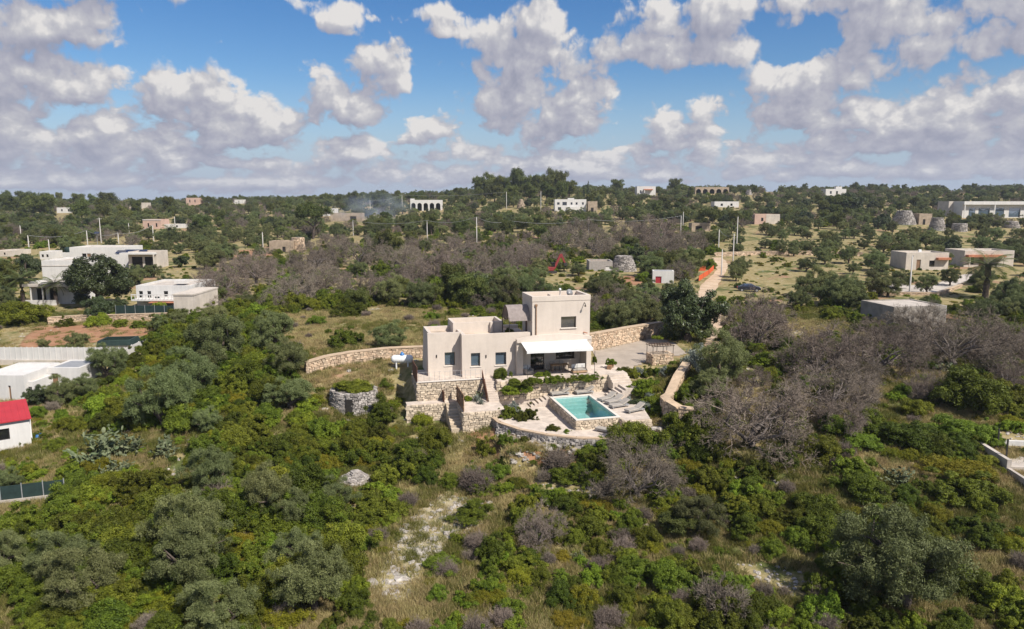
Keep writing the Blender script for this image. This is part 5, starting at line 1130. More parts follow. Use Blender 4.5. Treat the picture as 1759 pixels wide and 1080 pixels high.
# white fence in front of the trampoline lawn
p0, p1 = G(0, 627), G(215, 622); fx = np.array(p1[:2]) - np.array(p0[:2]); fl = float(np.linalg.norm(fx)); fa_ = math.atan2(fx[1], fx[0])
pw = empty('panel_fence', (p0[0], p0[1], min(p0[2], p1[2])), fa_, 'long white panel fence on a tan base wall', 'fence'); n = 22; dz = p1[2] - p0[2]
for k in range(n + 1): MB().box(fl * k / n - 0.05, -0.05, -1.5, fl * k / n + 0.05, 0.05, 1.95 + max(0, -dz) * 0 + 0.2).build('post', white_paint, pw)
for k in range(n): MB().box(fl * k / n + 0.05, -0.02, 0.62, fl * (k + 1) / n - 0.05, 0.02, 2.1).build('panel', white_paint, pw)
MB().box(-0.2, -0.18, -2.0, fl + 0.2, 0.18, 0.6).build('base_wall', cream_paint, pw); LM.append((120, 640, 'long white panel fence'))
e0 = G(262, 592); q = empty('panel_fence', p1, math.atan2(e0[1] - p1[1], e0[0] - p1[0]), 'short white fence return running back beside the lawn', 'fence'); L2 = math.hypot(e0[1] - p1[1], e0[0] - p1[0])
for k in range(4): MB().box(L2 * k / 4 + 0.03, -0.02, -0.6, L2 * (k + 1) / 4 - 0.03, 0.02, 1.6).build('panel', white_paint, q)
for k in range(5): MB().box(L2 * k / 4 - 0.03, -0.04, -0.6, L2 * k / 4 + 0.03, 0.04, 1.7).build('post', white_paint, q)
sheet('lawn', [G(*p)[:2] for p in ((222, 600), (226, 586), (266, 583), (262, 597))], turf, 0.08, 0.5, 'small bright green lawn behind the white fence')
t = empty('netted_enclosure', G(204, 600), 0.15, 'low white pool shelter edged with dark green netting', 'shelter')
MB().box(-1.9, -1.2, 0, 1.9, 1.6, 0.9).build('body', white_paint, t)
for (a, b2, c, d) in ((-2.1, -1.4, 2.1, -1.1), (-2.1, 1.5, 2.1, 1.8), (-2.1, -1.1, -1.8, 1.5), (1.8, -1.1, 2.1, 1.5)): MB().hexa([(a, b2, 0.7), (c, b2, 0.7), (c, d, 0.7), (a, d, 0.7), (a * 0.9, b2 * 0.9, 1.35), (c * 0.9, b2 * 0.9, 1.35), (c * 0.9, d * 0.9, 1.35), (a * 0.9, d * 0.9, 1.35)]).build('net_border', green_net, t)
MB().box(-1.6, -0.9, 0.9, 1.6, 1.3, 0.95).build('cover', turf, t)
# white sheds and red-roofed house at the left edge
house('low white house at the left edge behind the red roof', -30, 45, 690, 645, 6, white_paint, doors=[(0.62, 0.68, 0, 0.6)], lm='low white edge house', roof_m=white_paint, rim=0.08)
house('white shed with a grey roof in front of the panel fence', 85, 140, 665, 632, 4, white_paint, roof_m=pale_metal, lm='white shed', rim=0.05, doors=[(0.1, 0.3, 0, 0.7)])
house('small white store between the olive trees and red roof', 30, 62, 686, 655, 3, white_paint, lm='small white store', rim=0.05, wins=[(0.6, 0.85, 0.4, 0.7)], roof_m=cream_paint)
x, y, z = G(48, 768); rr = empty('red_roofed_house', (x, y, z), R(38), 'small white house with a bright red pitched roof at the left edge', 'house'); LM.append((40, 768, 'red-roofed house'))
Lr, Dr, hr, ha = 6.0, 3.6, 2.5, 3.3
holed_wall(-Lr, 0.3, -0.8, hr, [(-2.1, -1.2, 0.9, 1.9)], 0.0, 0.25).build('wall', white_paint, rr); window(rr, -2.1, -1.2, 0.9, 1.9, 0.1, pane_dark, False)
g_ = MB(); g_.quad((0.3, 0, -0.8), (0.3, Dr, -0.8), (0.3, Dr, ha), (0.3, 0, hr)); g_.quad((0.05, Dr, -0.8), (0.05, 0.26, -0.8), (0.05, 0.26, hr), (0.05, Dr, ha)); g_.build('wall', white_paint, rr)
MB().box(-Lr, Dr - 0.25, -0.8, 0.04, Dr, ha - 0.02).build('wall', white_paint, rr)
rf = MB(); rf.hexa([(-Lr - 0.2, -0.25, hr - 0.04), (0.45, -0.25, hr - 0.04), (0.45, Dr + 0.15, ha + 0.02), (-Lr - 0.2, Dr + 0.15, ha + 0.02), (-Lr - 0.2, -0.25, hr + 0.06), (0.45, -0.25, hr + 0.06), (0.45, Dr + 0.15, ha + 0.12), (-Lr - 0.2, Dr + 0.15, ha + 0.12)]); ro = rf.build('roof', red_roof, rr)
for k in range(14): a = -Lr - 0.1 + k * 0.48; MB().hexa([(a, -0.24, hr + 0.063), (a + 0.06, -0.24, hr + 0.063), (a + 0.06, Dr + 0.14, ha + 0.123), (a, Dr + 0.14, ha + 0.123), (a, -0.24, hr + 0.09), (a + 0.06, -0.24, hr + 0.09), (a + 0.06, Dr + 0.14, ha + 0.15), (a, Dr + 0.14, ha + 0.15)]).build('roof_rib', red_roof, ro)
MB().box(0.31, 2.3, 1.2, 0.35, 2.9, 2.1).build('shutter', red_roof, rr); MB().tube([(0.38, 0.6, -0.2), (0.38, 0.6, 2.6)], 0.06, 8).build('downpipe', white_metal, rr)
MB().lathe([(0.0, 0.0), (0.32, 0.03), (0.34, 0.3), (0.3, 0.6), (0.1, 0.68)], 12).build('water_drum', blue_plastic, rr, smooth=True, loc=(0.9, 1.0, 0.1))
fn = empty('netting_fence', G(58, 862), R(20), 'dark netting fence on a low wall at the lower left edge', 'fence')
MB().box(-3.5, -0.12, -0.5, 2.2, 0.12, 0.35).build('base_wall', pale_concrete, fn)
for k in range(5): MB().box(-3.4 + k * 1.36 - 0.03, -0.03, 0.3, -3.4 + k * 1.36 + 0.03, 0.03, 1.5).build('post', pale_metal, fn)
for k in range(4): MB().box(-3.37 + k * 1.36, -0.012, 0.36, -2.07 + k * 1.36, 0.012, 1.4).build('net_panel', green_net, fn)
# concrete terrace at the right edge
t = empty('concrete_terrace', G(1736, 806), R(-6), 'bare concrete terrace with thin posts at the right edge', 'terrace'); LM.append((1745, 800, 'concrete terrace'))
MB().box(-0.4, -0.5, -1.8, 5, 4.0, 0.35).build('slab', pale_concrete, t); MB().box(-0.75, -0.8, -1.8, -0.42, 4.2, 1.0).build('side_wall', pale_concrete, t); MB().box(-0.41, 4.01, -1.8, 5, 4.3, 1.0).build('back_wall', white_paint, t)
for x_, y_ in ((-0.2, 0.4), (0.6, 3.2)): MB().box(x_ - 0.05, y_ - 0.05, 0.35, x_ + 0.05, y_ + 0.05, 2.3).build('post', dark_metal, t)
MB().box(-0.7, -4.2, -1.8, -0.45, -0.82, 0.35).build('retaining_wall', pale_concrete, t)

# trulli and stone huts
def trullo(label, px0, px1, pyb, pyt, top=0.55, cone=True, mat=stone_grey, name='stone_trullo', lm=None, door=None, cl=0.5):
    x, y, z, w, m = at_px(px0, px1, pyb); h = (pyb - pyt) * m; r = w / 2
    t = empty(name, (x, y + r * 0.6, z), 0, label, 'stone hut'); st = Stones(); c = (x, y + r * 0.6)
    sk = (lambda a, zz: door and abs((a + math.pi / 2 + math.pi) % (2 * math.pi) - math.pi) < 0.32 / r * 1.0 and zz < z + 1.3) if door else None
    if cone:
        st.ring(c, r, r * 0.82, z - 0.6, z + h * 0.45, cl, cl * 0.55, 0.35, skip=sk); st.ring(c, r * 0.80, r * top, z + h * 0.45, z + h, cl, cl * 0.5, 0.35)
        k = r * top
        while k > 0.15: st.ring(c, k * 0.8, k * 0.75, z + h - 0.12, z + h + 0.02, cl, 0.3, 0.4); k -= 0.4
        MB().lathe([(r * 0.92, -0.6), (r * 0.76, h * 0.45), (r * top * 0.9, h - 0.1), (0.1, h)], 20).build('core', mortar_grey, t)
    else:
        st.ring(c, r, r * 0.88, z - 0.6, z + h, cl, cl * 0.55, 0.35, skip=sk)
        MB().lathe([(r * 0.93, -0.6), (r * 0.80, h - 0.15), (0.1, h + 0.1)], 20).build('core', mortar_grey, t)
    if door: MB().box(-0.35, -r * 1.0, -0.4, 0.35, -r * 0.8, 1.3).build('doorway', dark_in, t)
    stone_part(st, t, mat); FOOT.append((x, y + r * 0.6, r)); PROT.append((px0, pyt, px1, pyb - 0.3 * (pyb - pyt), y))
    if lm: LM.append(((px0 + px1) / 2, pyb, lm))
    return t, c, r, h, z
tr_, tc_, tr_r, tr_h, tr_z = trullo('round drystone hut with a dark doorway and green shrub on top', 562, 645, 706, 674, 0.8, False, stone_grey, 'round_stone_hut', 'round stone hut', door=True, cl=0.3)
trullo('tall conical trullo beside the building site', 1050, 1096, 467, 441, 0.55, True, stone_grey, lm='tall conical trullo', cl=0.45)
house('low whitewashed stone room joined to the conical trullo', 1012, 1052, 466, 449, 6, stone_grey, doors=[(0.7, 0.95, 0.1, 0.5)], door_m=white_paint, lm='low stone room', roof_m=tan_stone)
trullo('truncated grey trullo below the modern villa', 1538, 1578, 386, 362, 0.5, True, stone_grey, lm='truncated grey trullo', cl=0.8)
trullo('second grey trullo beside the stone ruins on the right', 1600, 1627, 396, 374, 0.6, True, stone_grey, lm='second grey trullo', cl=0.8)
trullo('low round stone ruin below the modern villa', 1640, 1664, 398, 384, 0.7, False, stone_grey, lm='low round ruin', cl=0.8)
trullo('low trullo at the far right below the modern villa', 1728, 1756, 392, 380, 0.6, True, stone_grey, lm='low far-right trullo', cl=0.8)
trullo('tiny trullo on the crest beside the arched building', 1281, 1293, 335, 326, 0.4, True, stone_grey, lm='tiny crest trullo', cl=1.2)
trullo('stone cone ruin below the pine hill', 888, 902, 358, 342, 0.2, True, tan_stone, lm='stone cone ruin', cl=1.2)
trullo('round tan stone tower among bare trees', 500, 522, 431, 408, 0.75, False, stone_orange, 'stone_tower', 'round tan tower', cl=0.6)
house('tan farmhouse joined to the round stone tower', 463, 500, 433, 414, 6, tan_stone, doors=[(0.6, 0.75, 0, 0.5)], door_m=dark_in, lm='tan farmhouse')
house('stone ruin joining the two grey trulli', 1578, 1600, 386, 367, 6, tan_stone, doors=[(0.3, 0.5, 0, 0.5)], door_m=dark_in, lm='stone ruin between trulli')
# stone heaps
def heap(label, px, py, rpx, mat, n):
    x, y, z = G(px, py); f = y * cP; r = rpx * f / F; t = empty('stone_heap', (x, y, z), 0, label, 'stone heap'); st = Stones()
    for k in range(n):
        a, q = random.random() * 6.28, r * math.sqrt(random.random()); s_ = random.uniform(0.15, 0.34); st.add((x + q * math.cos(a), y + q * math.sin(a), z + 0.75 * r * (1 - q / r) * random.uniform(0.6, 1.0)), (s_ * 1.3, s_, s_ * 0.7), random.random() * 3)
    MB().lathe([(r * 0.9, -0.3), (r * 0.5, r * 0.3), (0.05, r * 0.62)], 14).build('core', stone_grey, t); stone_part(st, t, mat); FOOT.append((x, y, r)); LM.append((px, py, 'heap of pale stones' if py > 600 else 'grey stone heap'))
heap('conical heap of pale stones in the green scrub', 610, 826, 27, stone_grey, 420)
heap('grey stone heap in the field behind the villa', 703, 520, 11, stone_grey, 160)

# cream wall, netting, shed, poles, vehicles
drystone('long low cream wall crossing the far right field', [G(*p)[:2] for p in ((1228, 441), (1300, 438), (1380, 438), (1440, 439), (1480, 440))], 1.0, 0.35, stone_orange, mortar, wall_cap, 'field_wall', cl=0.6, ch=0.35)
def net(label, pts, h):
    P = [G(*p) for p in pts]; t = empty('barrier_netting', P[0], 0, label, 'netting'); o = np.array(P[0])
    for a, b2 in zip(P[:-1], P[1:]):
        a, b2 = np.array(a) - o, np.array(b2) - o; MB().hexa([(a[0], a[1], a[2]), (b2[0], b2[1], b2[2]), (b2[0], b2[1] + 0.03, b2[2]), (a[0], a[1] + 0.03, a[2]), (a[0], a[1], a[2] + h), (b2[0], b2[1], b2[2] + h), (b2[0], b2[1] + 0.03, b2[2] + h), (a[0], a[1] + 0.03, a[2] + h)]).build('net_panel', orange_net, t)
        MB().tube([(a[0], a[1] - 0.05, a[2] - 0.2), (a[0], a[1] - 0.05, a[2] + h + 0.1)], 0.03, 6).build('stake', wood, t)
net('orange safety netting along the edge of the dirt road', [(1200, 484), (1208, 478), (1217, 472), (1226, 464)], 1.1)
net('orange safety netting beyond the white container', [(1172, 467), (1190, 466), (1212, 466)], 1.1)
net('orange safety netting behind the villa roof', [(846, 500), (866, 501), (886, 501), (900, 503)], 0.9)
r_, w_, h_ = house('white site container with a red door below the trullo', 1121, 1157, 487, 466, 2.6, white_paint, doors=[(0.14, 0.42, 0.0, 0.55)], door_m=red_roof, name='site_container', cat='container', lm='white site container', roof_m=pale_metal, rim=0.03, yaw=R(-8))
def pole(px, pyb, pyt, kind, label):
    x, y, z = G(px, pyb); f = y * cP - (z - HC) * sP; h = (pyb - pyt) * f / F
    PROT.append((px - 2, pyt, px + 2, pyb - 0.35 * (pyb - pyt), y))
    t = empty('utility_pole', (x, y, z), 0, label, 'pole', 'roadside and field poles'); MB().lathe([(0.17, -0.5), (0.16, 0.1), (0.10, h)], 10).build('shaft', pole_m, t, smooth=True)
    if kind: MB().box(-0.8, -0.06, h - 0.45, 0.8, 0.06, h - 0.33).build('crossarm', pole_m, t)
    MB().lathe([(0.05, h - 0.2), (0.09, h - 0.12), (0.05, h + 0.06)], 8, 0.12, 0).build('insulator', dark_metal, t); return (x, y, z + h)
PO = [(50, 428, 404, 0), (85, 432, 411, 0), (151, 424, 396, 0), (174, 417, 374, 1), (204, 419, 400, 0), (264, 415, 387, 0), (222, 401, 383, 0), (36, 405, 387, 0), (301, 392, 372, 0), (452, 426, 399, 0),
      (607, 405, 379, 0), (734, 413, 379, 0), (819, 422, 373, 0), (876, 404, 379, 0), (636, 365, 344, 0), (691, 359, 335, 0), (870, 359, 330, 0), (1011, 405, 377, 0), (1169, 404, 371, 0), (1173, 392, 364, 0), (1234, 433, 394, 0), (1239, 473, 428, 0), (1259, 449, 402, 0), (1265, 431, 373, 0), (1562, 506, 440, 0), (929, 361, 329, 0)]
near_of = lambda px, py: min(LM, key=lambda l: (l[0] - px) ** 2 + ((l[1] - py) * 1.6) ** 2)[2]
PT = []; seen = {}
for (px, pb, pt_, k) in PO:
    ph = near_of(px, pb); seen.setdefault(ph, []).append(px)
for (px, pb, pt_, k) in PO:
    ph = near_of(px, pb); lst = sorted(seen[ph]); od = '' if len(lst) == 1 else ('leftmost ' if lst[0] == px else 'rightmost ' if lst[-1] == px else ['', 'second ', 'third ', 'fourth ', 'fifth '][lst.index(px)])
    PT.append(pole(px, pb, pt_, k, '%s%spale utility pole near the %s' % (od, 'cross-armed ' if k else '', ph)))
def cable(i, j, label, sag=1.0):
    a, b2 = np.array(PT[i]), np.array(PT[j])
    pts = [tuple(a + (b2 - a) * t - np.array([0, 0, 4 * sag * t * (1 - t)]) - a) for t in np.linspace(0, 1, 13)]
    tag(MB().tube(pts, 0.05, 4).build('overhead_cable', wire_m, None, loc=tuple(a)), label, 'cable', 'overhead cables')
for i, j, l in ((10, 11, 'overhead cable spanning above the bare grey trees at left'), (11, 12, 'overhead cable between the two poles left of the pine hill'), (12, 13, 'short overhead cable below the pine hill'), (13, 17, 'long overhead cable above the bare trees behind the villa'), (17, 18, 'overhead cable rising to the paired poles by the road bend'),
                (14, 15, 'overhead cable beside the white arcaded villa'), (15, 16, 'overhead cable in front of the pine hill'), (0, 2, 'drooping overhead cable at the far left'), (2, 4, 'overhead cable left of the solar panel house'), (4, 5, 'overhead cable behind the solar panel house'), (22, 20, 'overhead cable between the poles beside the dirt road')):
    cable(i, j, l, 1.2)
x, y, z = G(168, 424); t = empty('solar_street_light', (x, y, z), 0, 'tall lamp post topped by a tilted solar panel', 'lamp post'); MB().lathe([(0.08, -0.3), (0.06, 4.4)], 8).build('mast', pale_metal, t); o = MB().box(-0.8, -0.5, -0.03, 0.8, 0.5, 0.03).build('solar_panel', solar_m, t); o.location = (0, 0, 4.5); o.rotation_euler = (R(35), 0, 0)
# parked car
def car(px, py, rz, label):
    t = empty('parked_car', G(px, py), rz, label, 'car'); b = MB(); prof = [(-2.05, 0.35), (-2.1, 0.75), (-1.95, 0.92), (-1.55, 1.0), (-0.95, 1.42), (0.45, 1.46), (1.25, 1.02), (1.95, 0.86), (2.1, 0.65), (2.08, 0.35)]
    def body(pr, w0, w1, zt):
        bb = MB(); n = len(pr); bb.v = [(x, -w0 if z < zt else -w1, z) for x, z in pr] + [(x, w0 if z < zt else w1, z) for x, z in pr]; bb.f = [tuple(range(n)), tuple(range(2 * n - 1, n - 1, -1))] + [(i, n + i, n + (i + 1) % n, (i + 1) % n) for i in range(n)]; bb.t = [0.5] * (n + 2); return bb
    body(prof, 0.86, 0.68, 1.2).build('body', car_paint, t, bevel=0.05)
    for s_ in (-1, 1):
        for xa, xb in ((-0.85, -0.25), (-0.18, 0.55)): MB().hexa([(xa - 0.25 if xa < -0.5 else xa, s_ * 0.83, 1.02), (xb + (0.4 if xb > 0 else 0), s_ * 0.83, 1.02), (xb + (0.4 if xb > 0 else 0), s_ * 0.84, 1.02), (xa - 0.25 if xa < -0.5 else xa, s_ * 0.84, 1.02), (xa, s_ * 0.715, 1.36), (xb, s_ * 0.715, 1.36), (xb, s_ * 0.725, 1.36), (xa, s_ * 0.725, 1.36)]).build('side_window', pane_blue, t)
        for xw in (-1.3, 1.35): w = MB().tube([(xw, s_ * 0.72, 0.32), (xw, s_ * 0.9, 0.32)], 0.32, 16).build('wheel', tyre_m, t); MB().tube([(xw, s_ * 0.9, 0.32), (xw, s_ * 0.915, 0.32)], 0.2, 12).build('rim', pale_metal, w)
        MB().box(2.02, s_ * 0.55 - 0.16, 0.64, 2.1, s_ * 0.55 + 0.16, 0.76).build('headlight', white_metal, t); MB().box(-2.11, s_ * 0.6 - 0.14, 0.72, -2.04, s_ * 0.6 + 0.14, 0.9).build('tail_light', red_roof, t)
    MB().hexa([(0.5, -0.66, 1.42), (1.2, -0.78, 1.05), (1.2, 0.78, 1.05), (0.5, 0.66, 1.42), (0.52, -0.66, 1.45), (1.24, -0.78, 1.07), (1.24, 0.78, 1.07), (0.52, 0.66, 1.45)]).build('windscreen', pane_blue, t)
car(1286, 501, R(-12), 'dark navy estate car parked on the grass beside the dirt road'); LM.append((1286, 501, 'parked dark car'))
# excavator arm above the bushes
x, y, z = G(947, 470); t = empty('excavator', (x, y, z), R(20), 'red excavator with a folded arm rising above the bushes', 'excavator'); LM.append((947, 465, 'red excavator'))
red_m = pmat('faded_red', (0.24, 0.035, 0.035), 0.6, 0.15, 2)
MB().box(-1.5, -0.8, 0.0, 1.0, 0.8, 0.55).build('track_base', dark_metal, t); MB().box(-1.4, -0.7, 0.6, 0.4, 0.7, 1.5).build('engine_body', red_m, t, bevel=0.1); MB().box(-0.2, -0.65, 1.5, 0.6, 0.1, 2.5).build('cab', pane_dark, t)
MB().hexa([(0.3, -0.2, 1.0), (0.8, -0.2, 0.9), (0.8, 0.2, 0.9), (0.3, 0.2, 1.0), (2.0, -0.16, 4.3), (2.5, -0.16, 4.1), (2.5, 0.16, 4.1), (2.0, 0.16, 4.3)]).build('boom', red_m, t); MB().hexa([(2.0, -0.15, 4.1), (2.5, -0.15, 4.3), (2.5, 0.15, 4.3), (2.0, 0.15, 4.1), (3.1, -0.12, 2.2), (3.4, -0.12, 2.3), (3.4, 0.12, 2.3), (3.1, 0.12, 2.2)]).build('stick', red_m, t); MB().prism([(0, 0), (0.7, -0.1), (0.8, 0.5), (0.2, 0.6)], -0.35, 0.35).build('bucket', dark_metal, t).location = (3.0, -0.2, 1.9)
for px, py, ph in ((900, 640, 'villa'), (1005, 735, 'swimming pool'), (820, 737, 'stair landing'), (700, 632, 'gas tank'), (600, 622, 'low honey stone wall'), (1080, 590, 'tall honey stone wall'), (1165, 690, 'curved garden wall'), (1135, 622, 'garden kitchen'), (900, 765, 'rubble wall'), (1215, 530, 'dirt road'), (1240, 460, 'upper dirt road'), (1690, 520, 'tall palm'), (165, 790, 'prickly pear thicket'), (700, 960, 'stony path')): LM.append((px, py, ph))

# ------------------------------------------------------------------ planting
KIND = {  # name, phrase, category, group
    'mastic': ('evergreen_shrub', 'dark green rounded shrub', 'shrub', 'dark green shrubs of the scrubland'),
    'bright': ('leafy_shrub', 'bright green leafy shrub', 'shrub', 'bright green shrubs of the scrubland'),
    'yellow': ('mounded_shrub', 'yellow-green mounded shrub', 'shrub', 'yellow-green shrubs of the scrubland'),
    'silver': ('silver_shrub', 'silvery garden shrub', 'shrub', 'silvery garden shrubs'),
    'drybush': ('dry_bush', 'grey twiggy dry bush', 'bush', 'grey dry bushes'),
    'olive': ('olive_tree', 'grey-green olive tree', 'tree', 'olive trees'),
    'dead': ('bare_olive_tree', 'bare grey olive tree', 'tree', 'dead olive trees'),
    'pine': ('pine_tree', 'dark green pine tree', 'tree', 'pine trees'),
    'umbrella': ('umbrella_pine', 'spreading umbrella pine', 'tree', 'umbrella pines'),
    'carob': ('carob_tree', 'dense dark leafy tree', 'tree', 'dense dark trees'),
    'cypress': ('cypress_tree', 'narrow dark cypress', 'tree', 'cypresses'),
    'palm': ('palm_tree', 'palm tree with arching fronds', 'palm', 'palm trees'),
    'lowpalm': ('low_palm', 'low bushy palm', 'palm', 'low palms'),
    'cactus': ('prickly_pear', 'prickly pear cactus', 'cactus', 'prickly pears'),
    'agave': ('agave', 'silvery agave rosette', 'plant', 'agaves'),
    'rock': ('boulder', 'pale limestone boulder', 'rock', 'limestone boulders')}
PLANTS = []      # (kind, x, y, z, radius, height factor, own label)
def put(kind, x, y, r, hf=1.0, z=None, label=None, fixed=True): PLANTS.append((kind, x, y, h1(x, y) if z is None else z, r, hf, label, fixed))
def pp(kind, px, py, wpx, hf=1.0, label=None):
    x, y, z = G(px, py); f = y * cP - (z - HC) * sP; r = wpx * f / F / 2; yy = y + r * 0.55 if kind not in ('palm', 'cypress') else y
    put(kind, x * (yy / y), yy, r, hf, None, label)
HAND = """carob 1180 594 118 1.02;olive 1072 572 60 1.0;olive 1112 566 66 1;olive 1050 566 50 1.1;mastic 1040 560 40 1;dead 1035 545 50 1;carob 1145 560 50 .9;
dead 1290 805 205 .9;dead 1425 735 140 .95;dead 1095 880 140 1;dead 925 955 84 1.2;dead 1298 605 120 1.1;dead 1400 660 140 .9;dead 1510 655 150 .9;dead 1640 640 150 .9;dead 1580 600 110 .9;dead 1700 620 90 1;
olive 1545 1085 225 .95;olive 1240 675 95 1.1;olive 1215 700 70 1;mastic 1185 770 112 1;mastic 1085 796 104 1.1;bright 1045 790 60 1.0;mastic 1128 775 60 1.0;mastic 1010 800 50 .9;
mastic 668 736 84 .95;mastic 622 748 60 .6;mastic 745 780 66 1.1;mastic 826 790 46 1.2;mastic 868 780 38 1.2;yellow 722 735 45 1.2;yellow 640 780 60 .9;mastic 700 790 60 .8;mastic 869 805 30 1;
mastic 590 598 64 .9;olive 668 606 66 .8;mastic 545 560 40 .8;mastic 600 545 70 .7;mastic 460 555 60 .8;olive 500 660 75 1.1;olive 470 610 80 1.1;mastic 640 525 60 .8;dead 620 525 88 1;dead 700 500 70 1;dead 810 490 80 1;dead 505 530 90 1;dead 750 490 80 1;dead 560 505 80 1;dead 860 480 70 1;dead 790 455 70 1;dead 690 470 70 1;dead 620 460 70 1;dead 540 470 70 1;dead 440 490 80 1;dead 390 520 80 1;dead 910 460 60 1;dead 1020 440 70 1;dead 1080 430 70 1;dead 1130 425 70 1;dead 1140 450 60 1;dead 1185 440 60 1;dead 960 430 60 1;dead 1000 410 55 1;
bright 690 470 50 .6;bright 720 505 36 .9;mastic 770 520 60 .7;bright 740 520 45 .9;mastic 570 530 70 .8;mastic 480 520 80 .7;bright 440 545 60 .7;
carob 172 532 112 .9;carob 228 490 46 .75;carob 52 485 42 1.3;pine 12 512 66 1;mastic 42 562 96 .7;palm 97 524 46 1;palm 40 522 52 1;lowpalm 111 549 32 1;lowpalm 142 551 38 1.1;bright 168 562 44 .9;bright 207 562 30 .8;mastic 243 566 36 .8;palm 1692 512 78 .9;lowpalm 378 432 30 1;palm 292 412 26 .9;
olive 185 655 70 1;olive 110 700 55 1;carob 66 700 40 1;olive 145 690 52 1;bright 182 725 72 1;olive 135 610 45 1;olive 75 600 25 .8;olive 15 850 50 1;bright 60 830 45 .8;bright 330 530 30 1;mastic 310 540 30 1;
cactus 175 800 80 .9;cactus 215 790 60 .9;cactus 290 790 56 .8;cactus 195 830 60 .7;cactus 1540 838 52 .7;cactus 993 965 26 .7;cactus 1395 655 36 .5;cactus 1620 640 34 .7;cactus 1305 665 18 .8;
pine 670 450 58 1;pine 741 404 40 1;pine 790 408 36 1;umbrella 537 412 64 1.1;pine 870 408 32 1;umbrella 1218 398 46 1;carob 1455 372 58 .8;umbrella 1440 372 40 1;pine 647 362 38 1;pine 612 360 36 .9;
pine 825 341 34 1.19;pine 842 340 34 1.31;pine 858 340 34 1.19;pine 873 339 32 1.19;pine 888 338 37 1.43;pine 903 337 32 1.31;pine 918 337 32 1.19;pine 933 336 32 1.31;pine 947 336 34 1.43;pine 962 336 34 1.43;pine 977 340 32 1.07;pine 850 348 34 1.07;pine 880 348 30 1.07;pine 910 347 32 1.07;pine 940 346 32 1.07;pine 965 347 32 1.19;cypress 1003 346 7 1;cypress 1010 345 8 1.1;pine 1027 347 26 .9;pine 1060 330 26 1;pine 1128 330 18 1;pine 1160 331 26 1.1;pine 1175 333 20 .9;pine 1187 334 16 .9;carob 1306 326 26 .8;umbrella 1275 324 24 .9;pine 1362 327 12 1;pine 1412 327 16 1;pine 1467 330 18 1;pine 1510 328 22 1;pine 1528 327 20 1;pine 1545 327 22 1;
pine 10 352 26 1;pine 42 354 30 1;pine 60 352 22 1;pine 82 352 22 1.1;pine 102 350 18 1.2;pine 135 356 32 .8;pine 185 358 37 .8;pine 160 354 22 1;pine 290 370 32 1.1;pine 330 352 20 1;pine 355 352 18 1;pine 20 372 40 1;pine 70 375 50 1;pine 85 392 29 .8;pine 50 390 24 .8;pine 140 380 40 1;pine 180 378 38 1;pine 215 385 34 1;pine 345 405 40 1;pine 235 372 30 1;pine 480 352 14 1.2;pine 500 354 14 1.2;umbrella 560 352 22 1;pine 585 352 16 1.1;pine 620 348 20 1;pine 655 345 20 1.1;pine 680 345 16 1;pine 720 345 16 1;
mastic 1480 870 95 .8;mastic 1400 900 90 .8;mastic 1300 870 95 .8;olive 1200 930 90 .9;pine 1165 935 70 .7;mastic 1330 900 50 .7;bright 1260 1030 70 .9;bright 1380 950 60 .9;bright 1330 1080 60 1;drybush 1240 1080 130 .9;mastic 1650 880 130 .6;yellow 1640 830 110 .6;mastic 1560 780 130 .6;mastic 1640 770 110 .6;mastic 1480 780 80 .6;mastic 1700 950 90 .8;bright 1720 1060 90 .9;mastic 1410 800 80 .8;mastic 1660 720 140 .9;mastic 1730 700 90 1;mastic 1570 720 60 .8;bright 1330 640 90 .7;mastic 1260 880 60 .8;
olive 540 1075 140 1;olive 460 900 90 1.2;olive 575 890 70 .9;olive 330 990 125 1.15;olive 280 750 110 1.2;olive 330 700 100 1;olive 380 640 110 1;yellow 150 890 75 .8;yellow 225 900 70 .6;yellow 110 960 60 .7;drybush 820 855 80 .9;drybush 960 820 70 1;drybush 1130 830 60 .8;mastic 900 1000 90 .7;mastic 800 900 90 .6;bright 875 960 40 1.3;mastic 660 900 100 .7;mastic 560 960 120 .7;
mastic 975 850 90 .6;mastic 1000 900 60 .7;yellow 1020 880 50 .7;mastic 760 990 80 .5"""
for ent in HAND.replace('\n', '').split(';'):
    if not ent.strip(): continue
    k, a, b_, w, hf = ent.split(); pp(k, float(a), float(b_), float(w), float(hf))
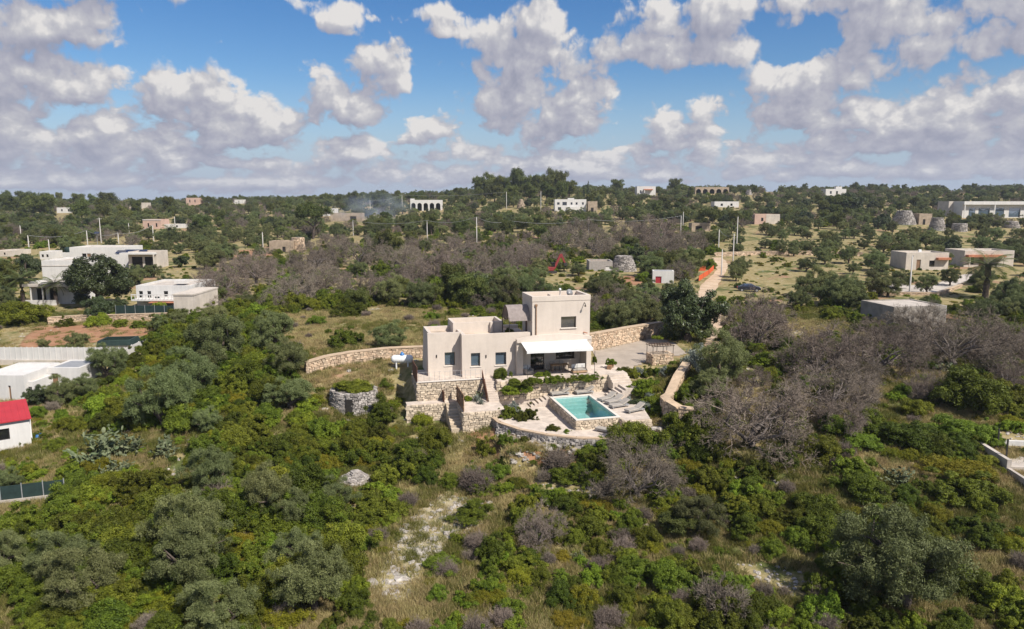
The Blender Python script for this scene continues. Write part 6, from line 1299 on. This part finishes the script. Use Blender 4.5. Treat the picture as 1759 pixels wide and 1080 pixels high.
# villa garden, in villa axes
for k in range(9): put('mastic', *W(-2.4 + k * 1.05, -1.95)[:2], 0.85, 0.72, -0.45, 'dark clipped hedge plant %s along the porch edge' % ['first', 'second', 'third', 'fourth', 'fifth', 'sixth', 'seventh', 'eighth', 'ninth'][k])
for (kd, u, v, z, r, hf, lab) in [('mastic', -3.3, -0.7, -0.4, 0.95, 1.5, 'tall dark round shrub at the head of the garden stairs'), ('bright', -2.7, -2.4, -1.2, 0.9, 0.9, 'bright green vine over the bank beside the garden stairs'), ('bright', -1.4, -2.3, -1.0, 0.85, 0.8, 'bright green vine below the porch armchair'), ('bright', -3.2, -2.0, -0.9, 0.6, 0.8, 'small bright vine touching the garden stairs'),
    ('mastic', -3.6, -5.2, -2.6, 1.0, 1.2, 'dark shrub on the lower deck nearest the stair landing'), ('mastic', -2.4, -6.4, -2.6, 1.1, 1.2, 'dark leafy shrub on the lower deck facing the pool'), ('silver', -3.0, -4.6, -2.6, 0.9, 1.3, 'silvery shrub between the two dark lower deck shrubs'), ('mastic', -0.9, -10.0, -2.6, 0.75, 0.6, 'low green mound at the lower deck edge'), ('mastic', -0.1, -10.8, -2.6, 0.6, 0.5, 'small low green mound at the lower deck corner'),
    ('agave', -6.0, -2.0, -1.8, 0.8, 1.0, 'silvery agave in the stair landing bed'), ('agave', -5.8, -3.0, -1.8, 0.6, 1.0, 'smaller agave in the stair landing bed'), ('cactus', -5.7, -1.3, -1.8, 0.5, 1.1, 'tall cactus against the terrace wall'), ('bright', -6.8, -1.5, -1.8, 0.5, 0.9, 'small green shrub in the stair landing bed'),
    ('bright', 9.6, -4.7, -1.3, 1.5, 0.9, 'large bright green shrub beside the narrow stairs'), ('mastic', 8.7, -4.1, -1.5, 0.9, 0.6, 'low dark shrub beside the narrow stairs'), ('bright', 9.3, -7.6, -1.9, 1.1, 0.9, 'bright shrub behind the third poolside lounger'), ('mastic', 9.4, -9.2, -2.2, 1.2, 0.9, 'dark shrub below the curved garden wall'), ('silver', 8.6, -7.9, -1.9, 0.8, 0.9, 'silvery shrub behind the last poolside lounger'), ('silver', 7.7, -6.1, -1.8, 0.7, 0.8, 'silvery plant behind the middle poolside loungers'), ('carob', 8.1, -6.6, -1.9, 0.6, 0.6, 'dark leafy plant behind the poolside loungers'), ('yellow', 10.8, -5.2, -1.0, 0.8, 0.6, 'yellowish mound below the garden kitchen'),
    ('mastic', 10.6, -7.0, -1.9, 1.0, 1.1, 'dark shrub against the middle of the curved garden wall'), ('bright', 10.9, -3.6, -1.0, 0.9, 0.9, 'bright shrub between the hedge and curved garden wall'), ('silver', 9.9, -6.2, -1.7, 0.8, 1.0, 'silvery shrub in the middle of the poolside bed'), ('mastic', 8.9, -10.6, -2.4, 0.9, 0.9, 'dark shrub at the front end of the poolside bed'), ('bright', 10.3, -8.6, -2.1, 0.8, 0.9, 'bright shrub in the poolside bed near the wall curve'),
    ('bright', 8.6, 0.8, 0.34, 0.5, 1.3, 'green plants in the brown planter'), ('bright', 0.4, -0.9, 0.0, 0.5, 0.9, 'left green pot shrub before the porch'), ('bright', 1.2, -0.9, 0.0, 0.5, 0.9, 'right green pot shrub before the porch'), ('bright', 6.0, -1.5, 1.2, 0.22, 3.0, 'yellow-green climber on the tall thin post'), ('mastic', -1.7, 2.6, 3.7, 0.55, 1.0, 'dark potted shrub on the roof terrace')]:
    put(kd, *W(u, v)[:2], r, hf, z, lab)
for k in range(9): x, y, z = G(1066 + k * 10.5, 649 - k * 0.6); put('silver' if k % 4 == 3 else 'mastic', x, y, 0.75, 1.25, z, '%s dark flowering shrub in the hedge below the garden kitchen' % ['first', 'second', 'third', 'fourth', 'fifth', 'sixth', 'seventh', 'eighth', 'last'][k])
for px, py, w, hf in ((1195, 640, 55, 1.4), (1200, 610, 30, 1.3)): pp('silver', px, py, w, hf, 'pale reedy shrub beside the curved garden wall' if py > 620 else 'pale reedy shrub under the big dark tree')
put('bright', *G(1128, 612)[:2], 0.6, 0.6, G(1128, 612)[2] + 2.0, 'vine on top of the garden kitchen pergola')
put('mastic', tc_[0], tc_[1], tr_r * 0.88, 0.55, tr_z + tr_h - 0.3, 'green shrub growing on top of the round stone hut')
for px, py, w in ((1260, 826, 22), (1290, 822, 34), (1050, 915, 20), (1075, 918, 24), (1110, 912, 24), (575, 742, 30), (1330, 830, 20), (700, 905, 14), (640, 1010, 30), (690, 1000, 26), (720, 955, 22), (745, 930, 20), (790, 895, 24), (820, 885, 22), (1145, 735, 26), (1130, 745, 22), (1160, 722, 20), (1010, 772, 26), (945, 785, 20), (1180, 880, 18), (760, 770, 18), (1060, 775, 18), (540, 690, 16), (560, 705, 14), (672, 640, 14), (600, 640, 12)): pp('rock', px, py, w * 1.1, 0.8)

# scatter: what grows where, read off the photo as regions of ground
ZN = [  # polygon in photo pixels, density, mix of (kind, weight, radius range)
    ([(640, 1030), (690, 900), (760, 850), (850, 865), (850, 890), (770, 930), (720, 1000), (690, 1040)], 0.03, [('drybush', 1, .4, .8)]),
    ([(420, 545), (560, 535), (740, 540), (735, 612), (700, 645), (560, 665), (500, 700), (480, 680), (520, 620), (440, 580)], 0.06, [('mastic', .5, .6, 1.3), ('drybush', .5, .5, 1.1)]),
    ([(740, 740), (850, 735), (1000, 780), (1000, 815), (860, 820), (760, 800)], 0.16, [('mastic', .6, .5, 1.0), ('drybush', .4, .5, 1.0)]),
    ([(1330, 515), (1425, 515), (1410, 590), (1340, 600)], 0.10, [('mastic', .5, .6, 1.2), ('olive', .5, 1.2, 1.8)]),
    ([(1480, 690), (1560, 690), (1730, 690), (1720, 745), (1600, 745), (1480, 720)], 0.10, [('drybush', 1, .4, .8)]),
    ([(1100, 900), (1260, 900), (1340, 960), (1420, 960), (1400, 1050), (1180, 1000)], 0.25, [('mastic', .45, .5, 1.1), ('yellow', .2, .5, .9), ('drybush', .35, .5, 1.1)]),
    ([(1340, 820), (1440, 820), (1460, 860), (1370, 860)], 0.12, [('mastic', .5, .5, .9), ('drybush', .5, .5, .9)]),
    ([(0, 690), (60, 690), (170, 770), (130, 840), (60, 870), (0, 880)], 0.30, [('bright', .5, .5, 1.1), ('olive', .3, 1.0, 1.7), ('mastic', .2, .5, 1)]),
    ([(0, 555), (270, 548), (265, 600), (220, 640), (0, 690)], 0.05, [('mastic', .6, .5, 1.1), ('olive', .4, 1.2, 1.8)]),
    ([(0, 440), (340, 440), (350, 545), (0, 560)], 0.14, [('bright', .4, .6, 1.5), ('carob', .3, 1.5, 2.4), ('olive', .3, 1.4, 2.2)]),
    ([(0, 880), (60, 870), (170, 700), (270, 560), (450, 560), (540, 640), (600, 740), (740, 740), (700, 830), (640, 900), (620, 1000), (560, 1090), (0, 1090)], 0.90, [('mastic', .55, .9, 2.3), ('bright', .16, .7, 1.5), ('yellow', .14, .7, 1.5), ('olive', .10, 1.3, 2.4), ('drybush', .05, .7, 1.4)]),
    ([(560, 1090), (640, 1000), (720, 860), (1000, 810), (1150, 760), (1220, 800), (1200, 900), (1100, 1090)], 0.88, [('mastic', .58, .6, 1.35), ('bright', .11, .5, 1.0), ('yellow', .18, .5, 1.1), ('drybush', .13, .6, 1.2)]),
    ([(1000, 1090), (1200, 880), (1220, 790), (1420, 790), (1560, 700), (1760, 700), (1790, 1090)], 0.85, [('mastic', .60, .7, 1.9), ('bright', .18, .6, 1.3), ('yellow', .15, .6, 1.3), ('drybush', .07, .6, 1.1)]),
    ([(1190, 520), (1240, 500), (1500, 540), (1640, 560), (1790, 560), (1790, 705), (1560, 705), (1400, 800), (1200, 800), (1180, 700)], 0.62, [('dead', .13, 1.6, 2.4), ('mastic', .52, .7, 1.6), ('bright', .16, .7, 1.3), ('drybush', .12, .7, 1.2)]),
    ([(340, 480), (560, 415), (1205, 385), (1200, 450), (1100, 440), (940, 470), (850, 510), (560, 525), (430, 550), (350, 560)], 0.74, [('dead', .20, 2.0, 3.0), ('mastic', .46, 1.2, 2.6), ('bright', .14, 1.0, 2.0), ('olive', .12, 1.8, 2.6), ('pine', .04, 1.8, 2.6)]),
    ([(850, 455), (1010, 440), (1010, 470), (1060, 490), (1200, 490), (1210, 540), (1020, 560), (900, 500)], 0.75, [('olive', .40, 1.6, 2.4), ('mastic', .40, 1.0, 2.0), ('dead', .2, 1.6, 2.4)]),
    ([(1240, 445), (1500, 445), (1500, 500), (1330, 515), (1240, 520)], 0.20, [('olive', .7, 1.6, 2.4), ('mastic', .3, .7, 1.3)]),
    ([(1250, 395), (1550, 395), (1550, 445), (1250, 445)], 0.45, [('olive', .66, 1.7, 2.6), ('mastic', .34, .9, 1.8)]),
    ([(1480, 395), (1790, 395), (1790, 560), (1500, 560)], 0.38, [('olive', .78, 1.8, 2.8), ('mastic', .12, .9, 1.6), ('carob', .1, 1.8, 2.6)]),
    ([(250, 395), (480, 395), (470, 470), (340, 490), (270, 450)], 0.72, [('olive', .80, 1.9, 2.9), ('mastic', .20, .9, 1.8)])]
FARMIX = (0.80, [('olive', .42, 2.0, 3.1), ('mastic', .26, 1.3, 2.6), ('pine', .14, 2.0, 3.4), ('dead', .12, 2.0, 3.0), ('carob', .06, 2.0, 3.0)])
PROT += [(690, 495, 1020, 660, 69), (690, 655, 860, 742, 65), (845, 660, 1110, 765, 59), (1000, 590, 1150, 660, 78), (525, 605, 735, 640, 75), (560, 655, 645, 700, 66), (1195, 440, 1252, 515, 110), (1215, 515, 1240, 600, 86), (1266, 484, 1306, 501, 137), (935, 432, 965, 458, 150), (1174, 458, 1228, 482, 150), (1140, 590, 1160, 660, 75), (1145, 640, 1185, 710, 60), (-40, 595, 266, 640, 78), (-40, 685, 66, 760, 60), (585, 798, 636, 826, 57), (845, 710, 960, 772, 58), (1722, 720, 1790, 900, 60), (0, 825, 75, 866, 60), (150, 745, 262, 790, 66), (268, 752, 318, 780, 66), (1515, 792, 1568, 826, 62), (700, 735, 790, 760, 62), (640, 965, 722, 1034, 43), (690, 905, 768, 965, 49), (765, 868, 850, 905, 55), (1490, 478, 1680, 506, 120), (180, 582, 266, 600, 85)]
FOOTL = [(-12.8, 9), (-12.8, -2.0), (-9.1, -2.0), (-9.1, -5.6), (-5.4, -5.6), (-5.4, -8), (-3.9, -10.2), (-1.8, -12.0), (2.9, -14.2), (5.6, -13.3), (7.8, -11.8), (9.9, -8), (10, 9)]   # villa, terraces and pool in villa axes
def scatter():
    rg = np.random.default_rng(5); C = []
    for (y0, y1, s) in ((27, 60, 1.35), (60, 118, 1.65), (118, 200, 4.6), (200, 330, 5.6), (330, 690, 8.0)):
        for y in np.arange(y0, y1, s):
            hw = 0.92 * y + 12; xs = np.arange(-hw, hw, s); C.append(np.column_stack([xs + rg.uniform(-.5, .5, len(xs)) * s, np.full(len(xs), y) + rg.uniform(-.5, .5, len(xs)) * s]))
    C = np.concatenate(C); Z = hgt(C[:, 0], C[:, 1])
    px, py = proj(C[:, 0], C[:, 1], Z)
    zone = np.full(len(C), -1)
    for i in range(len(ZN) - 1, -1, -1): zone[inpoly(px, py, ZN[i][0])] = i
    dx, dy = C[:, 0] - OX, C[:, 1] - OY; u = dx * CU + dy * SU; v = -dx * SU + dy * CU
    bad = inpoly(u, v, FOOTL); bad |= (u > 6) & (u < 22) & (v > -3) & (v < 14) & inpoly(C[:, 0], C[:, 1], [W(6, -6)[:2], W(12, -6)[:2], W(16, 0)[:2], W(22, 6)[:2], W(22, 14)[:2], (18, 93), (7, 83)])
    bad |= inpoly(px, py, [(1205, 610), (1208, 575), (1200, 540), (1185, 515), (1200, 490), (1222, 470), (1220, 440), (1255, 440), (1252, 470), (1236, 500), (1235, 540), (1245, 575), (1245, 610)])
    tot = {}; hand = np.array([(p[1], p[2], p[4]) for p in PLANTS if p[0] not in ('rock',)]); foot = np.array(FOOT); prot = PROT; n0 = 0
    patch = wav(C[:, 0], C[:, 1], 4.3, 0.7) * 0.6 + wav(C[:, 0], C[:, 1], 9.1, 2.2) * 0.5
    for i in range(len(C)):
        if bad[i]: continue
        x, y, z = C[i, 0], C[i, 1], Z[i]
        den, mixk = ZN[zone[i]][1:] if zone[i] >= 0 else (FARMIX if y > 112 else (0.5, [('mastic', .6, .6, 1.3), ('drybush', .2, .6, 1.1), ('bright', .2, .6, 1.0)]))
        if den < 0.9: den = den * (1 + 0.9 * np.clip(patch[i], -0.8, 0.8))
        if rg.random() > den: continue
        wts = np.array([m[1] for m in mixk]); k, _, r0, r1 = mixk[rg.choice(len(mixk), p=wts / wts.sum())]
        r = rg.uniform(r0, r1); hf = rg.uniform(0.8, 1.15)
        if y < 118 and k in ('olive', 'dead', 'carob') and rg.random() < 0.45: k, r = 'mastic', rg.uniform(.7, 1.4)
        d = np.hypot(hand[:, 0] - x, hand[:, 1] - y)
        if (d < hand[:, 2] * (0.55 if k in ('mastic', 'bright', 'yellow', 'drybush') else 0.8)).any(): continue
        if (np.hypot(foot[:, 0] - x, foot[:, 1] - y) < foot[:, 2] + r * 0.8).any(): continue
        f = y * cP - (z - HC) * sP; rp = r * F / f * 0.85; top = proj(x, y, z + PL[k][0].height * r * hf)[1]; pxi, pyi = px[i], py[i]
        hide = False
        for (a0, b0, a1, b1, yy) in prot:
            if y < yy + 1 and pxi + rp > a0 and pxi - rp < a1 and pyi > b0 and top < b1: hide = True; break
        if hide:
            if y < 118 and rg.random() < 0.5:
                k = rg.choice(['mastic', 'yellow', 'mastic']); r = rg.uniform(.35, .6); hf = 0.8; top = proj(x, y, z + r)[1]; rp = r * F / f
                if any(y < yy + 1 and pxi + rp > a0 and pxi - rp < a1 and pyi > b0 and top < b1 for (a0, b0, a1, b1, yy) in prot): continue
            else: continue
        PLANTS.append((k, x, y, z, r, hf, None, False))
scatter()
ORD = ['', 'second ', 'third ', 'fourth ', 'fifth ', 'sixth ', 'seventh ', 'eighth ', 'ninth ', 'tenth '] + ['%d%s ' % (n, 'st' if n % 10 == 1 and n != 11 else 'nd' if n % 10 == 2 and n != 12 else 'rd' if n % 10 == 3 and n != 13 else 'th') for n in range(11, 400)]
def plant_all():
    by = {}
    for p in PLANTS: by.setdefault(p[0], []).append(p)
    LIMIT = 300
    lm = np.array([(a, b_) for a, b_, _ in LM]); mass = {}
    for k, lst in by.items():
        nm, phrase, cat, grp = KIND[k]; info = []
        for p in lst:
            px, py = proj(p[1], p[2], p[3]); app = p[4] * PL[k][0].height * p[5] / p[2]
            vis = -30 < px < 1789 and py < 1110
            info.append((p, px, py, app, vis))
        info.sort(key=lambda t: (-(t[0][6] is not None), -(t[0][7]), -t[3] if t[4] else 1))
        cap = LIMIT if k != 'drybush' else 160
        ones = [t for t in info if t[4]][:cap]; ids = set(id(t[0]) for t in ones); rest = [t for t in info if id(t[0]) not in ids ]
        # labels: kind, size rank, side of the nearest landmark
        lab = {}
        for t in ones:
            if t[0][6]: continue
            j = int(np.argmin((lm[:, 0] - t[1]) ** 2 + ((lm[:, 1] - t[2]) * 1.7) ** 2)); ddx, ddy = t[1] - lm[j, 0], (t[2] - lm[j, 1]) * 1.7
            side = ('right of' if ddx > 0 else 'left of') if abs(ddx) > abs(ddy) else ('in front of' if ddy > 0 else 'behind')
            lab.setdefault('%s the %s' % (side, LM[j][2]), []).append(t)
        text = {}
        for where, ts in lab.items():
            ts.sort(key=lambda t: -t[3])
            for q, t in enumerate(ts): text[id(t[0])] = ('%s %s' % (phrase, where)) if len(ts) == 1 else '%slargest %s %s' % (ORD[q], phrase, where)
        rg = np.random.default_rng(3)
        for t in ones:
            (kk, x, y, z, r, hf, own, fx) = t[0]; v = PL[k][int(rg.integers(len(PL[k])))]; s = r / v.width; rot = float(rg.uniform(0, 6.28)); label = own or text[id(t[0])]
            if v.trunk is not None and t[3] * F > 14:
                root = empty(nm, (x, y, z - 0.03), rot, label, cat, grp); root.scale = (s, s, s * hf)
                link('crown', v.crown, root); link('trunk', v.trunk, root)
            else: tag(link(nm, v.joined, None, (x, y, z - 0.04), rot, (s, s, s * hf)), label, cat, grp)
        for t in rest: mass.setdefault(k, []).append(t[0])
    MN = {'mastic': 'evergreen_undergrowth', 'bright': 'leafy_undergrowth', 'yellow': 'mounded_undergrowth', 'drybush': 'dry_undergrowth', 'olive': 'far_olive_woodland', 'dead': 'far_bare_woodland', 'pine': 'far_pine_woodland', 'carob': 'far_dark_woodland'}
    for k, lst in mass.items():
        rg = np.random.default_rng(11); n = len(lst); nv = len(PL[k]); A = np.array([(p[1], p[2], p[3] - 0.04, p[4], p[5]) for p in lst]); idx = rg.integers(0, nv, n); s = A[:, 3] / PL[k][0].width
        stuff_mass(MN.get(k, 'far_' + k), 'mass of ' + KIND[k][1] + 's merging together', [k], A[:, :3], rg.uniform(0, 6.28, n), np.column_stack([s, s, s * A[:, 4]]), idx)
    print('PLANTS', {k: len(v) for k, v in by.items()}, 'mass', {k: len(v) for k, v in mass.items()})
plant_all()
def ground_cover():
    rg = np.random.default_rng(9); n = 60000
    y = 27 + (118 - 27) * rg.random(n) ** 1.25; x = (rg.random(n) * 2 - 1) * (0.76 * y + 3); z = hgt(x, y); px, py = proj(x, y, z)
    dx, dy = x - OX, y - OY; u = dx * CU + dy * SU; v = -dx * SU + dy * CU
    ok = ~inpoly(u, v, FOOTL) & ~inpoly(x, y, [W(6, -2)[:2], W(12, -2)[:2], W(22, 6)[:2], W(22, 14)[:2], (18, 93), (7, 83)]) & ~inpoly(px, py, [(1205, 610), (1208, 575), (1185, 515), (1200, 490), (1255, 490), (1236, 500), (1245, 575), (1245, 610)])
    ok &= ~inpoly(px, py, [(0, 560), (265, 560), (265, 640), (0, 690)]) | (rg.random(n) < 0.15)
    x, y, z, px, py = x[ok], y[ok], z[ok], px[ok], py[ok]; green = wav(x, y, 6.1, 0.3) * 0.5 + wav(x, y, 2.7, 1.9) * 0.3 + rg.normal(0, 0.25, len(x)) > np.where(inpoly(px, py, ZN[1][0]), 0.3, -0.06)
    bare = wav(x, y, 5.0, 3.3) + wav(x, y, 1.9, 0.2) * 0.5 > 0.75; path = inpoly(px, py, ZN[0][0]); keep = ~bare & ~(path & (rg.random(len(x)) < 0.66))
    for nm, kd, m, lab in (('dry_grass', 'grass', keep & ~green, 'dry straw-coloured grass covering the clearings'), ('green_grass', 'herb', keep & green, 'green grass and weeds between the shrubs')):
        k = int(m.sum()); s = rg.uniform(0.6, 1.35, k); stuff_mass(nm, lab, [kd], np.column_stack([x[m], y[m], z[m]]), rg.uniform(0, 6.28, k), np.column_stack([s, s, s * rg.uniform(0.7, 1.4, k)]), rg.integers(0, 3, k))
    j = rg.choice(np.nonzero(keep & ~path & (y < 80))[0], 2600, replace=False); k = len(j); s = rg.uniform(0.22, 0.55, k); big = (wav(x[j], y[j], 3.1, 0.9) + rg.normal(0, 0.4, k) > -0.35) & (~inpoly(px[j], py[j], ZN[1][0]) | (rg.random(k) < 0.2)); j, s = j[big], s[big]; k = len(j)
    stuff_mass('low_scrub', 'low tufted scrub filling gaps between the shrubs', ['bright', 'mastic', 'yellow'], np.column_stack([x[j], y[j], z[j] - 0.05]), rg.uniform(0, 6.28, k), np.column_stack([s, s, s * rg.uniform(0.6, 1.1, k)]), rg.choice(12, k, p=[.06, .06, .06, .14, .14, .14, 0, 0, 0, .13, .13, .14]))
    m = 5200; yf = 116 + 120 * rg.random(m); xf = (rg.random(m) * 2 - 1) * 0.76 * yf; zf = hgt(xf, yf); pf_ = proj(xf, yf, zf); okf = (wav(xf, yf, 7.0, 0.4) + rg.normal(0, 0.5, m) > 0.0) & ~inpoly(*pf_, [(1190, 520), (1200, 480), (1222, 438), (1256, 438), (1250, 480), (1235, 520)]) & ~inpoly(*pf_, [(1490, 510), (1490, 480), (1680, 465), (1680, 500)]); xf, yf, zf = xf[okf], yf[okf], zf[okf]; k = len(xf); s = rg.uniform(0.25, 0.85, k) * np.where(rg.random(k) < 0.3, 1, 0.65)
    stuff_mass('field_scrub', 'small tufts and low bushes dotted over the far fields', ['bright', 'mastic', 'yellow'], np.column_stack([xf, yf, zf - 0.05]), rg.uniform(0, 6.28, k), np.column_stack([s, s, s * rg.uniform(0.5, 1.0, k)]), rg.choice(12, k, p=[.06, .06, .06, .14, .14, .14, 0, 0, 0, .13, .13, .14]))
    # loose stones: thick along the stony path, thin elsewhere
    P = []
    for (poly, m) in ((ZN[0][0], 1100), ([(1090, 1000), (1150, 990), (1160, 1060), (1100, 1060)], 90), ([(1130, 715), (1170, 712), (1160, 770), (1120, 775)], 120), ([(560, 725), (605, 720), (600, 760), (570, 765)], 60), ([(690, 720), (800, 735), (790, 790), (720, 770)], 90), ([(870, 770), (990, 785), (980, 810), (880, 800)], 130)):
        q = np.array(poly); a = rg.uniform(q[:, 0].min(), q[:, 0].max(), m * 3); b_ = rg.uniform(q[:, 1].min(), q[:, 1].max(), m * 3); sel = np.nonzero(inpoly(a, b_, poly))[0][:m]
        for i in sel: P.append((*G(a[i], b_[i]), rg.uniform(0.04, 0.16) if rg.random() < 0.9 else rg.uniform(0.18, 0.34)))
    j = np.nonzero(bare)[0]; j = rg.choice(j, min(2600, len(j)), replace=False)
    for i in j: P.append((x[i], y[i], z[i], rg.uniform(0.05, 0.2)))
    P = np.array(P); k = len(P); s = P[:, 3]
    stuff_mass('loose_stones', 'scattered pale limestone rubble along the stony path', ['rock'], P[:, :3], rg.uniform(0, 6.28, k), np.column_stack([s, s * rg.uniform(.7, 1.2, k), s * rg.uniform(.6, 1.2, k)]), rg.integers(0, 4, k))
ground_cover()

# ------------------------------------------------------------------ air
def haze():
    me = MB().box(-3000, -200, -14, 3000, 1500, 60).mesh('haze', None); me.materials.clear()
    m = bpy.data.materials.new('hazy_air'); m.use_nodes = True; nt = m.node_tree; nt.nodes.remove(nt.nodes['Principled BSDF'])
    v = nt.nodes.new('ShaderNodeVolumePrincipled'); v.inputs['Density'].default_value = 0.00014; v.inputs['Color'].default_value = (0.80, 0.87, 1.0, 1); v.inputs['Anisotropy'].default_value = 0.2
    nt.links.new(v.outputs[0], nt.nodes['Material Output'].inputs['Volume']); me.materials.append(m)
    tag(link('haze', me), 'thin bluish haze over the distant slopes', kind='stuff')
haze()

def smoke():
    x, y, z = G(610, 385); w, d, h = 46, 22, 17
    b = MB().box(-w / 2, 0, -1, w / 2, d, h); t = b.build('smoke', None, None, loc=(x + 6, y - 4, z)); t.data.materials.clear(); tag(t, 'thin bluish smoke drifting over the far slope', kind='stuff')
    m = bpy.data.materials.new('smoke'); m.use_nodes = True; nt = m.node_tree; nt.nodes.remove(nt.nodes['Principled BSDF'])
    tc = nt.nodes.new('ShaderNodeTexCoord'); mp = nt.nodes.new('ShaderNodeMapping'); nt.links.new(tc.outputs['Generated'], mp.inputs[0]); mp.inputs['Scale'].default_value = (3, 1.5, 2.2); mp.inputs['Rotation'].default_value = (0, 0.5, 0)
    n = nt.nodes.new('ShaderNodeTexNoise'); n.inputs['Scale'].default_value = 1.3; n.inputs['Detail'].default_value = 3; nt.links.new(mp.outputs[0], n.inputs['Vector'])
    vm = nt.nodes.new('ShaderNodeVectorMath'); vm.operation = 'SUBTRACT'; nt.links.new(tc.outputs['Generated'], vm.inputs[0]); vm.inputs[1].default_value = (0.5, 0.5, 0.42)
    ln = nt.nodes.new('ShaderNodeVectorMath'); ln.operation = 'LENGTH'; nt.links.new(vm.outputs[0], ln.inputs[0])
    fo = nt.nodes.new('ShaderNodeMapRange'); nt.links.new(ln.outputs['Value'], fo.inputs[0]); fo.inputs[1].default_value = 0.5; fo.inputs[2].default_value = 0.05
    th = nt.nodes.new('ShaderNodeMapRange'); nt.links.new(n.outputs[0], th.inputs[0]); th.inputs[1].default_value = 0.42; th.inputs[2].default_value = 0.72; th.inputs[4].default_value = 0.12
    mu = nt.nodes.new('ShaderNodeMath'); mu.operation = 'MULTIPLY'; nt.links.new(fo.outputs[0], mu.inputs[0]); nt.links.new(th.outputs[0], mu.inputs[1])
    v = nt.nodes.new('ShaderNodeVolumePrincipled'); v.inputs['Color'].default_value = (0.62, 0.72, 0.88, 1); nt.links.new(mu.outputs[0], v.inputs['Density'])
    nt.links.new(v.outputs[0], nt.nodes['Material Output'].inputs['Volume']); t.data.materials.append(m)
smoke()
S.cycles.volume_step_rate = 4.0; S.cycles.volume_max_steps = 64
